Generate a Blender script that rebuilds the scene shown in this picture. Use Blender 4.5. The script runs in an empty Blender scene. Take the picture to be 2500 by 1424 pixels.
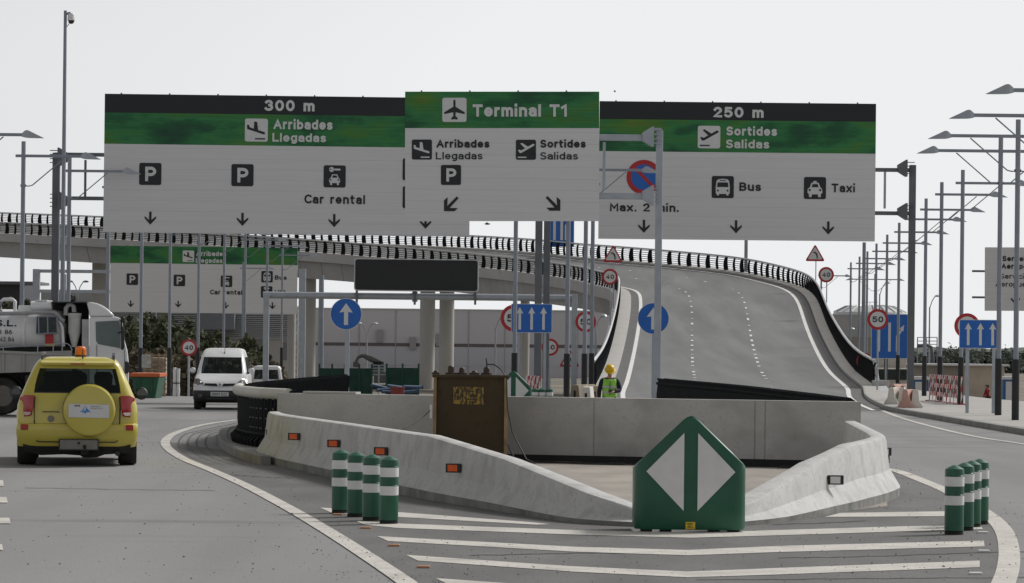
import bpy, bmesh, math, random
from mathutils import Vector, Matrix
random.seed(7)
SC = bpy.context.scene
COL = SC.collection
# ------------------------------------------------------------------ camera, sky, sun, exposure
F, H, ROLL = 8000.0, 1.9, 0.0105           # focal length in photo pixels, eye height, camera roll
CU, CV = 1250.0, 848.0                     # photo pixel of the optical axis (the horizon)
cam = bpy.data.objects.new('camera', bpy.data.cameras.new('camera'))
COL.objects.link(cam)
cam.location = (0, 0, H)
cam.rotation_euler = (Matrix.Rotation(math.radians(90), 4, 'X') @ Matrix.Rotation(ROLL, 4, 'Z')).to_euler()
cam.data.sensor_width = 36.0
cam.data.lens = 36.0 * F / 2500.0
cam.data.shift_y = (CV - 712.0) / 2500.0
cam.data.clip_start, cam.data.clip_end = 0.5, 9000.0
SC.camera = cam
SUN_EL, SUN_AZ = math.radians(42), math.radians(52)   # azimuth clockwise from +Y (the view direction)
world = bpy.data.worlds.new('World'); SC.world = world; world.use_nodes = True
wt = world.node_tree; wt.nodes.clear()
wo = wt.nodes.new('ShaderNodeOutputWorld'); bg = wt.nodes.new('ShaderNodeBackground')
sky = wt.nodes.new('ShaderNodeTexSky'); sky.sky_type = 'NISHITA'; sky.sun_disc = False
sky.sun_elevation, sky.sun_rotation = SUN_EL, SUN_AZ
sky.air_density, sky.dust_density, sky.ozone_density, sky.altitude = 1.0, 1.5, 1.0, 0.0
def wmath(op, a, c=None):
    n = wt.nodes.new('ShaderNodeMath'); n.operation = op
    for i, v in enumerate((a, c)):
        if v is None: continue
        if hasattr(v, 'links'): wt.links.new(v, n.inputs[i])
        else: n.inputs[i].default_value = v
    return n.outputs[0]
wtc = wt.nodes.new('ShaderNodeTexCoord'); wsp = wt.nodes.new('ShaderNodeSeparateXYZ'); wcb = wt.nodes.new('ShaderNodeCombineXYZ')
wt.links.new(wtc.outputs['Generated'], wsp.inputs[0])
wt.links.new(wsp.outputs[0], wcb.inputs[0]); wt.links.new(wsp.outputs[1], wcb.inputs[1])
wt.links.new(wmath('MAXIMUM', wsp.outputs[2], 0.07), wcb.inputs[2])      # the low haze is as bright as the sky just above it
wnm = wt.nodes.new('ShaderNodeVectorMath'); wnm.operation = 'NORMALIZE'; wt.links.new(wcb.outputs[0], wnm.inputs[0]); wt.links.new(wnm.outputs[0], sky.inputs[0])
bw = wt.nodes.new('ShaderNodeRGBToBW')            # a thin even overcast: the sky's brightness without its blue
wt.links.new(sky.outputs[0], bw.inputs[0])
lim = wmath('ADD', 5.8, wmath('MULTIPLY', wmath('MAXIMUM', wmath('SUBTRACT', wsp.outputs[2], 0.2), 0.0), 16.0))  # bright veil round the hidden sun
mn_out = wmath('MINIMUM', bw.outputs[0], lim)
cm = wt.nodes.new('ShaderNodeMix'); cm.data_type = 'RGBA'; cm.blend_type = 'MULTIPLY'; cm.inputs[0].default_value = 1.0
wt.links.new(mn_out, cm.inputs[6]); cm.inputs[7].default_value = (0.975, 0.99, 1.0, 1)
wt.links.new(cm.outputs[2], bg.inputs[0]); bg.inputs[1].default_value = 0.15
wt.links.new(bg.outputs[0], wo.inputs[0])
sl = bpy.data.lights.new('sun', 'SUN'); sl.energy = 2.6; sl.angle = math.radians(11); sl.color = (1.0, 0.975, 0.94)
sun = bpy.data.objects.new('sun', sl); COL.objects.link(sun)
sd = Vector((math.sin(SUN_AZ) * math.cos(SUN_EL), math.cos(SUN_AZ) * math.cos(SUN_EL), math.sin(SUN_EL)))
sun.rotation_euler = sd.to_track_quat('Z', 'Y').to_euler()
SC.view_settings.view_transform = 'Standard'; SC.view_settings.look = 'None'
SC.view_settings.exposure = 0.0; SC.view_settings.gamma = 1.0

# ------------------------------------------------------------------ helpers
CR, SR = math.cos(ROLL), math.sin(ROLL)
def uv(px, py):
    a, b = px - CU, py - CV
    return a * CR + b * SR, -a * SR + b * CR
def P(px, py, d):                                    # photo pixel at distance d -> place in the world
    u, v = uv(px, py)
    return Vector((u * d / F, d, H - v * d / F))
def G(px, py, z=0.0):                                # photo pixel on level ground at height z
    u, v = uv(px, py)
    d = F * (H - z) / v
    return Vector((u * d / F, d, z))
def sstep(t):
    t = max(0.0, min(1.0, t)); return t * t * (3 - 2 * t)
def tz(x, y):                                        # the terrain: level road, falling away beyond 110 m
    z = -2.05 * sstep((y - 110.0) / 110.0)
    z -= 0.30 * math.exp(-(((x - 2.5) / 2.2) ** 2 + ((y - 82.0) / 6.0) ** 2))
    return z
ORD = ['nearest', 'second', 'third', 'fourth', 'fifth', 'sixth', 'seventh', 'eighth', 'ninth', 'tenth', 'eleventh', 'twelfth', 'thirteenth', 'fourteenth', 'fifteenth']

MATS = {}
def M(name, col, rough=0.6, metal=0.0, var=0.10, scale=6.0, bump=0.0, stretch=(1, 1, 1), dirt=None, dirt_scale=1.2, dirt_amt=0.5, spec=0.4, fine=0.0, fine_scale=60.0, grain=None, coat=0.0):
    """procedural material: base colour with noise, optional stains, fine speckle and bump"""
    if name in MATS: return MATS[name]
    m = bpy.data.materials.new(name); m.use_nodes = True; MATS[name] = m
    nt = m.node_tree; b = nt.nodes['Principled BSDF']
    b.inputs['Roughness'].default_value = rough; b.inputs['Metallic'].default_value = metal
    b.inputs['Specular IOR Level'].default_value = spec
    if coat: b.inputs['Coat Weight'].default_value = coat
    tc = nt.nodes.new('ShaderNodeTexCoord'); mp = nt.nodes.new('ShaderNodeMapping')
    nt.links.new(tc.outputs['Object'], mp.inputs[0]); mp.inputs['Scale'].default_value = stretch
    def noise(s, det=4.0, vec=None):
        n = nt.nodes.new('ShaderNodeTexNoise'); n.inputs['Scale'].default_value = s; n.inputs['Detail'].default_value = det
        nt.links.new((vec or mp).outputs[0], n.inputs['Vector']); return n
    def mix(a, bcol, fac, blend='MIX'):
        x = nt.nodes.new('ShaderNodeMix'); x.data_type = 'RGBA'; x.blend_type = blend
        for sock, val in ((6, a), (7, bcol)):
            if hasattr(val, 'is_output') or hasattr(val, 'links'): nt.links.new(val, x.inputs[sock])
            else: x.inputs[sock].default_value = (*val, 1)
        if hasattr(fac, 'links'): nt.links.new(fac, x.inputs[0])
        else: x.inputs[0].default_value = fac
        return x.outputs[2]
    def ramp(src, lo, hi):
        r = nt.nodes.new('ShaderNodeMapRange'); r.inputs[1].default_value = lo; r.inputs[2].default_value = hi
        nt.links.new(src, r.inputs[0]); return r.outputs[0]
    n1 = noise(scale)
    c = mix(tuple(v * (1 - var) for v in col), tuple(min(1, v * (1 + var)) for v in col), ramp(n1.outputs[0], 0.3, 0.7))
    if dirt:
        n2 = noise(dirt_scale, 6.0)
        k = nt.nodes.new('ShaderNodeMath'); k.operation = 'MULTIPLY'; k.inputs[1].default_value = dirt_amt
        nt.links.new(ramp(n2.outputs[0], 0.48, 0.72), k.inputs[0])
        c = mix(c, dirt, k.outputs[0])
    if fine:
        n3 = noise(fine_scale, 2.0)
        c = mix(c, tuple(v * (1 - fine) for v in col), ramp(n3.outputs[0], 0.55, 0.7))
    nt.links.new(c, b.inputs['Base Color'])
    if bump:
        n4 = noise(scale * 4, 5.0); bp = nt.nodes.new('ShaderNodeBump'); bp.inputs['Strength'].default_value = bump; bp.inputs['Distance'].default_value = 0.02
        nt.links.new(n4.outputs[0], bp.inputs['Height']); nt.links.new(bp.outputs[0], b.inputs['Normal'])
    return m
def emptymat(name):
    m = bpy.data.materials.new(name); m.use_nodes = True; MATS[name] = m
    return m, m.node_tree, m.node_tree.nodes['Principled BSDF']

class MB:
    """collects shapes and links them as ONE mesh object"""
    def __init__(s, org=(0, 0, 0)):
        s.v, s.f, s.m, s.o, s.mi = [], [], [], Vector(org), 0
    def add(s, vs, fs):
        b = len(s.v); s.v += [Vector(v) - s.o for v in vs]
        for f in fs: s.f.append([i + b for i in f]); s.m.append(s.mi)
        return s
    def poly(s, pts): return s.add(pts, [list(range(len(pts)))])
    def box(s, c, d, rz=0.0, rx=0.0, ry=0.0):
        c = Vector(c); hx, hy, hz = d[0] / 2, d[1] / 2, d[2] / 2
        R = Matrix.Rotation(rz, 3, 'Z') @ Matrix.Rotation(ry, 3, 'Y') @ Matrix.Rotation(rx, 3, 'X')
        vs = [c + R @ Vector((x, y, z)) for x in (-hx, hx) for y in (-hy, hy) for z in (-hz, hz)]
        return s.add(vs, [(0, 1, 3, 2), (4, 6, 7, 5), (0, 4, 5, 1), (2, 3, 7, 6), (0, 2, 6, 4), (1, 5, 7, 3)])
    def prism(s, pts, vec):
        n = len(pts); vec = Vector(vec); pts = [Vector(p) for p in pts]
        return s.add(pts + [p + vec for p in pts], [list(range(n - 1, -1, -1)), list(range(n, 2 * n))] + [(i, (i + 1) % n, n + (i + 1) % n, n + i) for i in range(n)])
    def loft(s, rings, close=True, caps=True):
        n = len(rings[0]); vs = [p for r in rings for p in r]; fs = []
        for k in range(len(rings) - 1):
            for i in range(n if close else n - 1):
                j = (i + 1) % n
                fs.append((k * n + i, k * n + j, (k + 1) * n + j, (k + 1) * n + i))
        if caps:
            fs.append(list(range(n - 1, -1, -1))); fs.append([(len(rings) - 1) * n + i for i in range(n)])
        return s.add(vs, fs)
    def tube(s, path, r, n=8, caps=True):
        path = [Vector(p) for p in path]; rs = r if isinstance(r, (list, tuple)) else [r] * len(path); rings = []
        for i, p in enumerate(path):
            t = (path[min(i + 1, len(path) - 1)] - path[max(i - 1, 0)]).normalized()
            a = t.cross(Vector((0, 0, 1)))
            if a.length < 1e-3: a = Vector((1, 0, 0))
            a.normalize(); b = t.cross(a)
            rings.append([p + (a * math.cos(2 * math.pi * k / n) + b * math.sin(2 * math.pi * k / n)) * rs[i] for k in range(n)])
        return s.loft(rings, True, caps)
    def cyl(s, p0, p1, r0, r1=None, n=16): return s.tube([p0, p1], [r0, r0 if r1 is None else r1], n)
    def lathe(s, c, prof, n=20, axis='Z'):
        c = Vector(c); rings = []
        for r, z in prof:
            ring = []
            for k in range(n):
                a = 2 * math.pi * k / n; q = (r * math.cos(a), r * math.sin(a))
                ring.append(c + (Vector((q[0], q[1], z)) if axis == 'Z' else Vector((q[0], z, q[1])) if axis == 'Y' else Vector((z, q[0], q[1]))))
            rings.append(ring)
        return s.loft(rings)
    def build(s, name, mat, parent=None, smooth=0, bevel=0.0, seg=2, recalc=True):
        me = bpy.data.meshes.new(name)
        me.from_pydata([tuple(v) for v in s.v], [], s.f)
        mats = mat if isinstance(mat, (list, tuple)) else [mat]
        for m in mats: me.materials.append(m)
        me.polygons.foreach_set('material_index', s.m)
        if recalc:
            bm = bmesh.new(); bm.from_mesh(me); bmesh.ops.recalc_face_normals(bm, faces=bm.faces); bm.to_mesh(me); bm.free()
        if smooth:
            me.polygons.foreach_set('use_smooth', [True] * len(me.polygons))
            me.set_sharp_from_angle(angle=math.radians(smooth))
        me.update()
        o = bpy.data.objects.new(name, me); COL.objects.link(o)
        if parent: o.parent = parent
        elif s.o.length: o.location = s.o
        if bevel:
            bv = o.modifiers.new('bevel', 'BEVEL'); bv.width = bevel; bv.segments = seg; bv.limit_method = 'ANGLE'; bv.angle_limit = math.radians(35)
        return o
def tag(o, label, cat, group=None):
    o['label'] = label; o['category'] = cat
    if group: o['group'] = group
    return o
def thing(name, label, cat, loc=(0, 0, 0), rz=0.0, group=None):
    o = bpy.data.objects.new(name, None); COL.objects.link(o); o.empty_display_size = 0.3
    o.location = loc; o.rotation_euler = (0, 0, rz)
    return tag(o, label, cat, group)
def struct(o): o['kind'] = 'structure'; return o
def dup(root, loc, rz=0.0, label=None, group=None):
    r = root.copy(); COL.objects.link(r); r.location = loc; r.rotation_euler = (0, 0, rz)
    if label: r['label'] = label
    if group: r['group'] = group
    def kids(a, b):
        for ch in list(a.children):
            c = ch.copy(); COL.objects.link(c); c.parent = b; kids(ch, c)
    kids(root, r); return r
def catmull(pts, n):
    pts = [Vector(p) for p in pts]; q = [pts[0] * 2 - pts[1]] + pts + [pts[-1] * 2 - pts[-2]]; out = []
    for i in range(1, len(q) - 2):
        for k in range(n):
            t = k / n; a, b, c, d = q[i - 1:i + 3]
            out.append(0.5 * (2 * b + (c - a) * t + (2 * a - 5 * b + 4 * c - d) * t * t + (3 * b - a - 3 * c + d) * t ** 3))
    return out + [pts[-1]]
def resample(pts, step):
    out = [pts[0].copy()]; acc = 0.0
    for a, b in zip(pts, pts[1:]):
        L = (b - a).length
        while L > 0 and acc + L >= step:
            t = (step - acc) / L; a = a + (b - a) * t; out.append(a.copy()); L = (b - a).length; acc = 0.0
        acc += L
    return out
# ---- lettering: a plain even-stroke sign alphabet, drawn as strokes
def _arc(cx, cy, rx, ry, a0, a1, n=10):
    return [(cx + rx * math.cos(math.radians(a0 + (a1 - a0) * k / n)), cy + ry * math.sin(math.radians(a0 + (a1 - a0) * k / n))) for k in range(n + 1)]
XH = 0.70
def _glyphs():
    x = XH; h = x / 2; g = {}
    bowl = lambda cx, r=.25: _arc(cx, h, r, h, 0, 360, 20)
    g['T'] = (.62, [[(0, 1), (.62, 1)], [(.31, 1), (.31, 0)]])
    g['1'] = (.30, [[(0, .80), (.27, 1), (.27, 0)]])
    g['A'] = (.70, [[(0, 0), (.35, 1), (.70, 0)], [(.13, .34), (.57, .34)]])
    g['L'] = (.50, [[(0, 1), (0, 0), (.50, 0)]])
    g['S'] = (.56, [_arc(.29, .75, .26, .25, 35, 250, 12) + _arc(.28, .25, .28, .25, 70, -145, 12)])
    g['C'] = (.60, [_arc(.38, .5, .38, .5, 48, 312, 18)])
    g['M'] = (.74, [[(0, 0), (0, 1), (.37, .36), (.74, 1), (.74, 0)]])
    g['B'] = (.56, [[(0, 0), (0, 1), (.28, 1)] + _arc(.28, .765, .24, .235, 90, -90, 8) + [(0, .53)], [(0, .53), (.30, .53)] + _arc(.30, .265, .26, .265, 90, -90, 8) + [(0, 0)]])
    g['P'] = (.56, [[(0, 0), (0, 1), (.28, 1)] + _arc(.28, .72, .28, .28, 90, -90, 10) + [(0, .44)]])
    g['R'] = (.58, [[(0, 0), (0, 1), (.28, 1)] + _arc(.28, .73, .26, .27, 90, -90, 10) + [(0, .46)], [(.28, .46), (.58, 0)]])
    g['V'] = (.66, [[(0, 1), (.33, 0), (.66, 1)]]); g['I'] = (.02, [[(0, 1), (0, 0)]])
    g['E'] = (.50, [[(.50, 1), (0, 1), (0, 0), (.50, 0)], [(0, .52), (.44, .52)]])
    g['O'] = (.70, [_arc(.35, .5, .35, .5, 0, 360, 22)]); g['U'] = (.60, [[(0, 1), (0, .3)] + _arc(.30, .30, .30, .30, 180, 360, 10) + [(.60, 1)]])
    g['D'] = (.62, [[(0, 0), (0, 1), (.24, 1)] + _arc(.24, .5, .38, .5, 90, -90, 12) + [(0, 0)]]); g['N'] = (.62, [[(0, 0), (0, 1), (.62, 0), (.62, 1)]])
    g['Z'] = (.56, [[(0, 1), (.56, 1), (0, 0), (.56, 0)]])
    g['0'] = (.56, [_arc(.28, .5, .28, .5, 0, 360, 22)])
    g['2'] = (.54, [_arc(.27, .72, .26, .28, 165, -25, 10) + [(.0, 0), (.54, 0)]])
    g['3'] = (.54, [_arc(.25, .755, .25, .245, 150, -75, 10) + _arc(.25, .27, .28, .27, 78, -150, 12)])
    g['4'] = (.60, [[(.44, 0), (.44, 1), (0, .27), (.60, .27)]])
    g['5'] = (.54, [[(.48, 1), (.08, 1), (.04, .56)] + _arc(.26, .32, .28, .32, 118, -145, 14)])
    g['6'] = (.56, [_arc(.28, .31, .28, .31, 0, 360, 18), [(.03, .42), (.12, .70), (.36, 1)]]); g['9'] = (.56, [_arc(.28, .69, .28, .31, 0, 360, 18), [(.53, .58), (.44, .30), (.20, 0)]])
    g['8'] = (.56, [_arc(.28, .76, .23, .24, 0, 360, 16), _arc(.28, .26, .28, .26, 0, 360, 18)])
    g['e'] = (.50, [[(.0, h * 1.02), (.50, h * 1.02)] + _arc(.25, h, .25, h, 4, 318, 16)])
    g['r'] = (.25, [[(0, 0), (0, x)], [(0, h * 1.1)] + _arc(.22, h * 1.1, .22, x - h * 1.1, 180, 85, 7)])
    g['n'] = (.46, [[(0, 0), (0, x)], [(0, x - .23)] + _arc(.23, x - .23, .23, .23, 180, 0, 10) + [(.46, 0)]])
    g['m'] = (.76, [[(0, 0), (0, x)], [(0, x - .19)] + _arc(.19, x - .19, .19, .19, 180, 0, 9) + [(.38, 0)], [(.38, x - .19)] + _arc(.57, x - .19, .19, .19, 180, 0, 9) + [(.76, 0)]])
    g['u'] = (.46, [[(.46, 0), (.46, x)], [(0, x), (0, .23)] + _arc(.23, .23, .23, .23, 180, 360, 10)])
    g['i'] = (.02, [[(0, 0), (0, x - .07)], [(0, 1.05), (0, 1.07)]]); g['l'] = (.02, [[(0, 0), (0, 1.0)]])
    g['t'] = (.30, [[(.10, .95), (.10, .15)] + _arc(.25, .15, .15, .15, 180, 265, 5), [(0, x), (.28, x)]])
    g['a'] = (.46, [[(.03, x - .10)] + _arc(.23, x - .21, .23, .21, 125, 0, 8) + [(.46, 0)], [(.46, .40), (.22, .40)] + _arc(.20, .20, .20, .20, 90, 270, 9) + [(.28, 0), (.46, .13)]])
    g['o'] = (.52, [_arc(.26, h, .26, h, 0, 360, 18)])
    g['b'] = (.50, [[(0, 0), (0, 1.0)], bowl(.25)]); g['d'] = (.50, [[(.50, 0), (.50, 1.0)], bowl(.25)])
    g['p'] = (.50, [[(0, -.30), (0, x)], bowl(.25)]); g['g'] = (.50, [bowl(.25), [(.50, x), (.50, -.05)] + _arc(.25, -.05, .25, .24, 0, -130, 9)])
    g['s'] = (.42, [_arc(.215, x * .74, .19, x * .26, 35, 250, 10) + _arc(.21, x * .25, .21, x * .25, 70, -145, 10)])
    g['c'] = (.46, [_arc(.27, h, .27, h, 48, 312, 14)]); g['v'] = (.48, [[(0, x), (.24, 0), (.48, x)]])
    g['x'] = (.48, [[(0, x), (.48, 0)], [(0, 0), (.48, x)]]); g['.'] = (.04, [[(.02, 0), (.02, .01)]]); g[' '] = (.22, [])
    return g
GLYPHS = _glyphs()
def _ribbon(pts, w, lay, V, Fc):
    q = [pts[0]]
    for p in pts[1:]:
        if math.hypot(p[0] - q[-1][0], p[1] - q[-1][1]) > 1e-4: q.append(p)
    pts = q
    cl = math.hypot(pts[0][0] - pts[-1][0], pts[0][1] - pts[-1][1]) < 1e-6
    if cl: pts = pts[:-1]
    n = len(pts); L, R = [], []
    if not cl:                                        # square ends
        for i, j in ((0, 1), (-1, -2)):
            dx, dy = pts[i][0] - pts[j][0], pts[i][1] - pts[j][1]; l = math.hypot(dx, dy); pts[i] = (pts[i][0] + dx / l * w * .5, pts[i][1] + dy / l * w * .5)
    for i in range(n):
        a = pts[(i - 1) % n] if (cl or i > 0) else None; c = pts[(i + 1) % n] if (cl or i < n - 1) else None; p = pts[i]
        def nrm(u, v):
            dx, dy = v[0] - u[0], v[1] - u[1]; l = math.hypot(dx, dy) or 1; return (-dy / l, dx / l)
        if a is None: m = nrm(p, c); k = 1
        elif c is None: m = nrm(a, p); k = 1
        else:
            n1, n2 = nrm(a, p), nrm(p, c); m = (n1[0] + n2[0], n1[1] + n2[1]); l = math.hypot(*m) or 1; m = (m[0] / l, m[1] / l); k = min(1.6, 1 / max(.3, m[0] * n1[0] + m[1] * n1[1]))
        L.append((p[0] + m[0] * w / 2 * k, p[1] + m[1] * w / 2 * k)); R.append((p[0] - m[0] * w / 2 * k, p[1] - m[1] * w / 2 * k))
    b = len(V); V += [Vector((q[0], q[1], lay + 0.0005 * (i % n))) for i, q in enumerate(L + R)]
    for i in range(n if cl else n - 1):
        j = (i + 1) % n; Fc.append([b + i, b + j, b + n + j, b + n + i])
WORDS = {}
def words(lst):
    for key in lst:
        body, wt, sp = key; V, Fc, x = [], [], 0.0
        for ch in body:
            adv, st = GLYPHS[ch]
            for k, s in enumerate(st):
                q = [(x + wt / 2 + px_, wt / 2 + py_ * (1 - wt)) for px_, py_ in s]; _ribbon(q, wt, 0.013 * (k % 4), V, Fc)
            x += adv + wt + 0.13 * sp
        WORDS[key] = (V, Fc, min(v.x for v in V), max(v.x for v in V))
CAP = 1.0
# ------------------------------------------------------------------ materials
asphalt = M('asphalt', (0.235, 0.225, 0.22), 0.85, var=0.07, scale=1.1, bump=0.25, stretch=(1.0, 0.28, 1), dirt=(0.29, 0.275, 0.26), dirt_scale=0.35, dirt_amt=0.5, fine=0.22, fine_scale=45, spec=0.25)
asphalt_dark = M('asphalt_gore', (0.142, 0.138, 0.135), 0.85, var=0.16, scale=1.5, bump=0.3, stretch=(1.0, 0.35, 1), dirt=(0.19, 0.185, 0.178), dirt_scale=0.45, dirt_amt=0.6, fine=0.25, fine_scale=55, spec=0.25)
asphalt_ramp = M('asphalt_ramp', (0.172, 0.171, 0.172), 0.8, var=0.24, scale=0.5, stretch=(1.0, 0.045, 1), dirt=(0.118, 0.117, 0.118), dirt_scale=0.45, dirt_amt=0.85, fine=0.15, fine_scale=20, spec=0.3)
dust = M('site_dust', (0.34, 0.31, 0.275), 0.95, var=0.14, scale=1.4, bump=0.4, stretch=(1, 0.4, 1), dirt=(0.22, 0.205, 0.19), dirt_scale=0.8, dirt_amt=0.6, spec=0.2)
dirtm = M('dirt', (0.21, 0.19, 0.16), 0.95, var=0.2, scale=0.4, dirt=(0.13, 0.12, 0.1), dirt_scale=0.1)
paving = M('pavement_concrete', (0.42, 0.405, 0.385), 0.9, var=0.08, scale=0.8, dirt=(0.33, 0.315, 0.3), dirt_scale=1.6, dirt_amt=0.5, fine=0.1, spec=0.2)
kerbm = M('kerb_stone', (0.27, 0.265, 0.255), 0.9, var=0.12, scale=1.5, dirt=(0.17, 0.165, 0.155), dirt_scale=2.5, dirt_amt=0.7, bump=0.2)
concrete = M('concrete', (0.455, 0.444, 0.43), 0.85, var=0.10, scale=0.8, bump=0.25, dirt=(0.285, 0.276, 0.263), dirt_scale=1.3, dirt_amt=0.75, fine=0.13, fine_scale=18, stretch=(1, 1, 1.3), spec=0.25)
jersey = M('jersey_concrete', (0.525, 0.517, 0.505), 0.8, var=0.07, scale=2.0, bump=0.25, dirt=(0.30, 0.29, 0.275), dirt_scale=3.2, dirt_amt=0.6, stretch=(1, 1, 0.8), fine=0.22, fine_scale=22, spec=0.3)
foot_m = M('jersey_foot', (0.25, 0.25, 0.235), 0.9, var=0.2, scale=2.5, dirt=(0.12, 0.12, 0.11), dirt_scale=3.0, dirt_amt=0.8, bump=0.4)
bridge = M('bridge_concrete', (0.44, 0.435, 0.44), 0.85, var=0.06, scale=0.25, dirt=(0.34, 0.335, 0.335), dirt_scale=0.18, dirt_amt=0.7, stretch=(1, 1, 0.6), fine=0.1, fine_scale=3)
pierm = M('pier_concrete', (0.44, 0.43, 0.41), 0.85, var=0.08, scale=0.6, dirt=(0.35, 0.34, 0.325), dirt_scale=0.5, dirt_amt=0.6, stretch=(1, 1, 0.3))
bitumen = M('bitumen', (0.018, 0.018, 0.019), 0.8, var=0.2)
paint = M('road_paint', (0.57, 0.54, 0.495), 0.75, var=0.08, scale=3, dirt=(0.33, 0.315, 0.29), dirt_scale=1.6, dirt_amt=0.7, fine=0.30, fine_scale=26)
paint_far = M('road_paint_clean', (0.72, 0.71, 0.69), 0.7, var=0.05, dirt=(0.5, 0.49, 0.47), dirt_amt=0.4)
steel = M('galvanised_steel', (0.36, 0.39, 0.43), 0.45, 0.35, var=0.10, scale=3, dirt=(0.3, 0.31, 0.33), dirt_scale=1.0, dirt_amt=0.5)
steel_dark = M('dark_steel', (0.13, 0.14, 0.155), 0.5, 0.2, var=0.12, scale=2)
steel_mid = M('lamp_steel', (0.25, 0.275, 0.315), 0.5, 0.25, var=0.10, scale=2)
rail_m = M('rail_metal', (0.50, 0.50, 0.50), 0.38, 0.45, var=0.08, scale=1.5)
rail_cream = M('cream_rail', (0.50, 0.475, 0.43), 0.5, 0.0, var=0.06, scale=2.0, dirt=(0.4, 0.37, 0.32), dirt_scale=1.6, dirt_amt=0.5)
black = M('black_metal', (0.011, 0.012, 0.014), 0.75, 0.0, var=0.25, scale=4, spec=0.06)
black_rough = M('black_sleeve', (0.02, 0.021, 0.024), 0.6, var=0.2)
green_plastic = M('green_plastic', (0.007, 0.088, 0.047), 0.38, var=0.14, scale=3.0, dirt=(0.03, 0.13, 0.085), dirt_scale=2.5, dirt_amt=0.35, spec=0.5)
white_sheet = M('white_reflective', (0.69, 0.685, 0.69), 0.5, var=0.05, dirt=(0.5, 0.5, 0.5), dirt_amt=0.3)
orange_reflect = M('orange_reflector', (0.85, 0.13, 0.015), 0.35, var=0.10, scale=30)
yellow_label = M('yellow_label', (0.72, 0.5, 0.03), 0.5, var=0.08)
ink = M('ink', (0.016, 0.018, 0.021), 0.5, var=0.15)
grey_ink = M('grey_ink', (0.25, 0.25, 0.26), 0.5)
red_sign = M('red_sign', (0.42, 0.022, 0.028), 0.45, var=0.07, scale=4)
blue_sign = M('blue_sign', (0.012, 0.12, 0.46), 0.4, var=0.07, scale=3)
sign_face = M('sign_face_white', (0.62, 0.62, 0.62), 0.5, var=0.04)
alu_back = M('aluminium_back', (0.3, 0.31, 0.32), 0.5, 0.5)
rust = M('rusted_steel', (0.054, 0.037, 0.016), 0.7, 0.1, var=0.35, scale=1.1, bump=0.25, stretch=(1, 1, 0.45), dirt=(0.035, 0.024, 0.014), dirt_scale=1.3, dirt_amt=0.85, fine=0.3, fine_scale=9)
rust_edge = M('rusted_edge', (0.27, 0.185, 0.09), 0.7, var=0.3, scale=4, dirt=(0.12, 0.07, 0.03), dirt_scale=3)
stencil = M('yellow_stencil', (0.50, 0.27, 0.015), 0.6, var=0.3, scale=6)
yellow_paint = M('yellow_car_paint', (0.545, 0.46, 0.075), 0.28, var=0.035, scale=2.0, dirt=(0.48, 0.40, 0.10), dirt_scale=2.4, dirt_amt=0.4, spec=0.5, coat=0.4)
white_paint = M('white_vehicle_paint', (0.72, 0.72, 0.73), 0.3, var=0.035, scale=2.0, dirt=(0.6, 0.59, 0.57), dirt_scale=1.5, dirt_amt=0.4, spec=0.5, coat=0.3)
tyre = M('tyre_rubber', (0.024, 0.023, 0.022), 0.85, var=0.2, dirt=(0.06, 0.055, 0.048), dirt_scale=4)
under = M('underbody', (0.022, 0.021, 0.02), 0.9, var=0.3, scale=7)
dark_plastic = M('dark_plastic', (0.03, 0.031, 0.033), 0.55, var=0.15)
red_lens = M('red_lens', (0.36, 0.012, 0.014), 0.15, var=0.1, spec=0.6)
clear_lens = M('clear_lens', (0.52, 0.40, 0.38), 0.15, var=0.1, spec=0.6)
amber = M('amber_lens', (0.80, 0.18, 0.01), 0.2, var=0.12, scale=20, spec=0.6)
plate_m = M('plate_dirty', (0.20, 0.195, 0.18), 0.6, var=0.1)
seat_m = M('seat_cloth', (0.02, 0.022, 0.025), 0.9)
skin = M('skin', (0.42, 0.25, 0.18), 0.6, var=0.05)
navy = M('navy_cloth', (0.015, 0.017, 0.035), 0.85, var=0.2, scale=8)
hivis = M('green_vest', (0.29, 0.62, 0.085), 0.7, var=0.1, scale=9)
silver_band = M('silver_band', (0.45, 0.47, 0.46), 0.4, var=0.06)
helmet_m = M('yellow_helmet', (0.65, 0.42, 0.012), 0.35, var=0.08)
grey_panel = M('clad_grey', (0.55, 0.53, 0.565), 0.7, var=0.04, scale=0.08, dirt=(0.5, 0.48, 0.515), dirt_scale=0.06)
bark = M('bark', (0.10, 0.075, 0.055), 0.9, var=0.2)
green_cloth = M('green_mesh', (0.017, 0.055, 0.043), 0.85, var=0.3, scale=1.5)
wood_m = M('pallet_wood', (0.30, 0.21, 0.13), 0.85, var=0.25, scale=4)
def glass(name, tint, alpha_mix):
    m, nt, b = emptymat(name)
    b.inputs['Base Color'].default_value = (*tint, 1); b.inputs['Roughness'].default_value = 0.04
    b.inputs['Specular IOR Level'].default_value = 0.6
    tr = nt.nodes.new('ShaderNodeBsdfTransparent'); tr.inputs[0].default_value = (0.62, 0.70, 0.68, 1)
    mx = nt.nodes.new('ShaderNodeMixShader'); mx.inputs[0].default_value = alpha_mix
    n = nt.nodes.new('ShaderNodeTexNoise'); n.inputs['Scale'].default_value = 3.0
    r = nt.nodes.new('ShaderNodeMapRange'); r.inputs[3].default_value = alpha_mix - 0.06; r.inputs[4].default_value = alpha_mix + 0.06
    nt.links.new(n.outputs[0], r.inputs[0]); nt.links.new(r.outputs[0], mx.inputs[0])
    nt.links.new(tr.outputs[0], mx.inputs[1]); nt.links.new(b.outputs[0], mx.inputs[2])
    nt.links.new(mx.outputs[0], nt.nodes['Material Output'].inputs[0]); return m
car_glass = glass('car_glass', (0.012, 0.017, 0.018), 0.36)
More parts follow.
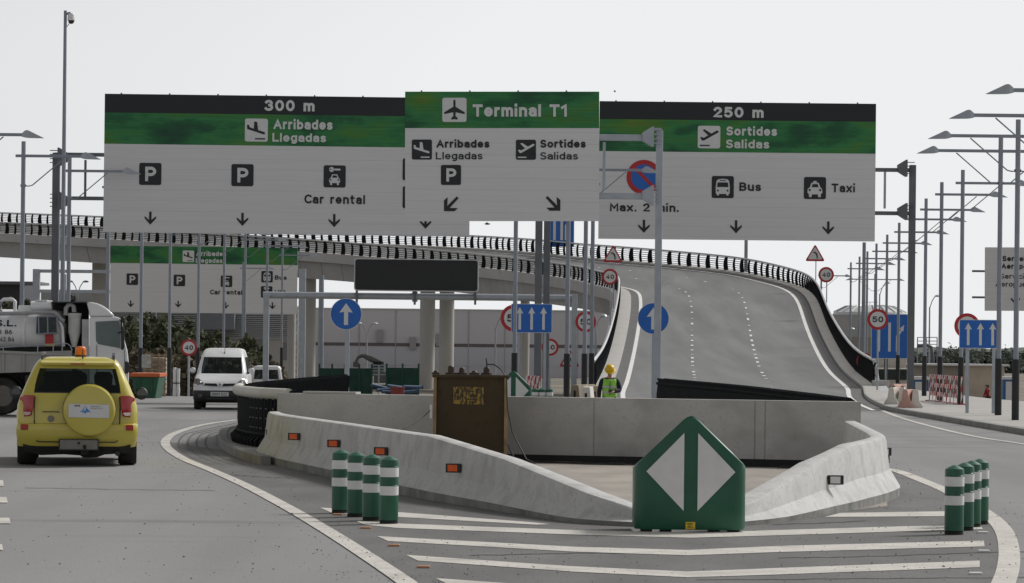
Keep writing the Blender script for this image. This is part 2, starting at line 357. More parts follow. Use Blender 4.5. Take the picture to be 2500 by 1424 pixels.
def leafmat(name, c0, c1):
    m, nt, b = emptymat(name); b.inputs['Roughness'].default_value = 0.8; b.inputs['Specular IOR Level'].default_value = 0.2
    n = nt.nodes.new('ShaderNodeTexNoise'); n.inputs['Scale'].default_value = 1.3; n.inputs['Detail'].default_value = 6
    tc = nt.nodes.new('ShaderNodeTexCoord'); nt.links.new(tc.outputs['Object'], n.inputs['Vector'])
    r = nt.nodes.new('ShaderNodeValToRGB'); r.color_ramp.elements[0].position = 0.35; r.color_ramp.elements[1].position = 0.68
    r.color_ramp.elements[0].color = (*c0, 1); r.color_ramp.elements[1].color = (*c1, 1)
    nt.links.new(n.outputs[0], r.inputs[0]); nt.links.new(r.outputs[0], b.inputs['Base Color']); return m
pine_leaf = leafmat('pine_needles', (0.050, 0.058, 0.034), (0.115, 0.125, 0.07))
brown_leaf = leafmat('dry_shrub', (0.11, 0.092, 0.062), (0.17, 0.145, 0.10))
wood_leaf = leafmat('forest', (0.075, 0.09, 0.075), (0.13, 0.15, 0.12))
def bandmat():
    """hand-painted looking green field of the airport signs"""
    m, nt, b = emptymat('green_band'); b.inputs['Roughness'].default_value = 0.55; b.inputs['Specular IOR Level'].default_value = 0.3
    tc = nt.nodes.new('ShaderNodeTexCoord'); mp = nt.nodes.new('ShaderNodeMapping'); mp.inputs['Scale'].default_value = (0.5, 1, 1.3)
    nt.links.new(tc.outputs['Object'], mp.inputs[0])
    n = nt.nodes.new('ShaderNodeTexNoise'); n.inputs['Scale'].default_value = 0.8; n.inputs['Detail'].default_value = 6; n.inputs['Roughness'].default_value = 0.58
    nt.links.new(mp.outputs[0], n.inputs['Vector'])
    r = nt.nodes.new('ShaderNodeValToRGB'); e = r.color_ramp.elements
    e[0].position = 0.33; e[0].color = (0.016, 0.068, 0.042, 1); e[1].position = 0.78; e[1].color = (0.15, 0.20, 0.022, 1)
    for p, c in ((0.43, (0.018, 0.115, 0.045)), (0.52, (0.035, 0.20, 0.065)), (0.63, (0.07, 0.205, 0.035))):
        x = e.new(p); x.color = (*c, 1)
    nt.links.new(n.outputs[0], r.inputs[0])
    mp2 = nt.nodes.new('ShaderNodeMapping'); mp2.inputs['Scale'].default_value = (0.6, 1, 22); nt.links.new(tc.outputs['Object'], mp2.inputs[0])
    n2 = nt.nodes.new('ShaderNodeTexNoise'); n2.inputs['Scale'].default_value = 1.2; nt.links.new(mp2.outputs[0], n2.inputs['Vector'])
    mx = nt.nodes.new('ShaderNodeMix'); mx.data_type = 'RGBA'; mx.blend_type = 'MULTIPLY'; mx.inputs[0].default_value = 0.5
    nt.links.new(r.outputs[0], mx.inputs[6]); nt.links.new(n2.outputs[0], mx.inputs[7])
    g = nt.nodes.new('ShaderNodeMix'); g.data_type = 'RGBA'; g.blend_type = 'MULTIPLY'; g.inputs[0].default_value = 1
    nt.links.new(mx.outputs[2], g.inputs[6]); g.inputs[7].default_value = (1.25, 1.25, 1.25, 1)
    nt.links.new(g.outputs[2], b.inputs['Base Color']); return m
green_band = bandmat()
def panelmat(name, col, dark):
    """sign panel of horizontal aluminium planks: faint joints and brushed streaks"""
    m, nt, b = emptymat(name); b.inputs['Roughness'].default_value = 0.5; b.inputs['Specular IOR Level'].default_value = 0.35
    tc = nt.nodes.new('ShaderNodeTexCoord')
    w = nt.nodes.new('ShaderNodeTexWave'); w.bands_direction = 'Z'; w.inputs['Scale'].default_value = 0.9; w.inputs['Distortion'].default_value = 0.15
    nt.links.new(tc.outputs['Object'], w.inputs['Vector'])
    r = nt.nodes.new('ShaderNodeMapRange'); r.inputs[1].default_value = 0.0; r.inputs[2].default_value = 0.02; r.inputs[3].default_value = 0.14; r.inputs[4].default_value = 0.0
    nt.links.new(w.outputs[0], r.inputs[0])
    mp = nt.nodes.new('ShaderNodeMapping'); mp.inputs['Scale'].default_value = (0.35, 1, 16); nt.links.new(tc.outputs['Object'], mp.inputs[0])
    n = nt.nodes.new('ShaderNodeTexNoise'); n.inputs['Scale'].default_value = 1.3; n.inputs['Detail'].default_value = 6; nt.links.new(mp.outputs[0], n.inputs['Vector'])
    r2 = nt.nodes.new('ShaderNodeMapRange'); r2.inputs[1].default_value = 0.3; r2.inputs[2].default_value = 0.7; r2.inputs[3].default_value = 0; r2.inputs[4].default_value = 0.10
    nt.links.new(n.outputs[0], r2.inputs[0])
    ad = nt.nodes.new('ShaderNodeMath'); nt.links.new(r.outputs[0], ad.inputs[0]); nt.links.new(r2.outputs[0], ad.inputs[1])
    mx = nt.nodes.new('ShaderNodeMix'); mx.data_type = 'RGBA'; mx.inputs[6].default_value = (*col, 1); mx.inputs[7].default_value = (*dark, 1)
    nt.links.new(ad.outputs[0], mx.inputs[0]); nt.links.new(mx.outputs[2], b.inputs['Base Color']); return m
sign_white = panelmat('sign_white', (0.67, 0.665, 0.675), (0.2, 0.2, 0.21))
sign_black = panelmat('sign_black', (0.018, 0.02, 0.023), (0.006, 0.006, 0.007))
# ------------------------------------------------------------------ ground, road markings, pavement
def frange(a, b, s):
    n = int(round((b - a) / s)); return [a + s * i for i in range(n)]
xs = [-1500, -700, -300, -150, -90, -60, -40, -30] + frange(-24, 30, 2) + [30, 40, 55, 80, 130, 250, 600, 1500]
ys = [-60, 0, 15, 25] + frange(30, 120, 2.5) + frange(120, 240, 6) + [240, 280, 340, 420, 550, 800, 1300, 2200, 4000]
m = MB(); W = len(xs)
m.add([(x, y, tz(x, y)) for y in ys for x in xs], [(j * W + i, j * W + i + 1, (j + 1) * W + i + 1, (j + 1) * W + i) for j in range(len(ys) - 1) for i in range(W - 1)])
# asphalt near, bare building-site earth beyond
gm, nt, b = emptymat('ground_surface'); b.inputs['Roughness'].default_value = 0.9; b.inputs['Specular IOR Level'].default_value = 0.22
tc = nt.nodes.new('ShaderNodeTexCoord')
def gn(scale, st, det=5):
    mp = nt.nodes.new('ShaderNodeMapping'); mp.inputs['Scale'].default_value = st; nt.links.new(tc.outputs['Object'], mp.inputs[0])
    n = nt.nodes.new('ShaderNodeTexNoise'); n.inputs['Scale'].default_value = scale; n.inputs['Detail'].default_value = det; nt.links.new(mp.outputs[0], n.inputs['Vector']); return n.outputs[0]
def gr(src, lo, hi, a=0.0, c=1.0):
    r = nt.nodes.new('ShaderNodeMapRange'); r.inputs[1].default_value = lo; r.inputs[2].default_value = hi; r.inputs[3].default_value = a; r.inputs[4].default_value = c
    nt.links.new(src, r.inputs[0]); return r.outputs[0]
def gx(a, c, f):
    x = nt.nodes.new('ShaderNodeMix'); x.data_type = 'RGBA'
    for s, v in ((6, a), (7, c)):
        if isinstance(v, tuple): x.inputs[s].default_value = (*v, 1)
        else: nt.links.new(v, x.inputs[s])
    if isinstance(f, float): x.inputs[0].default_value = f
    else: nt.links.new(f, x.inputs[0])
    return x.outputs[2]
base = gx((0.222, 0.218, 0.219), (0.268, 0.263, 0.263), gr(gn(0.7, (1, 0.10, 1)), 0.35, 0.65))
base = gx(base, (0.285, 0.279, 0.273), gr(gn(0.18, (1.4, 0.35, 1)), 0.5, 0.72, 0, 0.6))      # dust drifts
base = gx(base, (0.150, 0.145, 0.142), gr(gn(0.5, (0.35, 1.8, 1), 8), 0.60, 0.70, 0, 0.5))   # worn streaks across
base = gx(base, (0.12, 0.118, 0.118), gr(gn(42, (1, 0.5, 1), 2), 0.60, 0.72, 0, 0.55))       # grit
base = gx(base, (0.31, 0.305, 0.30), gr(gn(55, (1, 0.5, 1), 2), 0.63, 0.75, 0, 0.5))
sep = nt.nodes.new('ShaderNodeSeparateXYZ'); nt.links.new(tc.outputs['Object'], sep.inputs[0])
earth = gx((0.23, 0.205, 0.17), (0.15, 0.135, 0.11), gr(gn(0.12, (1, 1, 1), 8), 0.4, 0.6))
base = gx(base, earth, gr(sep.outputs[1], 128.0, 150.0))
nt.links.new(base, b.inputs['Base Color'])
bp = nt.nodes.new('ShaderNodeBump'); bp.inputs['Strength'].default_value = 0.3; bp.inputs['Distance'].default_value = 0.02
nt.links.new(gn(30, (1, 1, 1), 3), bp.inputs['Height']); nt.links.new(bp.outputs[0], b.inputs['Normal'])
struct(m.build('ground', gm, recalc=False, smooth=30))

def sheet(name, pts, z, mat):
    o = MB().poly([Vector((p[0], p[1], z)) for p in pts]).build(name, mat, recalc=False); return struct(o)
def ribbon(name, pts, w, z, mat, n=8, parent=None, zf=None):
    pts = catmull([Vector((p[0], p[1], 0)) for p in pts], n); L, R = [], []
    for i, p in enumerate(pts):
        t = (pts[min(i + 1, len(pts) - 1)] - pts[max(i - 1, 0)]).normalized(); nrm = Vector((-t.y, t.x, 0)) * w / 2
        zz = z + (zf(p.x, p.y) if zf else 0)
        L.append(Vector((p.x + nrm.x, p.y + nrm.y, zz))); R.append(Vector((p.x - nrm.x, p.y - nrm.y, zz)))
    k = len(L); o = MB().add(L + R, [(i, i + 1, k + i + 1, k + i) for i in range(k - 1)]).build(name, mat, recalc=False)
    return struct(o)
ledge = [(580, 1026), (520, 1034), (475, 1043), (425, 1060), (404, 1078), (412, 1097), (450, 1122), (523, 1152), (605, 1189), (705, 1242), (805, 1301), (905, 1365), (1000, 1430), (1070, 1490), (1160, 1580)]
redge = [(2080, 1132), (2156, 1145), (2190, 1151), (2243, 1171), (2310, 1199), (2380, 1237), (2425, 1268), (2452, 1300), (2463, 1340), (2462, 1385), (2448, 1430), (2420, 1490), (2370, 1570)]
# the darker asphalt of the painted nose
gl = [G(*p) for p in ledge[4:]]; grr = [G(*p) for p in redge]
gore_poly = gl + grr[::-1] + [G(1900, 1150), G(900, 1150), G(660, 1125), G(545, 1100)]
sheet('gore_asphalt', gore_poly, 0.004, asphalt_dark)
ribbon('edge_line', [G(*p) for p in ledge], 0.175, 0.009, paint)
ribbon('edge_line', [G(*p) for p in redge], 0.20, 0.009, paint)
ribbon('edge_line', [G(*p) for p in [(2106, 981), (2181, 1014), (2274, 1042), (2383, 1067), (2500, 1085), (2620, 1106)]], 0.16, 0.008, paint)
def stripe(top, bot):
    T = [G(*p) for p in top]; B = [G(*p) for p in bot]
    k = min(len(T), len(B)); m = MB()
    m.poly([Vector((p.x, p.y, 0.008)) for p in T + B[::-1]])
    struct(m.build('hatch_stripe', paint, recalc=False))
stripe([(781, 1241), (969, 1252), (1300, 1277), (1344, 1282)], [(810, 1254), (969, 1264), (1310, 1283)])
stripe([(868, 1274), (969, 1280), (1400, 1296), (1685, 1303), (1900, 1296), (2305, 1284), (2392, 1283)], [(890, 1283), (969, 1291), (1400, 1307), (1685, 1315), (1900, 1309), (2305, 1296), (2400, 1294)])
stripe([(920, 1311), (1400, 1337), (1680, 1345), (1900, 1335), (2402, 1322)], [(948, 1323), (1400, 1349), (1680, 1358), (1900, 1350), (2404, 1336)])
stripe([(991, 1357), (1400, 1385), (1680, 1398), (1900, 1389), (2392, 1371)], [(1020, 1371), (1400, 1398), (1680, 1412), (1900, 1405), (2392, 1387)])
stripe([(1064, 1414), (1400, 1438), (1680, 1455), (1900, 1447), (2370, 1428)], [(1096, 1430), (1400, 1454), (1680, 1471), (1900, 1463), (2370, 1445)])
stripe([(2052, 1254), (2310, 1250), (2330, 1251)], [(2013, 1264), (2310, 1262), (2350, 1262)])
for (x0, x1, y) in ((-60, 19, 1221), (-60, 26, 1272), (-60, 8, 1337), (-40, 10, 1180)):
    sheet('lane_dash', [G(x0, y - 6), G(x1 - 3, y - 6), G(x1, y + 8), G(x0, y + 8)], 0.008, paint)
crk = M('crack', (0.055, 0.053, 0.052), 0.95)
rc = random.Random(9)
for pts in ([(1900, 1364), (2050, 1362), (2200, 1358), (2350, 1352), (2560, 1347)], [(1700, 1418), (1950, 1416), (2200, 1414), (2560, 1411)], [(1150, 1358), (1280, 1355), (1420, 1352), (1560, 1353)], [(1890, 1282), (2000, 1279), (2130, 1272)], [(560, 1160), (640, 1166), (720, 1169)], [(60, 1192), (300, 1196), (560, 1199)]):
    fine_ = []
    for (x0, y0), (x1, y1) in zip(pts, pts[1:]):
        for k in range(7): f = k / 7; fine_.append(G(x0 + (x1 - x0) * f, y0 + (y1 - y0) * f + rc.uniform(-.8, .8)))
    ribbon('road_crack', fine_, rc.uniform(0.05, 0.08), 0.0065, crk, 1)
# dusty slab between the barriers
sheet('site_floor', [G(1560, 1280), G(1800, 1280), (4.6, 40.0), (5.0, 43.5), (5.3, 52.2), (-3.6, 55.0), (-3.6, 53.0), (-1.0, 41.2), (0.6, 36.0)], 0.008, dust)
# block paving beside the kerb
# pavement on the right with its kerb
kline = [(11.9, 30), (11.9, 99), (12.9, 111), (14.3, 125), (16.0, 145), (16.35, 156)]
pv = MB(); top = [Vector((x, y, 0.13)) for x, y in kline] + [Vector((18.6, 156, 0.14)), Vector((18.3, 125, 0.13)), Vector((19.2, 111, 0.13)), Vector((34, 108, 0.13)), Vector((34, 30, 0.13))]
pv.poly(top); pv.loft([[p + Vector((0, 0, -3.2)) for p in top], top], True, False)
struct(pv.build('pavement', paving))
kb = MB(); kp = resample(catmull([(x, y, 0) for x, y in kline], 8), 1.0)
for a, c in zip(kp, kp[1:]):
    t = (c - a).normalized(); nn = Vector((t.y, -t.x, 0)); e = t * 0.006
    q = [a + e - nn * 0.02, c - e - nn * 0.02, c - e + nn * 0.2, a + e + nn * 0.2]
    kb.prism([Vector((v.x, v.y, -0.05)) for v in q], (0, 0, 0.19))
struct(kb.build('kerb', kerbm, bevel=0.015))

# ------------------------------------------------------------------ the ramp that climbs and turns left over the road
OUT = [(12.6, 104, .1445), (13.6, 118, .16), (15.4, 137, .18), (17.5, 156, .27), (19.15, 182, .85), (21.0, 210, 2.3), (22.35, 232, 3.96), (23.4, 250, 5.87), (23.4, 262, 6.94), (21.9, 269, 7.68), (19.5, 276, 8.45), (15.4, 282, 9.04), (9.5, 289, 9.7), (5.55, 296, 10.17), (1.9, 303, 10.74), (-5.9, 318, 11.6), (-17.2, 330, 12.3), (-31, 343, 13.4), (-45, 355, 14.46), (-75, 380, 16), (-125, 420, 17.6)]
INN = [(2.5, 104, .1445), (2.8, 118, .155), (3.25, 137, .19), (3.95, 157, .38), (4.95, 182, .86), (6.1, 208, 2.0), (7.1, 228, 3.8), (7.75, 243, 5.35), (8.0, 255, 6.45), (6.9, 265, 6.93), (5.7, 271, 7.42), (4.4, 276, 7.75), (2.6, 281, 8.1), (-0.5, 286.7, 8.6), (-3.5, 291.5, 9.0), (-12, 302, 10.0), (-21.5, 312, 10.87), (-36, 327.5, 12.05), (-53.6, 343, 13.26), (-84, 369, 14.9), (-134, 409, 16.5)]
NS = 10
oc, ic = catmull(OUT, NS), catmull(INN, NS)
def relax(pts, it):
    pts = [p.copy() for p in pts]
    for _ in range(it):
        pts = [pts[0]] + [(pts[i - 1] + pts[i] * 2 + pts[i + 1]) / 4 for i in range(1, len(pts) - 1)] + [pts[-1]]
    return pts
oc, ic = relax(oc, 22), relax(ic, 18)
N = len(oc); LAST_GROUND = 8 * NS
ramp = thing('road_ramp', 'concrete road ramp that climbs in the middle and curves left as a viaduct on piers', 'viaduct', (8, 118, 0))
def at(i, t, dz=0.0): return ic[i].lerp(oc[i], t) + Vector((0, 0, dz))
def strip(name, t0, t1, z0, z1, mat, par=ramp, i0=0, i1=None):
    m = MB(ramp.location); i1 = N if i1 is None else i1
    m.loft([[at(i, t0, z0), at(i, t1, z1)] for i in range(i0, i1)], False, False)
    return m.build(name, mat, par, smooth=30, recalc=False)
KI, KO = 0.068, 0.942
strip('carriageway', KI, KO, -0.14, -0.14, asphalt_ramp)
shoulder_m = M('asphalt_shoulder', (0.105, 0.103, 0.102), 0.85, var=0.12, scale=0.8, dirt=(0.14, 0.137, 0.135), dirt_amt=0.5)
strip('shoulder', KI, 0.103, -0.134, -0.134, shoulder_m); strip('shoulder', 0.902, KO, -0.134, -0.134, shoulder_m)
m = MB(ramp.location)
m.loft([[at(i, 0.0, 0), at(i, KI - 0.004, 0), at(i, KI, -0.02), at(i, KI, -0.15)] for i in range(N)], False, False)
m.build('walkway', paving, ramp, smooth=20, recalc=False)
m = MB(ramp.location)
m.loft([[at(i, KO, -0.15), at(i, KO, -0.02), at(i, KO + 0.004, 0), at(i, 1.0, 0)] for i in range(N)], False, False)
m.build('walkway', paving, ramp, smooth=20, recalc=False)
for t in (0.115, 0.890): strip('edge_line', t - 0.008, t + 0.008, -0.125, -0.125, paint_far)
for t in (0.360, 0.624):
    m = MB(ramp.location); acc = 0.0; nxt = 0.0
    for i in range(N - 1):
        a, c = at(i, t, -0.115), at(i + 1, t, -0.115); L = (c - a).length; s = 0.0
        w = (at(i, 1) - at(i, 0)).normalized() * 0.085
        while nxt < acc + L:
            k = (nxt - acc) / L; e = min(1.0, k + 1.7 / L); p, q = a.lerp(c, k), a.lerp(c, e)
            m.poly([p - w, q - w, q + w, p + w]); nxt += 4.6
        acc += L
    m.build('lane_dashes', paint_far, ramp, recalc=False)
# slab edges (fascia), side walls on the ground part, box girder beyond
def outw(i):
    d = (at(i, 1) - at(i, 0)); d.z = 0; return d.normalized()
for side in (0, 1):
    sg = 1 if side else -1
    m = MB(ramp.location)
    m.loft([[at(i, side, -0.16), at(i, side, 0.0), at(i, side, 0.02) + outw(i) * sg * 0.35, at(i, side, -0.85) + outw(i) * sg * 0.35, at(i, side, -0.9)] for i in range(N)], False, False)
    m.build('deck_edge', bridge, ramp, smooth=20, recalc=False)
    m = MB(ramp.location)
    m.loft([[at(i, side, -0.88), Vector((at(i, side).x, at(i, side).y, -3.0))] for i in range(LAST_GROUND + 1)], False, False)
    m.build('retaining_wall', bridge, ramp, smooth=20, recalc=False)
m = MB(ramp.location)
prof = lambda p, w, dz: [p + Vector((0, 0, -0.9)), p + w * 0.06 + Vector((0, 0, -1.0)), p + w * 0.11 + Vector((0, 0, -2.65)), p + w * 0.89 + Vector((0, 0, -2.65)), p + w * 0.94 + Vector((0, 0, -1.0)), p + w + Vector((0, 0, -0.9))]
gr_, mt_ = [], []
for i in range(LAST_GROUND, N - 1):
    for f in ((0.0, 0.93) if i % 2 == 0 else (0.0,)):
        p0 = ic[i].lerp(ic[i + 1], f); w0 = oc[i].lerp(oc[i + 1], f) - p0; gr_.append(prof(p0, w0, 0)); mt_.append(1 if f else 0)
for (r0, r1, k) in zip(gr_, gr_[1:], mt_): m.mi = k; m.loft([r0, r1], False, False)
m.build('girder', [bridge, M('joint_concrete', (0.24, 0.235, 0.23), 0.9)], ramp, recalc=False)
m = MB(ramp.location); i = LAST_GROUND
m.poly([at(i, 0, -0.9), at(i, 1, -0.9), Vector((at(i, 1).x, at(i, 1).y, -3)), Vector((at(i, 0).x, at(i, 0).y, -3))]).build('abutment', bridge, ramp, recalc=False)
# piers: (photo x of the axis, distance, radius)
for px, d, r, zt in ((752, 316, 0.72, 9.3), (1043, 303, 0.70, 8.0), (1090, 309, 0.70, 9.0), (711, 330, 0.42, 9.6), (1281, 297, 0.42, 7.2)):
    q = P(px, 848, d)
    MB(ramp.location).lathe((q.x, q.y, 0), [(r * 1.25, -3.2), (r * 1.25, -2.9), (r, -2.9), (r, zt - 0.1), (r, zt)], 24).build('pier', pierm, ramp, smooth=40)
q = P(245, 848, 347)
MB(ramp.location).box((q.x, q.y, 4.0), (1.75, 1.4, 14.4)).build('pier', pierm, ramp, bevel=0.08)

# railings: curved black posts alternating wide and narrow, a tube on top, thin bars between
POSTS = {}
def post_mesh(w):
    if w in POSTS: return POSTS[w]
    m = MB(); hs = [0, .18, .4, .62, .84, 1.0, 1.1]; cur = [0.0, 0.045, 0.075, 0.08, 0.06, 0.02, -0.02]; ws = [.95, 1.0, .98, .88, .76, .64, .55]
    m.loft([[Vector((-w * k / 2, c - 0.05, h)), Vector((w * k / 2, c - 0.05, h)), Vector((w * k / 2, c + 0.05, h)), Vector((-w * k / 2, c + 0.05, h))] for h, c, k in zip(hs, cur, ws)])
    o = m.build('post', black, smooth=30); POSTS[w] = o.data; bpy.data.objects.remove(o); return POSTS[w]
def railing(root, path, step, outsign, widths, rail_r, rail_mat, bars=6, bar_r=0.029, limit=100, z0=0.0, hgt=1.1, bar_step=2.0):
    org = root.location; pts = resample(path, step); sortd = sorted(range(len(pts)), key=lambda i: pts[i].y)
    near = set(sortd[:limit]); rest = MB(org)
    for i, p in enumerate(pts):
        t = (pts[min(i + 1, len(pts) - 1)] - pts[max(i - 1, 0)]); ang = math.atan2(t.y, t.x) + (math.pi if outsign < 0 else 0)
        me = post_mesh(widths[i % len(widths)])
        if i in near:
            o = bpy.data.objects.new('post', me); COL.objects.link(o); o.parent = root
            o.location = p + Vector((0, 0, z0)) - org; o.rotation_euler = (0, 0, ang); o.scale = (1, 1, hgt / 1.1)
        else:
            Mx = Matrix.Translation(p + Vector((0, 0, z0))) @ Matrix.Rotation(ang, 4, 'Z')
            rest.add([Mx @ v.co for v in me.vertices], [list(f.vertices) for f in me.polygons])
    if rest.v:
        o = rest.build('post', black, root, smooth=30); o['kind'] = 'stuff'
    bp_ = resample(path, bar_step)
    MB(org).tube([p + Vector((0, 0, z0 + hgt + rail_r * 0.7)) for p in bp_], rail_r, 10).build('top_rail', rail_mat, root, smooth=50)
    for k in range(bars):
        MB(org).tube([p + Vector((0, 0, z0 + 0.12 + k * (hgt - 0.2) / max(1, bars - 1))) for p in bp_], bar_r, 5).build('bar', black, root, smooth=60)
io = [i for i in range(N) if oc[i].y > 152.5]; ii = [i for i in range(N) if ic[i].y > 136.5]
rr = thing('ramp_railing', 'black railing of curved posts along the right and far edge of the climbing ramp', 'railing', tuple(oc[io[0]]))
railing(rr, [oc[i] - outw(i) * 0.15 for i in io], 1.25, 1, (0.54, 0.25), 0.075, rail_m)
eb = MB(rr.location); e0 = oc[io[0]] + Vector((-0.1, -0.3, 0))
eb.tube([e0 + Vector((0.05, -0.05, 0.18)), e0 + Vector((-0.02, 0.1, 0.75)), e0 + Vector((-0.1, 0.35, 1.16))], 0.075, 10); eb.build('end_rail', rail_m, rr, smooth=50)
MB(rr.location).box(e0 + Vector((0.15, -0.2, 0.09)), (0.75, 0.7, 0.34)).build('end_block', concrete, rr, bevel=0.02)
rl = thing('ramp_railing', 'black railing of curved posts along the left and near edge of the ramp and viaduct', 'railing', tuple(ic[ii[0]]))
railing(rl, [ic[i] + outw(i) * 0.15 for i in ii], 1.3, -1, (0.52, 0.23), 0.075, rail_m)

# ------------------------------------------------------------------ wall, island, jersey barriers
WL, WR = Vector((-3.98, 55.6, 0)), Vector((5.62, 52.7, 0))
wd = (WR - WL).normalized(); wn = Vector((wd.y, -wd.x, 0))        # wn points towards the camera
wall = thing('concrete_wall', 'long low grey concrete wall across the island, behind the green arrow marker', 'wall', tuple((WL + WR) / 2))
m = MB(wall.location); wl = (WR - WL).length
def wp(s, n, z): return WL + wd * s + wn * n + Vector((0, 0, z))
cuts = [0, 0.02, 5.57, 5.60, 8.28, 8.305, 8.45, 8.475, wl]
for k in range(len(cuts) - 1):
    thin = (cuts[k + 1] - cuts[k]) < 0.05
    n0 = -0.015 if thin else 0.0
    sh_e = 0.13 if k == len(cuts) - 2 else 0.0
    m.loft([[wp(cuts[k], n0, 0.12), wp(cuts[k], n0, 1.0), wp(cuts[k], n0 - 0.004, 1.08), wp(cuts[k], -0.36, 1.08), wp(cuts[k], -0.36, 0.0)], [wp(cuts[k + 1], n0, 0.12), wp(cuts[k + 1], n0, 1.0), wp(cuts[k + 1], n0 - 0.004, 1.08), wp(cuts[k + 1] - sh_e, -0.36, 1.08), wp(cuts[k + 1] - sh_e, -0.36, 0.0)]])
m.build('wall_body', concrete, wall)
m = MB(wall.location); m.prism([wp(0.05, 0.02, 0.0), wp(wl - 0.05, 0.02, 0.0), wp(wl - 0.05, 0.02, 0.125), wp(0.05, 0.02, 0.125)], -wn * 0.1); m.build('damp_course', bitumen, wall)
m = MB(wall.location); m.prism([wp(0.45, -0.05, 1.083), wp(1.4, -0.05, 1.083), wp(1.4, -0.3, 1.083), wp(0.45, -0.3, 1.083)], (0, 0, 0.035)); m.build('cap_slab', concrete, wall)
m = MB(wall.location)
for k in range(14):
    s = 0.3 + random.random() * 9.0
    a = wp(s, 0.3 + random.random() * 0.5, 0.02); ang = random.uniform(-0.4, 0.4)
    m.box(a, (random.uniform(0.3, 1.4), 0.07, 0.035), rz=ang - 0.3)
tag(m.build('timber_offcuts', M('dark_timber', (0.05, 0.045, 0.04), 0.9, var=0.3)), 'dark timber offcuts lying along the foot of the grey wall', 'timber')
# raised island behind the wall
isl = [G(640, 1136), G(590, 1121), G(552, 1101), G(537, 1082), G(545, 1062), (-6.0, 72), (-5.6, 88), (-2.0, 90), (0, 72), (3.2, 71), (6.1, 58), (6.0, 53.2), (5.6, 53.1), (-3.9, 56.0), (-3.95, 52.5)]
m = MB(); tp = [Vector((p[0], p[1], 0.12)) for p in isl]
m.poly(tp); m.loft([[p - Vector((0, 0, 0.3)) for p in tp], tp], True, False)
struct(m.build('island_paving', kerbm))
kp = resample(catmull([(p[0], p[1], 0) for p in isl[:7]], 10), 0.5)
kb = MB()
for a, c in zip(kp, kp[1:]):
    t = (c - a).normalized(); nn = Vector((t.y, -t.x, 0)); e = t * 0.004
    q = [a + e - nn * 0.03, c - e - nn * 0.03, c - e + nn * 0.14, a + e + nn * 0.14]
    kb.prism([Vector((v.x, v.y, -0.05)) for v in q], (0, 0, 0.2))
struct(kb.build('kerb', kerbm, bevel=0.012))

jm = M('paving_joint', (0.10, 0.097, 0.095), 0.95)
for k in range(4):
    off = [p + Vector(((kp[min(i + 1, len(kp) - 1)] - kp[max(i - 1, 0)]).normalized().y, -(kp[min(i + 1, len(kp) - 1)] - kp[max(i - 1, 0)]).normalized().x, 0)) * -(0.28 + 0.17 * k) for i, p in enumerate(kp)]
    ribbon('paving_joint', off[::3], 0.035, 0.007, jm, 3)
JP = [(0.30, 0.0), (0.30, 0.12), (0.155, 0.36), (0.115, 0.72), (0.095, 0.785), (0.06, 0.80)]
def jersey_barrier(label, path, heights, orgk=0):
    cen = [Vector((x, y, 0)) for x, y in path]
    n = 6; cen2 = catmull(cen, n); hs = []
    for i in range(len(heights) - 1):
        for k in range(n): hs.append(heights[i] + (heights[i + 1] - heights[i]) * k / n)
    hs.append(heights[-1])
    root = thing('jersey_barrier', label, 'barrier', tuple(cen[orgk]))
    body, foot = MB(root.location), MB(root.location); rings, fr = [], []
    for i, p in enumerate(cen2):
        t = (cen2[min(i + 1, len(cen2) - 1)] - cen2[max(i - 1, 0)]).normalized(); nn = Vector((t.y, -t.x, 0)); k = hs[i] / 0.80
        low = max(0.35, k) if k < 1 else 1
        pr = [(w + (1 - k) * 0.04 if z > 0.3 else w, z * k if z > 0.13 else min(z, 0.12 * max(k, 0.45))) for w, z in JP]
        rings.append([p + nn * w + Vector((0, 0, z)) for w, z in pr[1:]] + [p - nn * w + Vector((0, 0, z)) for w, z in pr[1:][::-1]])
        zf = pr[1][1]
        fr.append([p + nn * 0.292 + Vector((0, 0, 0)), p + nn * 0.298 + Vector((0, 0, zf)), p - nn * 0.298 + Vector((0, 0, zf)), p - nn * 0.292])
    body.loft(rings); foot.loft(fr)
    o = body.build('barrier_body', jersey, root, smooth=24); foot.build('foot', foot_m, root, smooth=24)
    return root
def reflector(root, c, rz, mat, w=0.185, h=0.11):
    R = Matrix.Rotation(rz, 3, 'Z'); c = Vector(c)
    MB(root.location).box(c, (w, 0.05, h), rz=rz).build('reflector_frame', dark_plastic, root, bevel=0.006)
    fr = root.children[-1]
    MB(root.location).box(c + R @ Vector((-0.008, -0.028, 0)), (w * 0.64, 0.008, h * 0.72), rz=rz).build('reflector', mat, fr)
jl = [(-3.98, 55.0), (-3.62, 52.6), (-2.27, 46.9), (-0.95, 41.3), (0.02, 38.3), (0.93, 35.7), (1.62, 35.0)]
JL = jersey_barrier('long concrete jersey barrier with orange reflectors, left of the large green arrow marker', jl, [0.78, 0.78, 0.78, 0.78, 0.60, 0.33, 0.12], 2)
jr = [(2.05, 35.0), (2.66, 36.1), (3.45, 38.1), (4.08, 39.95), (4.68, 42.3), (4.93, 44.2), (5.2, 48.5), (5.42, 52.3)]
JR = jersey_barrier('short pale concrete jersey barrier with white reflectors, right of the green arrow marker', jr, [0.12, 0.29, 0.60, 0.76, 0.78, 0.78, 0.78, 0.78], 3)
def pix(v):
    u, w = F * v[0] / v[1], -F * (v[2] - H) / v[1]
    return CU + u * CR - w * SR, CV + u * SR + w * CR
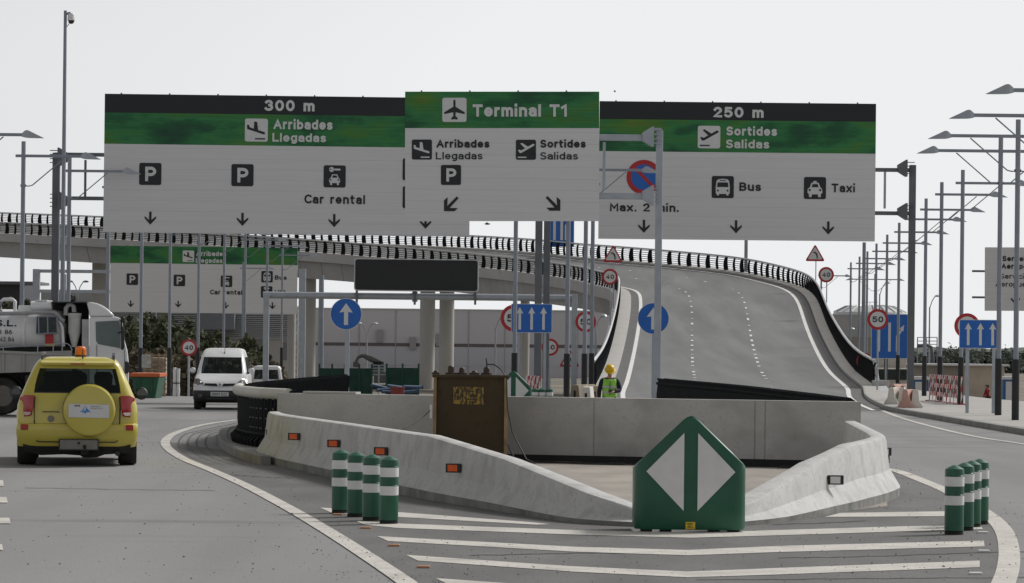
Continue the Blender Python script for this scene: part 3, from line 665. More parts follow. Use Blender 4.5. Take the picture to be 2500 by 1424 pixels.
def on_face(path, px, py, sgn, off=0.235):
    c = catmull([Vector((x, y, 0)) for x, y in path], 60); best = None
    for i, p in enumerate(c):
        t = (c[min(i + 1, len(c) - 1)] - c[max(i - 1, 0)]).normalized(); nn = Vector((t.y, -t.x, 0)) * sgn
        q = p + nn * off; z = P(px, py, q.y).z; q.z = z
        e = abs(pix(q)[0] - px)
        if best is None or e < best[0]: best = (e, q)
    return best[1]
for px, py in ((718, 1066), (814, 1083), (930, 1102), (1107, 1143)):
    q = on_face(jl, px, py, 1); reflector(JL, q, -0.12, orange_reflect)
for px, py, r in ((2040, 1172, 0.1), (2156, 1122, 0.0)):
    q = on_face(jr, px, py, 1, 0.235); reflector(JR, q, r, white_sheet)
q = P(2160, 1103, 45.5); reflector(JR, q, 0.0, white_sheet)

# black slatted railings on the island
def finrail(label, path, wallside, rail_mat, slot=True, step=0.16, hgt=0.92, z0=0.12, lean=0.0, rail_r=0.085, bolts=True):
    pts = resample(catmull(path, 10), step); root = thing('slatted_railing', label, 'railing', tuple(pts[0]))
    sh = MB(root.location); near = MB(root.location); bl = MB(root.location); cnt = 0
    fm = MB(); hs = [0.10, 0.4, 0.7, hgt]; cu = [0.03, 0.0, 0.0, 0.03]
    fm.loft([[Vector((-0.055, c, h)), Vector((0.055, c, h)), Vector((0.055, c + 0.07, h)), Vector((-0.055, c + 0.07, h))] for h, c in zip(hs, cu)])
    fm.prism([Vector((-.012, .05, .12)), Vector((-.012, .05, hgt - .02)), Vector((-.012, .16, hgt + .03)), Vector((-.012, .26, hgt - .03)), Vector((-.012, .22, .5)), Vector((-.012, .2, .12))], (.024, 0, 0))
    o = fm.build('slat', black); fme = o.data; bpy.data.objects.remove(o)
    fm = MB(); fm.loft([[Vector((-0.05, -0.10, 0.0)), Vector((0.05, -0.10, 0.0)), Vector((0.05, 0.03, 0.0)), Vector((-0.05, 0.03, 0.0))], [Vector((-0.05, -0.13, 0.1)), Vector((0.05, -0.13, 0.1)), Vector((0.05, 0.02, 0.1)), Vector((-0.05, 0.02, 0.1))], [Vector((-0.05, -0.06, 0.17)), Vector((0.05, -0.06, 0.17)), Vector((0.05, 0.02, 0.17)), Vector((-0.05, 0.02, 0.17))]])
    o = fm.build('bracket', black, bevel=0.015); bme = o.data; bpy.data.objects.remove(o)
    brackets = 0; rest = MB(root.location)
    for i, p in enumerate(pts):
        t = (pts[min(i + 1, len(pts) - 1)] - pts[max(i - 1, 0)]); ang = math.atan2(t.y, t.x)
        if wallside < 0: ang += math.pi
        if cnt < 98:
            o = bpy.data.objects.new('slat', fme); COL.objects.link(o); o.parent = root; o.location = p + Vector((0, 0, z0)) - root.location; o.rotation_euler = (lean, 0, ang); cnt += 1
        else:
            Mx = Matrix.Translation(p + Vector((0, 0, z0))) @ Matrix.Rotation(ang, 4, 'Z') @ Matrix.Rotation(lean, 4, 'X')
            rest.add([Mx @ v.co for v in fme.vertices], [list(f.vertices) for f in fme.polygons])
        if slot and i % 2 == 0 and i < 60:
            o = bpy.data.objects.new('bracket', bme); COL.objects.link(o); o.parent = root; o.location = p + Vector((0, 0, z0)) - root.location; o.rotation_euler = (0, 0, ang)
        if bolts and i % 2 == 0 and i < 15:
            for h in (0.33, 0.5, 0.67, 0.84):
                Mx = Matrix.Translation(p + Vector((0, 0, z0))) @ Matrix.Rotation(ang, 4, 'Z')
                bl.box(Mx @ Vector((0.0, -0.012, h)), (0.02, 0.03, 0.02), rz=ang)
    if rest.v:
        o = rest.build('slat', black, root); o['kind'] = 'stuff'
    bk = MB(root.location)
    for k in (0.22, hgt - 0.08):
        bk.tube([p + Vector((0, 0, z0 + k)) for p in pts], 0.03, 6)
    bk.build('backing_rails', black, root, smooth=50)
    if bl.v: bl.build('bolts', steel_mid, root)
    if rail_mat:
        MB(root.location).tube([p + Vector((0, 0, z0 + hgt + 0.02)) for p in pts[::2]] , rail_r, 12).build('top_rail', rail_mat, root, smooth=50)
    return root, pts
lp = [(-3.8, 55.78, 0), (-4.45, 57.3, 0), (-5.05, 60.5, 0), (-5.28, 65, 0), (-5.15, 71, 0), (-4.9, 78, 0), (-4.5, 86, 0)]
LRAIL, lpts = finrail("curved black slatted railing with a pale tube on top, at the wall's left end", lp, -1, None, hgt=1.0)
MB(LRAIL.location).tube([p + Vector((0, 0, 1.06)) for p in lpts if p.y < 63.5], 0.098, 14).build('top_rail', rail_cream, LRAIL, smooth=50)
MB(LRAIL.location).tube([p + Vector((0, 0, 1.10)) for p in lpts if p.y > 63.3], 0.022, 8).build('top_rail', black, LRAIL, smooth=50)
q = P(659, 1055, 54.6); reflector(LRAIL, (q.x, q.y - 0.12, q.z), 0.3, orange_reflect, 0.11, 0.09)
m = MB(LRAIL.location)
low = [p for p in lpts if p.y < 70]
t0 = [p + Vector((0.02, 0, 0)) for p in low]
m.loft([[p + Vector((-0.04, 0, 0.1)), p + Vector((-0.03, 0, 0.27)), p + Vector((0.12, 0, 0.27)), p + Vector((0.12, 0, 0.1))] for p in t0]); m.build('plinth', jersey, LRAIL, smooth=30)
rp = [(5.42, 54.0, -0.02), (5.0, 56.6, 0.02), (4.15, 61.3, 0.09), (2.97, 67.3, 0.15)]
RRAIL, _ = finrail('straight black slatted railing behind the right half of the concrete wall', rp, -1, None, slot=False, step=0.105, hgt=1.0, z0=0.12, lean=0.0, bolts=False)
MB(RRAIL.location).tube([Vector((5.45, 53.95, 1.11)), Vector((4.17, 61.3, 1.22)), Vector((3.0, 67.35, 1.28))], 0.018, 6).build('top_rail', black, RRAIL, smooth=50)
# ------------------------------------------------------------------ airport direction signs and road signs
B_, M_, R_g = .23, .205, .16
ks = [(t, w, sp) for t, w, sp in [('Terminal T1', B_, 1.0), ('Arribades', B_, 1), ('Llegadas', R_g, 1), ('Sortides', B_, 1), ('Salidas', R_g, 1), ('Llegadas', M_, 1), ('Salidas', M_, 1), ('300 m', B_, 1.3), ('250 m', B_, 1.3), ('Car rental', M_, 1.3), ('Max. 2 min.', M_, 1.2), ('Bus', M_, 1.1), ('Taxi', M_, 1.1), ('VIP', M_, 1), ('P', .21, 1),
      ('40', .19, 1.2), ('50', .19, 1.2), ('Serveis', B_, 1), ('Aeroport', B_, 1), ('Servicios', R_g, 1), ('Aeropuerto', R_g, 1), ('S.L.', .2, 1), ('03 86', .15, 1), ('42 84', .15, 1), ('aena', .2, 1), ('AEROPUERTO', .14, 1), ('DE BARCELONA', .14, 1), ('0893 DZZ', .15, 1)]]
words(ks)
class Face:
    """a flat sign face standing at distance d; shapes are given in photo pixels and become metres on that face"""
    def __init__(s, root, d, slope=0.0, parent=None): s.r, s.d, s.k, s.p = root, d, slope, parent
    def q(s, cx, cy, dx, dy, off=0.0):
        v = P(cx + dx - s.k * dy, cy + dy + s.k * dx, s.d); v.y -= off; return v
    def shape(s, mb, cx, cy, pts, off, thick=0.0):
        vs = [s.q(cx, cy, x, y, off) for x, y in pts]
        if thick: mb.prism(vs, (0, thick, 0))
        else: mb.poly(vs)
    def rect(s, name, cx, cy, x0, y0, x1, y1, mat, off, thick=0.0, parent=None):
        m = MB(s.r.location); s.shape(m, cx, cy, [(x0, y0), (x1, y0), (x1, y1), (x0, y1)], off, thick); return m.build(name, mat, parent or s.p)
    def word(s, key, x0, x1, yb, cap, mat, off, parent=None, name='lettering', y_at_left=True):
        vs, fs, a, b = WORDS[key]; kx = (x1 - x0) / (b - a); ky = cap / CAP
        m = MB(s.r.location); m.add([s.q(x0, yb, (v.x - a) * kx, -v.y * ky, off + v.z * .8) for v in vs], fs); return m.build(name, mat, parent or s.p, recalc=False)
def rrect(w, h, r, n=5):
    pts = []
    for cx, cy, a0 in ((w - r, -h + r, -90), (w - r, h - r, 0), (-w + r, h - r, 90), (-w + r, -h + r, 180)):
        for k in range(n + 1):
            a = math.radians(a0 + 90 * k / n); pts.append((cx + r * math.cos(a), cy + r * math.sin(a)))
    return pts
def circ(cx, cy, r, n=14): return [(cx + r * math.cos(2 * math.pi * k / n), cy + r * math.sin(2 * math.pi * k / n)) for k in range(n)]
ARR = [(.09, .27), (.18, .28), (.21, .38), (.39, .44), (.40, .12), (.53, .15), (.58, .50), (.86, .585), (.885, .65), (.83, .69), (.55, .60), (.10, .46)]
DEP = [(.21, .19), (.31, .16), (.60, .345), (.86, .20), (.93, .24), (.90, .30), (.27, .66), (.19, .66), (.11, .53), (.16, .49), (.26, .535), (.46, .43)]
hp = [(.53, .09), (.545, .14), (.545, .37), (.92, .60), (.92, .68), (.55, .60), (.545, .76), (.635, .84), (.62, .91), (.50, .885)]
TOPV = [(.5, .075)] + hp + [(1 - x, y) for x, y in hp[::-1][1:]]
CARB = [(.33, .56 - .0), (.385, .41), (.62, .41), (.68, .56), (.74, .62), (.75, .75), (.70, .79), (.70, .88), (.64, .90), (.61, .88), (.60, .80), (.40, .80), (.39, .88), (.36, .90), (.30, .88), (.30, .79), (.25, .75), (.26, .62)]
def pictogram(fc, kind, cx, cy, size, bgm, fgm, off=0.012, parent=None):
    h = size / 2; m = MB(fc.r.location); m.mi = 0; fc.shape(m, cx, cy, rrect(h, h, size * .09), off)
    def U(pts, lay, dy=0.0, mi=1, sc=1.0):
        m.mi = mi; fc.shape(m, cx, cy, [((.5 + (x - .5) * sc - .5) * size, (.5 + (y - .5) * sc + dy - .5) * size) for x, y in pts], off + 0.006 * lay)
    if kind == 'arrival': U(ARR, 1); U([(.44, .85), (.885, .85), (.885, .91), (.44, .91)], 1)
    elif kind == 'departure': U(DEP, 1); U([(.09, .845), (.53, .845), (.53, .905), (.09, .905)], 1)
    elif kind == 'plane': U(TOPV, 1)
    elif kind in ('car', 'taxi'):
        sc, dy = (1.0, 0.0) if kind == 'car' else (1.35, -0.12)
        U(CARB, 1, dy, 1, sc)
        U([(.385, .56), (.42, .455), (.585, .455), (.625, .56)], 2, dy, 0, sc)
        for x in (.325, .675): U(circ(x, .655, .038), 2, dy, 0, sc)
        if kind == 'car':
            U(circ(.36, .19, .115), 1); U([(.44, .15), (.74, .15), (.78, .19), (.72, .235), (.50, .225), (.44, .27)], 1); U(circ(.30, .19, .035), 2, 0, 0)
        else: U([(.43, .18), (.57, .18), (.58, .26), (.42, .26)], 1)
    elif kind == 'bus':
        U([(.22, .22), (.30, .15), (.5, .125), (.70, .15), (.78, .22), (.82, .50), (.81, .80), (.77, .81), (.76, .88), (.67, .88), (.66, .81), (.34, .81), (.33, .88), (.24, .88), (.23, .81), (.19, .80), (.18, .50)], 1)
        U([(.27, .29), (.73, .29), (.76, .50), (.24, .50)], 2, 0, 0); U([(.36, .19), (.64, .19), (.64, .225), (.36, .225)], 2, 0, 0)
        for x in (.28, .72): U(circ(x, .66, .045), 2, 0, 0)
    elif kind == 'P':
        vs, fs, a, b = WORDS[('P', .21, 1)]; kx, ky = size * .50 / (b - a), size * .66 / CAP; m.mi = 1
        m.add([fc.q(cx, cy, (v.x - a) * kx - size * .23, size * .33 - v.y * ky, off + 0.006 + v.z) for v in vs], fs)
    return m.build('pictogram', [bgm, fgm], parent or fc.p, recalc=False)
DOWN = [(-3, -16), (3, -16), (3, 4), (14, -5), (14, .5), (0, 16), (-14, .5), (-14, -5), (-3, 4)]
DIAG = [(-19, -15), (-14, -19), (9, 4), (8, -17), (17, -9.5), (17, 17), (-9, 17), (-17, 9.5), (3, 9)]
def arrow(fc, cx, cy, pts, mat, off=0.012, sc=1.0, flip=1):
    m = MB(fc.r.location); fc.shape(m, cx, cy, [(x * sc * flip, y * sc) for x, y in pts], off); return m.build('arrow', mat, fc.p, recalc=False)
def gpost(root, px, d, ztop, w, mat, base=True):
    q = P(px, 848, d); z0 = tz(q.x, d)
    MB(root.location).box((q.x, d + 0.30, (z0 + ztop) / 2), (w, w, ztop - z0)).build('post', mat, root, bevel=0.02)
    if base: MB(root.location).box((q.x, d + 0.30, z0 + 0.02), (w * 2.2, w * 2.2, 0.05)).build('base_plate', mat, root)
def gbeam(root, px0, px1, py, d, th, mat):
    a, c = P(px0, py, d), P(px1, py, d); z = (a.z + c.z) / 2
    MB(root.location).box(((a.x + c.x) / 2, d + 0.30, z), (abs(c.x - a.x), th * 0.9, th)).build('beam', mat, root, bevel=0.015)
def gflange(root, px, py, d, mat, sgn):
    q = P(px, py, d); m = MB(root.location)
    m.prism([q + Vector((0, 0.1, .30)), q + Vector((0.05 * sgn, .1, .30)), q + Vector((.34 * sgn, .1, .12)), q + Vector((.34 * sgn, .1, -.12)), q + Vector((.05 * sgn, .1, -.30)), q + Vector((0, .1, -.30))], (0, 0.4, 0))
    for k in (-.2, -.07, .07, .2): m.box(q + Vector((-0.11 * sgn, 0.12, k)), (.28, .03, .03))
    m.build('flange', mat, root)
def gstrut(root, px, py0, py1, d, w, mat):
    a, c = P(px, py0, d), P(px, py1, d); MB(root.location).box((a.x, d + .3, (a.z + c.z) / 2), (w, w, a.z - c.z - 0.1)).build('strut', mat, root)
def panel(root, x0, y0, w, h, d, slope, mat=None):
    fc = Face(root, d, slope); p = fc.rect('panel', x0, y0, 0, 0, w, h, mat or sign_white, 0.0, 0.10, root); fc.p = p
    m = MB(root.location)
    for k in range(int(w / 118) + 1): m.box(fc.q(x0, y0, 40 + k * 118, -1.2, -0.05), (0.05, 0.06, 0.05))
    m.build('clip', steel_dark, p); return fc

# front: Terminal T1
d = 98.7; q = P(1606, 848, d)
g = thing('gantry_sign', 'overhead sign reading Terminal T1, in front of the two wider overhead signs', 'road sign', (q.x, d + .3, 0))
fc = panel(g, 989, 224, 474, 316, d, 0.0)
fc.rect('band', 989, 224, 0, 0, 474, 89, green_band, 0.006)
pictogram(fc, 'plane', 1109.5, 268.5, 59, sign_face, ink, 0.012)
fc.word(('Terminal T1', B_, 1), 1154, 1384, 285, 30, sign_face, 0.012)
pictogram(fc, 'arrival', 1030, 365.5, 49, ink, sign_face); pictogram(fc, 'departure', 1284, 366, 49, ink, sign_face)
fc.word(('Arribades', B_, 1), 1065, 1195, 361, 19.5, ink, 0.012); fc.word(('Llegadas', R_g, 1), 1064, 1178, 389.5, 18, ink, 0.012)
fc.word(('Sortides', B_, 1), 1319, 1430, 361, 19.5, ink, 0.012); fc.word(('Salidas', R_g, 1), 1319, 1411, 390, 18, ink, 0.012)
pictogram(fc, 'P', 1101, 427.5, 49, ink, sign_face)
arrow(fc, 1101, 499, DIAG, ink, flip=-1); arrow(fc, 1351, 498, DIAG, ink)
gpost(g, 1606, d, P(1606, 318, d).z, 0.205, steel)
for py in (333, 476): gbeam(g, 1080, 1597, py, d, 0.19, steel); gflange(g, 1597, py, d, steel, -1)
gstrut(g, 1476, 342, 468, d, 0.085, steel)
MB(g.location).box(P(1606, 316, d) + Vector((0, .3, .03)), (.24, .24, .05)).build('post_cap', steel, g)

# left rear: 300 m arrivals
d, k = 108.5, 0.0125; q = P(130, 848, d)
g = thing('gantry_sign', 'widest overhead sign reading 300 m and Arribades, on the left between dark gantry posts', 'road sign', (q.x, d + .3, 0))
fc = panel(g, 256, 229, 894, 338, d, k)
fc.rect('band', 256, 229, 0, 0, 894, 46, sign_black, 0.006); fc.rect('band', 256, 229, 0, 46, 894, 122, green_band, 0.006)
fc.word(('300 m', B_, 1.3), 645, 768, 271, 27, sign_face, 0.012)
pictogram(fc, 'arrival', 626, 318, 56, sign_face, ink)
fc.word(('Arribades', B_, 1), 667, 812, 315.5, 24, sign_face, 0.012); fc.word(('Llegadas', M_, 1), 665, 796, 346, 21, sign_face, 0.012)
pictogram(fc, 'P', 367, 425, 54, ink, sign_face); pictogram(fc, 'P', 592, 428, 54, ink, sign_face); pictogram(fc, 'car', 817, 431, 54, ink, sign_face)
fc.word(('Car rental', M_, 1.3), 743, 891, 497, 22, ink, 0.012)
pictogram(fc, 'bus', 1010, 414, 54, ink, sign_face); pictogram(fc, 'P', 1010, 482, 54, ink, sign_face)
for px, py in ((367, 533), (592, 536), (816, 539), (1039, 543)): arrow(fc, px, py, DOWN, ink)
for px in (130, 1313): gpost(g, px, d, P(px, 372, d).z, 0.24, steel_dark)
for py in (382, 489): gbeam(g, 130, 1313, py, d, 0.125, steel_dark); gflange(g, 139, py, d, steel_dark, 1)
gstrut(g, 206, 386, 485, d, 0.075, steel_dark)

# right rear: 250 m departures
d, k = 117.0, 0.0100; q = P(2226, 848, d)
g = thing('gantry_sign', 'overhead sign reading 250 m and Sortides with bus and taxi symbols, on the right', 'road sign', (q.x, d + .3, 0))
fc = panel(g, 1464, 247, 675, 336, d, k)
fc.rect('band', 1464, 247, 0, 0, 675, 44, sign_black, 0.006); fc.rect('band', 1464, 247, 0, 44, 675, 122, green_band, 0.006)
fc.word(('250 m', B_, 1.3), 1740, 1864, 287, 26, sign_face, 0.012)
pictogram(fc, 'departure', 1731, 335, 55, sign_face, ink)
fc.word(('Sortides', B_, 1), 1773, 1897, 331, 22, sign_face, 0.012); fc.word(('Salidas', M_, 1), 1772, 1878, 362, 21, sign_face, 0.012)
m = MB(g.location); fc.shape(m, 1572, 433, circ(0, 0, 42.5, 48), 0.012); m.mi = 1; fc.shape(m, 1572, 433, circ(0, 0, 31, 40), 0.018); m.mi = 0
fc.shape(m, 1572, 433, [(-23.5, -18), (-18, -23.5), (23.5, 18), (18, 23.5)], 0.024); m.build('no_parking_symbol', [red_sign, blue_sign], fc.p, recalc=False)
fc.word(('Max. 2 min.', M_, 1.2), 1489, 1657, 516, 20, ink, 0.012)
pictogram(fc, 'bus', 1764.5, 457, 54, ink, sign_face); pictogram(fc, 'taxi', 1989.5, 459.5, 54, ink, sign_face)
fc.word(('Bus', M_, 1.1), 1805, 1858, 466.5, 21, ink, 0.012); fc.word(('Taxi', M_, 1.1), 2030, 2087, 469.5, 21, ink, 0.012)
for px, py in ((1572, 553), (1797, 554), (2022, 557)): arrow(fc, px, py, DOWN, ink)
for px in (2226, 1333): gpost(g, px, d, P(px, 402, d).z, 0.235, steel_dark)
for py in (410, 516): gbeam(g, 1333, 2226, py, d, 0.14, steel_dark); gflange(g, 2217, py, d, steel_dark, -1)
gstrut(g, 2163, 415, 512, d, 0.08, steel)

# far left: second arrivals sign
d, k = 240.0, 0.0125; q = P(86, 848, d)
g = thing('gantry_sign', 'smaller distant arrivals sign without a distance band, seen below the widest sign', 'road sign', (q.x, d + .3, tz(q.x, d)))
fc = panel(g, 270, 600, 457, 162, d, k)
fc.rect('band', 270, 600, 0, 0, 457, 42, green_band, 0.01)
pictogram(fc, 'arrival', 460, 626, 28, sign_face, ink, 0.02)
fc.word(('Arribades', B_, 1), 479, 552, 625, 11.5, sign_face, 0.02); fc.word(('Llegadas', M_, 1), 478, 543, 641.5, 11, sign_face, 0.02)
pictogram(fc, 'P', 323, 682, 28, ink, sign_face, 0.02); pictogram(fc, 'P', 438, 685, 28, ink, sign_face, 0.02); pictogram(fc, 'car', 553, 687, 28, ink, sign_face, 0.02)
pictogram(fc, 'bus', 652, 676, 28, ink, sign_face, 0.02); pictogram(fc, 'car', 651, 713, 28, ink, sign_face, 0.02)
fc.word(('Car rental', M_, 1.3), 513, 591, 719, 11.5, ink, 0.02); fc.word(('Bus', M_, 1.1), 671, 700, 683, 10.5, ink, 0.02); fc.word(('VIP', M_, 1), 670, 697, 719, 10.5, ink, 0.02)
for px, py in ((319, 742), (435, 743), (551, 746), (665, 747)): arrow(fc, px, py, DOWN, ink, 0.02, 0.52)
for px in (86, 736): gpost(g, px, d, P(px, 657, d).z, 0.5, steel)
for py in (665, 714): gbeam(g, 86, 736, py, d, 0.24, steel)
gstrut(g, 158, 668, 711, d, 0.12, steel)

# far right: services sign, cut by the frame
d, k = 190.0, 0.004; q = P(2590, 848, d)
g = thing('gantry_sign', 'pale sign reading Serveis Aeroport at the right edge of the picture, behind lamp posts', 'road sign', (q.x, d + .3, tz(q.x, d)))
fc = panel(g, 2405, 604, 165, 155, d, k)
fc.word(('Serveis', B_, 1), 2447, 2513, 638, 13, ink, 0.02); fc.word(('Aeroport', B_, 1), 2444, 2524, 656.5, 13, ink, 0.02)
fc.word(('Servicios', R_g, 1), 2442, 2520, 681, 12.5, ink, 0.02); fc.word(('Aeropuerto', R_g, 1), 2430, 2532, 700, 12.5, ink, 0.02)
arrow(fc, 2479, 731, DOWN, ink, 0.02, 0.8)
gpost(g, 2600, d, P(2600, 650, d).z, 0.4, steel)
for py in (663, 727): gbeam(g, 2375, 2600, py, d, 0.12, steel_dark)

# electronic message board on its own beam
d = 150.0; q = P(648, 848, d)
g = thing('message_board', 'black electronic message board with pale rim, switched off, on a grey beam under the viaduct', 'message board', (q.x, d + .3, tz(q.x, d)))
fc = Face(g, d, 0.0115)
m = MB(g.location); fc.shape(m, 1016.5, 672, rrect(152, 39.5, 7), 0.0, 0.5); pn = m.build('housing', rail_m, g); fc.p = pn
m = MB(g.location); fc.shape(m, 1016.5, 672, rrect(149.5, 37.2, 6), 0.012); m.build('front', ink, pn, recalc=False)
dotm = M('display_dots', (0.012, 0.013, 0.015), 0.35, var=0.5, scale=60)
for dx in (-113, 112): fc.rect('display', 1016.5, 672, dx - 27, -28, dx + 27, 29, dotm, 0.02)
fc.rect('display', 1016.5, 672, -78, -28, 78, 29, dotm, 0.02)
for px in (648, 1402): gpost(g, px, d, P(px, 718, d).z, 0.26, steel)
a, c = P(640, 720, d), P(1408, 728, d)
MB(g.location).tube([a + Vector((0, .55, 0)), c + Vector((0, .55, 0))], 0.155, 12).build('beam', steel, g, smooth=40)
m = MB(g.location)
for px in (870, 1012, 1160): z = P(px, 724, d); m.box(z + Vector((0, .4, 0)), (0.10, .3, 0.75))
m.build('bracket', steel_dark, g)
m = MB(g.location); z = P(1012, 724, d) + Vector((0, .55, 0)); m.tube([z - Vector((.12, 0, 0)), z + Vector((.12, 0, 0))], 0.24, 12); m.build('flange', steel, g)

# road signs on thin poles
def disc_pole(root, px, d, zb, zt, r=0.04, mat=None, lean=0.0):
    q = P(px, 848, d); MB(root.location).cyl((q.x, d + .06, zb), (q.x, d + .06, zt), r, r, 10).build('pole', mat or steel, root, smooth=40)
def speed_sign(px, py, rp, d, txt, label, zb=None, group='round speed limit signs', pole_px=None):
    q = P(px, py, d); zb = tz(q.x, d) if zb is None else zb
    g = thing('speed_sign', label, 'road sign', (q.x, d, zb), 0, group); fc = Face(g, d, ROLL)
    m = MB(g.location); fc.shape(m, px, py, circ(0, 0, rp, 40), 0.0, 0.03); dk = m.build('disc', red_sign, g); fc.p = dk
    m = MB(g.location); fc.shape(m, px, py, circ(0, 0, rp * .74, 36), 0.008); m.build('face', sign_face, dk, recalc=False)
    fc.word((txt, .19, 1.2), px - rp * .53, px + rp * .53, py + rp * .27, rp * .56, ink, 0.016, dk)
    disc_pole(g, pole_px or px, d, zb, q.z + rp * d / F * .5); return g
def triangle_sign(px, py, w, d, label, zb=None):
    q = P(px, py, d); zb = tz(q.x, d) if zb is None else zb; h = w * .89
    g = thing('warning_sign', label, 'road sign', (q.x, d, zb), 0, 'triangular bend warning signs'); fc = Face(g, d, ROLL)
    def tri(k):
        out = []
        for cx, cy, a0 in ((0, -h * .56, -150), (w / 2, h * .44, -30), (-w / 2, h * .44, 90)):
            cx, cy = cx * k, cy * k; l = math.hypot(cx, cy); r = w * .06 * k; ox, oy = cx - cx / l * 2 * r, cy - cy / l * 2 * r
            for j in range(5): a = math.radians(a0 + 120 * j / 4); out.append((ox + r * math.cos(a), oy + r * math.sin(a)))
        return out
    m = MB(g.location); fc.shape(m, px, py, tri(1.0), 0.0, 0.03); t = m.build('triangle', red_sign, g); fc.p = t
    m = MB(g.location); fc.shape(m, px, py, tri(.74), 0.01); m.build('face', sign_face, t, recalc=False)
    m = MB(g.location); fc.shape(m, px, py, [(-.10 * w, -.10 * w), (.0 * w, -.11 * w), (.10 * w, -.02 * w), (.135 * w, .12 * w), (.135 * w, .24 * w), (.075 * w, .24 * w), (.075 * w, .14 * w), (.03 * w, .02 * w), (-.02 * w, -.045 * w), (-.11 * w, -.05 * w)], 0.02); m.build('bend_symbol', ink, t, recalc=False)
    disc_pole(g, px, d, zb, q.z); return g
speed_sign(461, 849, 20, 125, '40', 'red ringed 40 speed sign left of the white front-facing van')
speed_sign(1489, 676, 19.5, 225, '40', 'red ringed 40 speed sign at the left railing of the ramp, below a triangle', 2.9)
speed_sign(2017, 671, 19, 235, '40', 'red ringed 40 speed sign outside the right railing of the ramp', 3.6)
speed_sign(1430, 786, 25.5, 144, '50', 'red ringed 50 speed sign half hidden behind two lamp posts left of the ramp')
speed_sign(1343, 848, 21, 168, '40', 'small red ringed 40 sign low down, partly hidden behind dark gantry posts')
speed_sign(1255, 777, 33, 110, '50', 'large red ringed 50 sign half hidden behind the middle blue lane sign')
speed_sign(2143, 780, 25.5, 144, '50', 'clear red ringed 50 speed sign overlapping a blue lane sign on the right')
speed_sign(2361, 796, 31, 107, '50', 'red ringed sign mostly hidden behind the right three-arrow lane sign')
speed_sign(2111, 882, 20, 175, '50', 'red ringed sign of which only the top shows over the right ramp railing')
triangle_sign(1496.5, 622, 49, 238, 'red bend warning triangle above the 40 sign at the left side of the ramp', 4.6)
triangle_sign(1990, 620, 48, 258, 'red bend warning triangle against the sky above the right ramp railing', 6.4)
triangle_sign(1390, 877, 50, 180, 'red warning triangle low beside the pier, partly hidden by a black lamp sleeve')
UPA = [(0, -.62), (.42, -.08), (.13, -.12), (.13, .62), (-.13, .62), (-.13, -.12), (-.42, -.08)]
def ahead_sign(px, py, rp, d, label, pole_px):
    q = P(px, py, d); g = thing('ahead_only_sign', label, 'road sign', (q.x, d, tz(q.x, d)), 0, 'round blue ahead only signs'); fc = Face(g, d, ROLL)
    m = MB(g.location); fc.shape(m, px, py, circ(0, 0, rp, 44), 0.0, 0.03); dk = m.build('disc', white_sheet, g); fc.p = dk
    m = MB(g.location); fc.shape(m, px, py, circ(0, 0, rp * .965, 44), 0.008); m.build('face', blue_sign, dk, recalc=False)
    m = MB(g.location); fc.shape(m, px, py, [(x * rp * 1.02, y * rp * 1.12) for x, y in UPA], 0.016); m.build('arrow', sign_face, dk, recalc=False)
    MB(g.location).box((P(pole_px, 848, d).x, d + .09, (tz(q.x, d) + q.z) / 2), (.13, .09, q.z - tz(q.x, d))).build('pole', steel, g, bevel=0.01)
ahead_sign(845, 767, 38.5, 92, 'round blue sign with white up arrow on a grey pole, left below the message board', 847)
ahead_sign(1595, 778, 38.5, 101, 'round blue sign with white up arrow behind the tall grey gantry post', 1597)
def lane_sign(x0, y0, x1, y1, d, label, kind, legs, zb=None, ar=None):
    cx, cy, w, h = (x0 + x1) / 2, (y0 + y1) / 2, (x1 - x0) / 2, (y1 - y0) / 2; q = P(cx, cy, d)
    zb = tz(q.x, d) if zb is None else zb
    g = thing('lane_sign', label, 'road sign', (q.x, d, zb), 0, 'blue rectangular lane signs'); fc = Face(g, d, ROLL * .8)
    m = MB(g.location); fc.shape(m, cx, cy, rrect(w, h, 2), 0.0, 0.04); pn = m.build('panel', white_sheet, g); fc.p = pn
    m = MB(g.location); fc.shape(m, cx, cy, rrect(w - 1.2, h - 1.2, 2), 0.008); m.build('face', blue_sign, pn, recalc=False)
    for k in (-1, 0, 1):
        ox = k * w * .58; m = MB(g.location)
        if kind == 'up': fc.shape(m, cx, cy, [(ox + x, y) for x, y in [(0, -h * .78), (w * .17, -h * .32), (w * .065, -h * .36), (w * .065, h * .78), (-w * .065, h * .78), (-w * .065, -h * .36), (-w * .17, -h * .32)]], 0.016)
        elif k < 1: fc.shape(m, cx, cy, [(ox - 3.2, -h * .62), (ox + 3.2, -h * .62), (ox + 3.2, h * .68), (ox - 3.2, h * .68)], 0.016)
        else: fc.shape(m, cx, cy, [(ox - 10, h * .68), (ox - 10, -h * .02), (ox + 2, -h * .30), (ox - 1, -h * .36), (ox + 10, -h * .52), (ox + 8, -h * .22), (ox + 5.5, -h * .26), (ox - 4, -h * .0), (ox - 4, h * .68)], 0.016)
        m.build('arrow', sign_face, pn, recalc=False)
    for lx in legs:
        z = P(lx, cy, d); MB(g.location).box((z.x, d + .09, (zb + q.z) / 2), (.09, .06, q.z - zb)).build('leg', steel, g)
lane_sign(1248, 742, 1348, 813, 104, 'blue lane sign with three white up arrows in the middle, beside the dark gantry posts', 'up', (1267, 1331))
lane_sign(2342, 781, 2445, 851, 95, 'blue lane sign with three white up arrows on two legs on the right pavement', 'up', (2364, 2428), 0.13)
lane_sign(2127, 767, 2216, 876, 158, 'blue lane sign with a right lane bending off, behind the clear 50 sign', 'merge', (2164, 2191))
lane_sign(1341, 500, 1402, 603, 300, 'blue lane sign high on the viaduct, mostly hidden behind the Terminal T1 sign', 'merge', (1377,), 10.2)
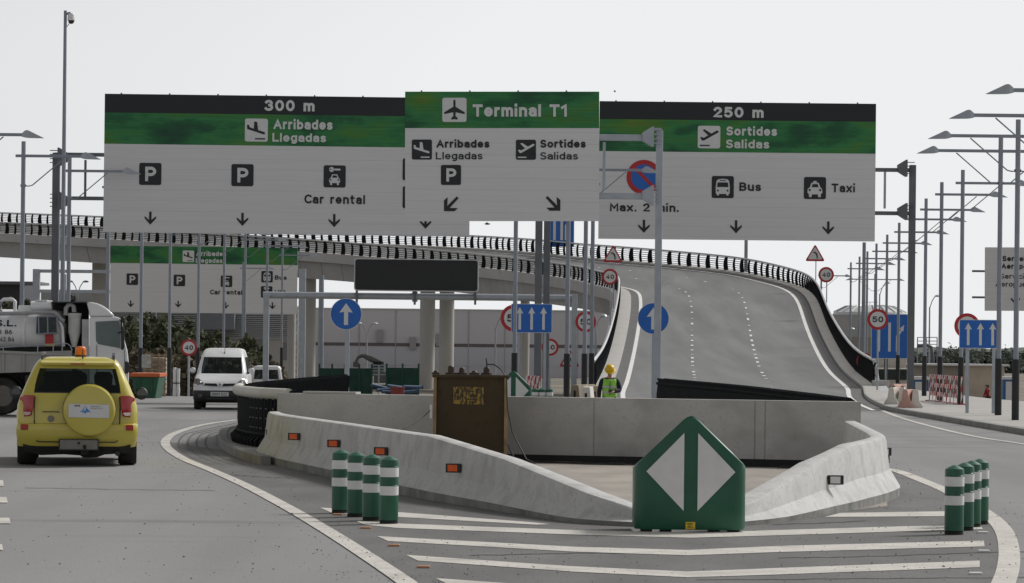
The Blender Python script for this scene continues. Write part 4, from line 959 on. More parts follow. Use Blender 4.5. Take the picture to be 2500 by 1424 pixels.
# ------------------------------------------------------------------ street lamps, mast, far lights
def lamp_proto(double):
    g = thing('street_lamp', 'x', 'street lamp')
    MB().cyl((0, 0, -2.6), (0, 0, 8.0), 0.072, 0.066, 12).build('pole', steel_mid, g, smooth=40)
    MB().cyl((0, 0, -2.6), (0, 0, 1.72), 0.098, 0.098, 14).build('base_sleeve', black_rough, g, smooth=40)
    for sg in ((1, -1) if double else (1,)):
        m = MB(); x0 = -0.24 if not double else 0.0
        m.box(((x0 + 1.86) / 2 * sg, 0, 7.56), (1.86 - x0, 0.07, 0.085)); m.build('arm', steel_mid, g, bevel=0.01)
        m = MB(); m.tube([(0, 0, 6.66), (.16 * sg, 0, 6.64), (.28 * sg, 0, 6.67), (1.25 * sg, 0, 7.5)], 0.019, 6); m.tube([(-.08 * sg, 0, 6.66), (.09 * sg, 0, 6.66)], 0.04, 8); m.build('brace', steel_mid, g, smooth=50)
        m = MB()
        def rg(x, zt, zb, w): return [Vector((x * sg, -w, zb)), Vector((x * sg, w, zb)), Vector((x * sg, w * .75, zt)), Vector((x * sg, -w * .75, zt))]
        m.loft([rg(1.76, 7.60, 7.505, .05), rg(1.84, 7.665, 7.488, .10), rg(1.89, 7.685, 7.482, .125), rg(1.95, 7.675, 7.48, .125), rg(2.14, 7.582, 7.474, .10), rg(2.36, 7.477, 7.468, .025)])
        m.build('lamp_head', steel, g, smooth=35)
    return g
single, dbl = lamp_proto(False), lamp_proto(True)
used = set()
def lamp(proto, x, y, rz, label, group):
    if proto in used: return dup(proto, (x, y, 0), rz, label, group)
    used.add(proto); proto.location = (x, y, 0); proto.rotation_euler = (0, 0, rz); proto['label'] = label; proto['group'] = group; return proto
LEFT = [(-107, 89.5), (54, 99.6), (167, 108), (263, 119), (345, 131), (415, 143), (485, 156), (547, 167), (598, 177), (652, 188), (689, 207)]
gl_ = 'lamps in the row left of the road'
EX = ['with its pole outside the left frame edge', 'left of the tall camera mast', 'just right of the dark left gantry post', 'under the left end of the widest sign', 'rising behind the truck cab', 'right of the distant sign\'s first P', 'left of the white front-facing van', 'above the white front-facing van', 'above the right side of the white van', 'its head just showing under the widest sign', 'at the distant sign\'s right end']
for k, (px, d) in enumerate(LEFT):
    lamp(single, P(px, 700, d).x, d, -0.02, 'grey street lamp, %s in the left row, %s' % (ORD[k], EX[k]), gl_)
RIGHT = [(2349, 109.8), (2298, 117.9), (2260, 130.6), (2225, 140.3), (2195, 155.5), (2166, 171.5), (2140, 186), (2118, 200.8), (2099, 212), (2078, 226), (2006, 248)]
for k, (px, d) in enumerate(RIGHT):
    lamp(single, P(px, 600, d).x, d, -0.03, 'grey single-arm street lamp, %s in the line that recedes on the right side' % ORD[k], 'single-arm lamps right of the ramp')
for k, (px, d) in enumerate([(2671, 70.7), (2556, 78.3), (2484, 85.8), (2442, 92.2)]):
    lamp(dbl, P(px, 500, d).x, d, 0.0, 'double-arm street lamp on the right pavement, %s' % ['nearest, only its highest left arm in the frame', 'second, only its left arm in the frame', 'third, the rightmost full pole in the frame', 'fourth, beside the blue three-arrow sign'][k], 'double-arm lamps on the right pavement')
lamp(dbl, P(2136, 700, 259).x, 259, 0.0, 'small far double-arm street lamp above the storage tank', 'double-arm lamps on the right pavement')
for k, (px, d, rz) in enumerate([(1258, 103, 0), (1386, 100.5, math.pi), (1429, 104, 0), (1446, 113, math.pi)]):
    lamp(single, P(px, 700, d).x, d, rz, ['street lamp with black base behind the small green arrow marker, under the Terminal sign', 'street lamp with black base in front of the high blue lane sign', 'street lamp on the middle island whose head overlaps the no parking symbol', 'street lamp just left of the ramp railing, in front of the half hidden 50 sign'][k], 'lamps on the middle island')
for k, (px, top, d) in enumerate([(382, 655, 255), (594, 640, 235)]):
    q = P(px, top, d); o = lamp(single, q.x, d, -0.03, ['small lamp post in front of the distant arrivals sign, between its two P symbols', 'small lamp post in front of the distant arrivals sign, left of its bus symbol'][k], 'small lamps before the distant sign')
    o.location.z = q.z - 8.0
# camera mast
d = 104; q = P(151, 848, d)
g = thing('camera_mast', 'very tall slim grey mast with a white dome camera at its top, on the left', 'mast', (q.x, d, 0))
ztop = P(150, 26, d).z
MB(g.location).cyl((q.x, d, -0.2), (q.x, d, ztop), 0.085, 0.05, 12).build('pole', steel_mid, g, smooth=40)
c = P(174, 44, d); m = MB(g.location); m.tube([(q.x, d, c.z + .12), (c.x - .02, d, c.z + .17)], [0.05, 0.025], 8); m.build('bracket', steel_mid, g, smooth=40)
m = MB(g.location); m.lathe((c.x, d, c.z), [(0.0, .15), (.09, .14), (.115, .10), (.12, -.05), (.125, -.08), (.10, -.085)], 18); cb = m.build('camera_housing', white_paint, g, smooth=40)
m = MB(g.location); m.lathe((c.x, d, c.z), [(.098, -.085), (.09, -.14), (.055, -.18), (0.001, -.195)], 16); m.build('dome', dark_plastic, cb, smooth=60)
m = MB(g.location); m.tube([(q.x + .05, d, c.z - .28), (q.x + .12, d, c.z - .2), (q.x + .13, d, c.z - .02), (q.x + .1, d, c.z + .1)], 0.012, 5); m.build('cable', dark_plastic, g)
def twin_light(px, py, d, label, n=2, zb=None):
    q = P(px, py, d); zb = tz(q.x, d) if zb is None else zb; g = thing('area_light', label, 'street lamp', (q.x, d, zb), 0, 'far curved area lights'); sp = 0.021 * d * 0.1
    MB(g.location).cyl((q.x, d, zb), (q.x, d, q.z - 1.6 * sp), .10, .07, 8).build('pole', steel, g)
    for sg in ((-1, 1) if n == 2 else (1,)):
        MB(g.location).tube([(q.x, d, q.z - 1.8 * sp), (q.x + .35 * sp * sg, d, q.z - .7 * sp), (q.x + .8 * sp * sg, d, q.z)], .05, 6).build('arm', steel, g)
        m = MB(g.location); m.lathe((q.x + 1.15 * sp * sg, d, q.z), [(0.01, .14), (.3 * sp, .10), (.48 * sp, .0), (.3 * sp, -.07), (0.01, -.09)], 14); m.build('lamp_head', rail_m, g, smooth=50)
twin_light(896, 790, 330, 'far twin-headed area light in front of the grey hall, right of the blue arrow sign')
twin_light(1210, 774, 300, 'far single-headed area light in front of the grey hall, right of the piers', 1)
twin_light(1455, 772, 200, 'far single-headed light beside the ramp abutment', 1)
twin_light(2060, 803, 300, 'far curved area light in front of the storage tank', 2)
twin_light(190, 688, 340, 'far twin-headed light under the left end of the viaduct', 2)
twin_light(2148, 691, 345, 'far small lamp rising above the storage tank dome', 1)
twin_light(2270, 723, 330, 'far lamp with flat head right of the dark gantry post', 1)
# two slim distant poles
for px, top, d, lab in ((2110, 592, 320, 'tall dark pole behind the right lamp row, above the storage tank'), (1822, 560, 330, 'slim dark pole behind the ramp, under the right overhead sign'), (785, 672, 225, 'grey pole with a step near the message board beam, left of the up arrow sign')):
    q = P(px, top, d); g = thing('pole', lab, 'pole', (q.x, d, tz(q.x, d)))
    MB(g.location).cyl((q.x, d, tz(q.x, d)), (q.x, d, q.z), .22, .17, 10).build('shaft', steel_mid, g, smooth=40); MB(g.location).box((q.x, d, tz(q.x, d) + .03), (.8, .8, .06)).build('base_plate', steel_mid, g)
# ------------------------------------------------------------------ green arrow markers, bollards, studs, rusty tank
def marker(label, x, y, rz=0.0):
    g = thing('arrow_marker', label, 'traffic marker', (x, y, 0), rz, 'green arrow markers')
    hw, sh, ap, dep, r = 0.578, 0.695, 1.245, 0.62, 0.17
    # plan outline of the shell: flat front with rounded corners, sides sweeping back
    plan = [(-hw + 0.0, dep), (-hw, r)] + [(-hw + r - r * math.cos(a), r - r * math.sin(a)) for a in [math.radians(k) for k in (15, 30, 45, 60, 75, 90)]]
    nf = 10; x0 = -hw + r
    plan += [(x0 + (2 * -x0) * k / nf, -0.012 * math.sin(math.pi * k / nf)) for k in range(1, nf)]
    plan += [(-px_, py_) for px_, py_ in plan[:8][::-1]]
    def topz(px_, py_):
        z = ap - abs(px_) * 0.945
        zr = max(z, sh)
        if abs(px_) < 0.06: zr = ap - 0.059 - 0.03 * (px_ / .06) ** 2 + 0.025
        return zr - 0.10 * max(0, (py_ - r * .5)) * (1 if abs(px_) > .5 else 0)
    fine = []
    for (a, b_), (c, d_) in zip(plan, plan[1:]):
        n = max(1, int(math.hypot(c - a, d_ - b_) / 0.03))
        fine += [(a + (c - a) * k / n, b_ + (d_ - b_) * k / n) for k in range(n)]
    fine.append(plan[-1])
    m = MB(); rings = []
    for z0 in (0.03, 0.06, 0.35, 0.66): rings.append([Vector((a, b_, z0)) for a, b_ in fine])
    rings[0] = [Vector((a * .985, .01 + b_ * .985, .03)) for a, b_ in fine]
    rings.append([Vector((a, b_, topz(a, b_) - 0.02)) for a, b_ in fine])
    rings.append([Vector((a * .985, b_ + 0.015, topz(a, b_))) for a, b_ in fine])
    rings.append([Vector((a * .94, max(b_ + 0.05, 0.05), topz(a, b_) - 0.012)) for a, b_ in fine])
    rings.append([Vector((a * .94, max(b_ + 0.07, 0.07), 0.2)) for a, b_ in fine])
    m.loft(rings, False, False); sh_ = m.build('shell', green_plastic, g, smooth=32)
    for sg in (-1, 1):
        m = MB(); m.poly([Vector((sg * (0.071 if sg < 0 else 0.071), -0.022, 1.033)), Vector((sg * 0.071, -0.022, 0.225)), Vector((sg * 0.46, -0.016, 0.632))]); m.build('arrow_half', white_sheet, g, recalc=False)
    m = MB(); m.box((0.0, -0.016, 0.075), (.10, .012, .075)); lb = m.build('sticker', yellow_label, g)
    m = MB()
    for k in range(4): m.box((-.01 + .01 * (k % 2), -0.0235, 0.098 - k * .015), (.06 - .012 * (k % 3), .003, .006))
    m.build('print', ink, lb)
    m = MB()
    for fx in (-.45, -.25, .25, .45): m.box((fx, .12, .016), (.12, .12, .032))
    m.build('feet', bitumen, g); return g
q = G(1685, 1301)
mk = marker('large green arrow marker with a split white diamond where the two barriers meet', q.x, q.y)
dup(mk, (P(1254, 848, 96).x, 96, 0.0), 0.12, 'smaller green arrow marker far behind the rusty tank, half hidden by the wall')
def bollard_proto():
    g = thing('bollard', 'x', 'bollard', group='striped green bollards')
    m = MB(); m.lathe((0, 0, 0), [(.098, .0), (.098, .035), (.088, .04)], 28); m.build('base_ring', bitumen, g, smooth=35)
    m = MB(); m.lathe((0, 0, 0), [(.088, .04), (.1, .045), (.1, .66), (.096, .685), (.06, .705), (.025, .722), (.001, .727)], 32); bd = m.build('tube', green_plastic, g, smooth=35)
    for z0, z1 in ((.505, .605), (.31, .408)):
        m = MB(); m.lathe((0, 0, 0), [(.1, z0), (.1015, z0 + .002), (.1015, z1 - .002), (.1, z1)], 32); m.build('reflective_band', white_sheet, g, smooth=35)
        m = MB(); m.lathe((0, 0, 0), [(.1, z1), (.1035, z1 + .003), (.1035, z1 + .008), (.1, z1 + .011)], 32); m.build('rib', green_plastic, bd, smooth=35)
    return g
bp0 = bollard_proto(); first = [True]
def bollard(x, y, z, label, rz):
    if first[0]: first[0] = False; bp0.location = (x, y, z); bp0.rotation_euler = (0, 0, rz); bp0['label'] = label
    else: dup(bp0, (x, y, z), rz, label)
for k, (px, py, t) in enumerate([(831, 1254, 'leftmost'), (869, 1263, 'second from left'), (907, 1272, 'third from left'), (949, 1280, 'rightmost and nearest')]):
    q = G(px, py); bollard(q.x, q.y, 0, 'green bollard with two white bands, %s of the four before the long barrier' % t, k * 1.1)
for k, (px, py, t) in enumerate([(2329, 1306, 'leftmost and nearest'), (2354, 1296, 'second from left'), (2372, 1288, 'third from left'), (2391, 1281, 'rightmost and farthest')]):
    q = G(px, py); bollard(q.x, q.y, 0, 'green bollard with two white bands, %s of the four on the right gore' % t, k * 0.9 + .3)
for k, (px, t) in enumerate([(1308, 'left'), (1325, 'middle'), (1343, 'right')]):
    bollard(P(px, 848, 95).x, 95, 0.0, 'far green bollard peeping over the grey wall, %s one of three' % t, k)
m = MB(); m.box((0, 0, .012), (.11, .09, .024)); so = m.build('road_stud', M('orange_stud', (.42, .21, .12), .6), bevel=.008)
for k, (px, py) in enumerate([(824, 1259), (893, 1292), (962, 1335), (1034, 1388)]):
    o = so if k == 0 else so.copy()
    if k: COL.objects.link(o)
    q = G(px, py); o.location = q; tag(o, 'orange road stud inside the left edge line, %s' % ['beside the leftmost bollard', 'just below the left bollards', 'between the second and third stripes', 'lowest of the four'][k], 'road stud', 'orange road studs')
wso = None
for k, (px, py) in enumerate([(2400, 1303), (2402, 1349), (2382, 1404)]):
    q = G(px, py)
    if wso is None: m = MB(); m.box((0, 0, .012), (.11, .09, .024)); o = wso = m.build('road_stud', white_sheet, bevel=.008)
    else: o = wso.copy(); COL.objects.link(o)
    o.location = q; tag(o, 'white road stud inside the right edge line, %s' % ['farthest, by the bollards', 'middle one', 'nearest the camera'][k], 'road stud', 'white road studs')
# loose grit and stones on the road
m = MB(); rnd = random.Random(3)
def stone(p, r):
    vs = [Vector((p.x + r * rnd.uniform(.6, 1.3) * x, p.y + r * rnd.uniform(.6, 1.3) * y, p.z + r * rnd.uniform(.5, .9) * z)) for x, y, z in ((1, 0, 0), (-1, 0, 0), (0, 1, 0), (0, -1, 0), (0, 0, 1), (0, 0, -.4))]
    m.add(vs, [(0, 2, 4), (2, 1, 4), (1, 3, 4), (3, 0, 4), (2, 0, 5), (1, 2, 5), (3, 1, 5), (0, 3, 5)])
cl = catmull([G(*p) for p in ledge], 12); cr = catmull([G(*p) for p in redge], 12)
for k in range(800):
    p = rnd.choice(cl) + Vector((rnd.gauss(0.1, .75), rnd.gauss(0, .6), 0)); p.z = .012; stone(p, abs(rnd.gauss(.002, .004)) + .0025)
for k in range(500):
    p = rnd.choice(cr) + Vector((rnd.gauss(-.4, .7), rnd.gauss(0, .6), 0)); p.z = .012; stone(p, abs(rnd.gauss(.003, .004)) + .003)
for k in range(700):
    p = G(rnd.uniform(750, 2350), rnd.uniform(1275, 1424)); p.z = .012; stone(p, abs(rnd.gauss(.001, .003)) + .002)
for k in range(240):
    p = G(rnd.uniform(0, 800), rnd.uniform(1010, 1424)); p.z = .006; stone(p, abs(rnd.gauss(.003, .004)) + .002)
o = m.build('gravel', M('gravel_stone', (.05, .046, .042), .95, var=.4, scale=3)); o['kind'] = 'stuff'; o['label'] = 'loose dark grit scattered over the road'; 
# rusty steel tank against the wall
D0 = 53.25; a = P(1062, 1010, D0); c = P(1234, 1010, D0); zt = P(1150, 919, D0).z; cx = (a.x + c.x) / 2; w = c.x - a.x
g = thing('steel_tank', 'tall rusty brown steel tank with yellow stencilled letters, leaning against the concrete wall', 'tank', (cx, D0, 0))
m = MB(g.location); m.box((cx, D0 + .32, zt / 2 + .04), (w, .62, zt - .08)); m.build('tank_body', rust, g, bevel=.015)
for sx in (-1, 1): MB(g.location).box((cx + sx * (w / 2 + .003), D0 - .01, zt / 2 + .02), (.05, .09, zt - .06)).build('corner_flange', rust_edge, g, bevel=.008)
m = MB(g.location); m.box((cx, D0 + .31, zt - .0), (w + .10, .74, .05)); m.build('lid', rust, g, bevel=.01)
for k, (px, h, r) in enumerate([(1064, .05, .04), (1101, .13, .055), (1128, .10, .05), (1158, .05, .05), (1188, .11, .055)]):
    q = P(px, 912, D0 + .15); m = MB(g.location); m.lathe((q.x, q.y, zt + .02), [(r * 1.7, 0), (r * 1.7, .035), (r, .04), (r * .95, h), (r * .6, h + .02), (.001, h + .022)], 14); m.build('bushing', M('dark_porcelain', (.04, .025, .015), .5), g, smooth=40)
q = P(1188, 905, D0 + .15); m = MB(g.location); m.tube([q, q + Vector((0.0, 0, .14)), q + Vector((-.012, 0, .2))], .012, 6); m.tube([q + Vector((0, 0, .1)), q + Vector((.12, 0, .10)), q + Vector((.24, -.05, .02)), q + Vector((.33, -.2, -.12)), q + Vector((.345, -.26, -.6)), q + Vector((.43, -.30, -1.0)), q + Vector((.66, -.5, -1.42)), q + Vector((.8, -.7, -1.48))], .011, 6); m.build('cable', dark_plastic, g, smooth=60)
q = P(1240, 1085, D0 - .1); m = MB(); m.tube([q, q + Vector((.10, -.05, -.22)), q + Vector((.24, -.1, -.42)), q + Vector((.5, -.2, -.45))], .013, 6); tag(m.build('cable', dark_plastic, smooth=60), 'thin black cable drooping to the ground right of the rusty tank', 'cable')
q = P(1052, 1000, D0); e = P(955, 1053, 50.5); m = MB(); m.tube([q.lerp(e, k / 6) - Vector((0, 0, .25 * math.sin(math.pi * k / 6) * .35)) for k in range(7)], .008, 5); tag(m.build('wire', dark_plastic, smooth=60), 'thin wire hanging from the left side of the rusty tank', 'wire')
sm_, nt, b = emptymat('worn_label'); b.inputs['Roughness'].default_value = .6
tc = nt.nodes.new('ShaderNodeTexCoord'); mp = nt.nodes.new('ShaderNodeMapping'); mp.inputs['Scale'].default_value = (1.6, 1, .8); nt.links.new(tc.outputs['Object'], mp.inputs[0])
n = nt.nodes.new('ShaderNodeTexNoise'); n.inputs['Scale'].default_value = 13; n.inputs['Detail'].default_value = 5; nt.links.new(mp.outputs[0], n.inputs['Vector'])
r = nt.nodes.new('ShaderNodeMapRange'); r.inputs[1].default_value = .46; r.inputs[2].default_value = .56; nt.links.new(n.outputs[0], r.inputs[0])
mx = nt.nodes.new('ShaderNodeMix'); mx.data_type = 'RGBA'; mx.inputs[6].default_value = (.05, .033, .012, 1); mx.inputs[7].default_value = (.27, .17, .02, 1); nt.links.new(r.outputs[0], mx.inputs[0]); nt.links.new(mx.outputs[2], b.inputs['Base Color'])
m = MB(g.location)
def sp(px, py): v = P(px, py, D0); v.y -= .006; return v
m.poly([sp(1107, 944), sp(1181, 945), sp(1181, 988), sp(1107, 987)]); lb = m.build('worn_label', sm_, g, recalc=False)
m = MB(g.location)
for x0, y0, x1, y1 in [(1113, 951, 1121, 961), (1127, 952, 1131, 968), (1137, 948, 1140, 966), (1147, 954, 1158, 957), (1147, 963, 1166, 970), (1161, 949, 1166, 961), (1115, 967, 1121, 977), (1128, 972, 1131, 983), (1139, 974, 1160, 977), (1150, 980, 1163, 984)]:
    v0, v1 = sp(x0, y0), sp(x1, y1); m.add([Vector((a_, D0 - .009, c_)) for a_, c_ in ((v0.x, v0.z), (v1.x, v0.z), (v1.x, v1.z), (v0.x, v1.z))], [(0, 1, 2, 3)])
m.build('faded_print', rust, lb, recalc=False)
# wall ink mark and small plate on the tank edge
m = MB(g.location); q = P(1052, 1005, D0 - .08); m.box(q, (.035, .01, .22)); m.build('side_plate', sign_face, g)
# ------------------------------------------------------------------ right: plastic barriers and striped boards
pb_red = M('barrier_red', (.52, .31, .26), .5, var=.12, dirt=(.55, .47, .41), dirt_scale=2, dirt_amt=.5); pb_white = M('barrier_white', (.62, .58, .53), .5, var=.06, dirt=(.4, .36, .3), dirt_scale=2.5, dirt_amt=.6)
def plastic_barrier(x, y, z, rz, label, mat, ln=1.0):
    g = thing('plastic_barrier', label, 'barrier', (x, y, z), rz, 'water filled plastic barriers')
    pr = [(-.24, 0), (.24, 0), (.24, .09), (.13, .26), (.085, .60), (.06, .66), (-.06, .66), (-.085, .60), (-.13, .26), (-.24, .09)]
    m = MB(); m.loft([[Vector((s, a * k, b_ * .88)) for a, b_ in pr] for s, k in ((-ln / 2, .93), (-ln / 2 + .03, 1), (-ln * .18, 1), (-ln * .15, .86), (ln * .15, .86), (ln * .18, 1), (ln / 2 - .03, 1), (ln / 2, .93))]); m.build('barrier_body', mat, g, smooth=25)
    m = MB(); m.lathe((0, 0, .58), [(.05, 0), (.05, .03), (.03, .04)], 12); m.build('filler_cap', dark_plastic, g)
    m = MB(); m.box((ln / 2 + .015, 0, .3), (.05, .07, .42)); m.build('coupling', mat, g)
for k, (px, py, rz, mt, lab) in enumerate([(2181, 998, 1.30, pb_white, 'dirty white plastic barrier, leftmost of the tangled group'), (2196, 985, .9, pb_red, 'faded red and white plastic barrier standing behind the tangled white ones'), (2203, 998, 1.42, pb_white, 'dirty white plastic barrier, between the leftmost one and the pink one'), (2219, 1006, 1.2, pb_red, 'faded pink plastic barrier, between two dirty white ones'), (2233, 1006, 1.5, pb_white, 'whitest plastic barrier, at the right end of the tangled group')]):
    q = G(px, py, 0.0); plastic_barrier(q.x, q.y, 0.13 if q.x > 11.9 else 0, rz, lab, mt)
stripe_m, nt, b = emptymat('striped_board'); b.inputs['Roughness'].default_value = .5
tc = nt.nodes.new('ShaderNodeTexCoord'); wv = nt.nodes.new('ShaderNodeTexWave'); wv.bands_direction = 'DIAGONAL'; wv.inputs['Scale'].default_value = 1.1
mp = nt.nodes.new('ShaderNodeMapping'); mp.inputs['Scale'].default_value = (1, 0.0, -1); nt.links.new(tc.outputs['Object'], mp.inputs[0]); nt.links.new(mp.outputs[0], wv.inputs[0])
rp_ = nt.nodes.new('ShaderNodeMath'); rp_.operation = 'GREATER_THAN'; rp_.inputs[1].default_value = .5; nt.links.new(wv.outputs[0], rp_.inputs[0])
mx = nt.nodes.new('ShaderNodeMix'); mx.data_type = 'RGBA'; mx.inputs[6].default_value = (.42, .012, .016, 1); mx.inputs[7].default_value = (.65, .63, .62, 1); nt.links.new(rp_.outputs[0], mx.inputs[0]); nt.links.new(mx.outputs[2], b.inputs['Base Color'])
def striped_fence(px0, px1, y0, d0, d1, n, hgt, label):
    a, c = P(px0, 848, d0), P(px1, 848, d1); g = thing('striped_barrier', label, 'barrier', (a.x, a.y, tz(a.x, a.y)), math.atan2(c.y - a.y, c.x - a.x)); L = (Vector((c.x, c.y, 0)) - Vector((a.x, a.y, 0))).length
    for z in (.30 * hgt, .62 * hgt, .94 * hgt): m = MB(); m.box((L / 2, -.03, z), (L, .025, .15 * hgt)); m.build('striped_rail', stripe_m, g)
    for k in range(n + 1): m = MB(); m.box((L * k / n, -.055, hgt / 2), (.16, .02, hgt)); m.box((L * k / n, .0, .02), (.06, .4, .04)); m.build('upright', stripe_m, g)
    return g
fz = striped_fence(2274, 2352, 0, 118, 109.5, 9, .95, 'red and white striped barrier row on the right, behind the pavement edge')
fz.location.z = 0.12
fz = striped_fence(1290, 1322, 0, 106, 104, 6, .98, 'small red and white striped barrier behind the far bollards in the middle')
# far jersey blocks in front of the ramp
def block(px, d, rz, label, ln, mat, z=0.0):
    x = P(px, 848, d).x; g = thing('jersey_block', label, 'barrier', (x, d, z), rz, 'loose jersey blocks'); m = MB()
    pr = [(-.3, 0), (.3, 0), (.3, .09), (.16, .33), (.10, .86), (-.10, .86), (-.16, .33), (-.3, .09)]
    m.loft([[Vector((s, a, b_)) for a, b_ in pr] for s in (-ln / 2, ln / 2)]); m.build('block_body', mat, g, bevel=.015)
    m = MB(); m.box((ln / 2 + .004, 0, .45), (.02, .06, .5)); m.box((-ln / 2 - .004, 0, .45), (.02, .06, .5)); m.build('joint_groove', bitumen, g)
block(1425, 93, 1.35, 'brown stained jersey block behind the wall, left of the worker', 2.4, M('brown_concrete', (.27, .225, .17), .9, var=.2, dirt=(.14, .11, .08), dirt_scale=1.5))
block(1436, 88, 1.5, 'white jersey block seen end-on behind the wall, left of the worker', 2.0, pb_white)
block(1462, 91, 1.45, 'tan jersey block behind the wall, right beside the worker', 2.2, M('tan_concrete', (.42, .35, .24), .9, var=.15, dirt=(.25, .2, .13), dirt_scale=1.5))
# ------------------------------------------------------------------ vehicles
def ring(z, hw, w0, y0, y1, w1, r0, r1):
    """plan outline at height z: near face at y0 (straight part half width w0), far face at y1 (w1)"""
    A = [(w0, y0)]
    for k in range(1, 5):
        a = math.pi / 2 * k / 4; A.append((w0 + (hw - w0) * math.sin(a), y0 + r0 * (1 - math.cos(a))))
    A += [(hw + (0.004 if k == 2 else 0), y0 + r0 + (y1 - r1 - y0 - r0) * k / 4) for k in (1, 2, 3)]
    for k in range(0, 5):
        a = math.pi / 2 * k / 4; A.append((hw - (hw - w1) * (1 - math.cos(a)), y1 - r1 + r1 * math.sin(a)))
    return [Vector((x, y, z)) for x, y in A] + [Vector((-x, y, z)) for x, y in A[::-1]]
NR = 26
def car_body(root, rings, mat, holes, name='body', smooth=38):
    """rings stacked upwards; holes = set of (ring index, 'near' | 'far' | 'side') left open for glass"""
    m = MB(); n = len(rings[0]); h = n // 2; vs = [p for r in rings for p in r]; fs = []
    for k in range(len(rings) - 1):
        for i in range(n):
            j = (i + 1) % n
            if (k, 'near') in holes and i == n - 1: continue
            if (k, 'far') in holes and i == h - 1: continue
            if (k, 'side') in holes and (4 <= i <= 7 or n - 9 <= i <= n - 6): continue
            fs.append((k * n + i, k * n + j, (k + 1) * n + j, (k + 1) * n + i))
    fs.append(list(range(n - 1, -1, -1))); fs.append([(len(rings) - 1) * n + i for i in range(n)])
    m.add(vs, fs); return m.build(name, mat, root, smooth=smooth)
def glass_at(root, rings, k, where, name, off=0.0):
    n = len(rings[0]); h = n // 2; m = MB()
    i = n - 1 if where == 'near' else h - 1
    rs = range(k[0], k[1] + 1); m.loft([[rings[r][i], rings[r][(i + 1) % n]] for r in rs], False, False)
    return m.build(name, car_glass, root, smooth=30, recalc=False)
def glass_side(root, rings, k0, k1, sg):
    n = len(rings[0]); idx = range(4, 9) if sg > 0 else range(n - 9, n - 4); m = MB()
    m.loft([[rings[r][i] for i in idx] for r in range(k0, k1 + 1)], False, False); return m.build('side_window', car_glass, root, smooth=30, recalc=False)
def wheel(root, x, y, r, w, rim=rail_m, sg=1, nm='wheel'):
    m = MB(); m.lathe((x, y, r), [(.001, -w / 2 + .03), (r * .60, -w / 2 + .02), (r * .64, -w / 2), (r * .93, -w / 2), (r, -w / 2 + .04), (r, w / 2 - .04), (r * .93, w / 2), (r * .64, w / 2), (r * .60, w / 2 - .02), (.001, w / 2 - .03)], 28, 'X'); o = m.build(nm, tyre, root, smooth=40)
    m = MB(); m.lathe((x + sg * (w / 2 - .025), y, r), [(r * .6, -.01), (r * .57, .004), (r * .2, .012), (.001, .014)], 20, 'X'); m.build('rim', rim, o, smooth=40); return o
# --- yellow off-road car seen from behind
d = 50.2; q = G(187, 1139); hd = math.atan2(-q.x, q.y)
g = thing('off_road_car', 'yellow off-road car seen from behind, with spare wheel and orange roof beacon', 'car', (q.x, q.y, 0), hd - 0.01)
R = lambda z, hw, w0, y0, y1, w1, r0=.16, r1=.3: ring(z, hw, w0, y0, y1, w1, r0, r1)
rs = [R(.27, .80, .60, .16, 4.05, .6), R(.30, .88, .62, .06, 4.2, .6), R(.40, .915, .64, .0, 4.28, .62), R(.52, .93, .66, -.03, 4.3, .62), R(.60, .93, .66, -.035, 4.3, .62), R(.645, .925, .66, -.02, 4.29, .62), R(.66, .92, .665, .03, 4.28, .62), R(.80, .925, .67, .035, 4.25, .62), R(.94, .91, .68, .05, 4.18, .62), R(1.06, .875, .675, .075, 3.9, .62), R(1.10, .855, .67, .085, 3.25, .6), R(1.135, .84, .66, .095, 3.15, .6),
      R(1.25, .795, .645, .135, 2.95, .58), R(1.38, .74, .615, .19, 2.72, .55), R(1.50, .685, .58, .25, 2.5, .52), R(1.545, .66, .55, .25, 2.42, .5), R(1.60, .625, .5, .27, 2.3, .48), R(1.65, .57, .42, .33, 2.15, .45, .2), R(1.675, .45, .3, .5, 1.95, .35, .2), R(1.68, .25, .15, .8, 1.7, .2, .2)]
bd = car_body(g, rs, yellow_paint, {(k, 'near') for k in (11, 12, 13)} | {(k, 'far') for k in (11, 12, 13)} | {(k, 'side') for k in (11, 12, 13)})
glass_at(g, rs, (11, 14), 'near', 'rear_window'); glass_at(g, rs, (11, 14), 'far', 'windscreen'); glass_side(g, rs, 11, 14, 1); glass_side(g, rs, 11, 14, -1)
m = MB(); m.add([Vector((-.66, .088, 1.10)), Vector((.66, .088, 1.10)), Vector((.66, .094, 1.14)), Vector((-.66, .094, 1.14))], [(0, 1, 2, 3)]); m.build('window_seal', dark_plastic, g, recalc=False)
m = MB(); m.loft([[Vector((x, .255 + .02 * abs(x) - .09, 1.555)), Vector((x, .255 - .09, 1.59)), Vector((x, .30, 1.625)), Vector((x, .30, 1.56))] for x in (-.56, -.3, 0, .3, .56)]); sp_ = m.build('roof_spoiler', yellow_paint, g, smooth=40)
m = MB(); m.box((.0, .16, 1.572), (.22, .02, .016)); m.build('brake_light', red_lens, sp_)
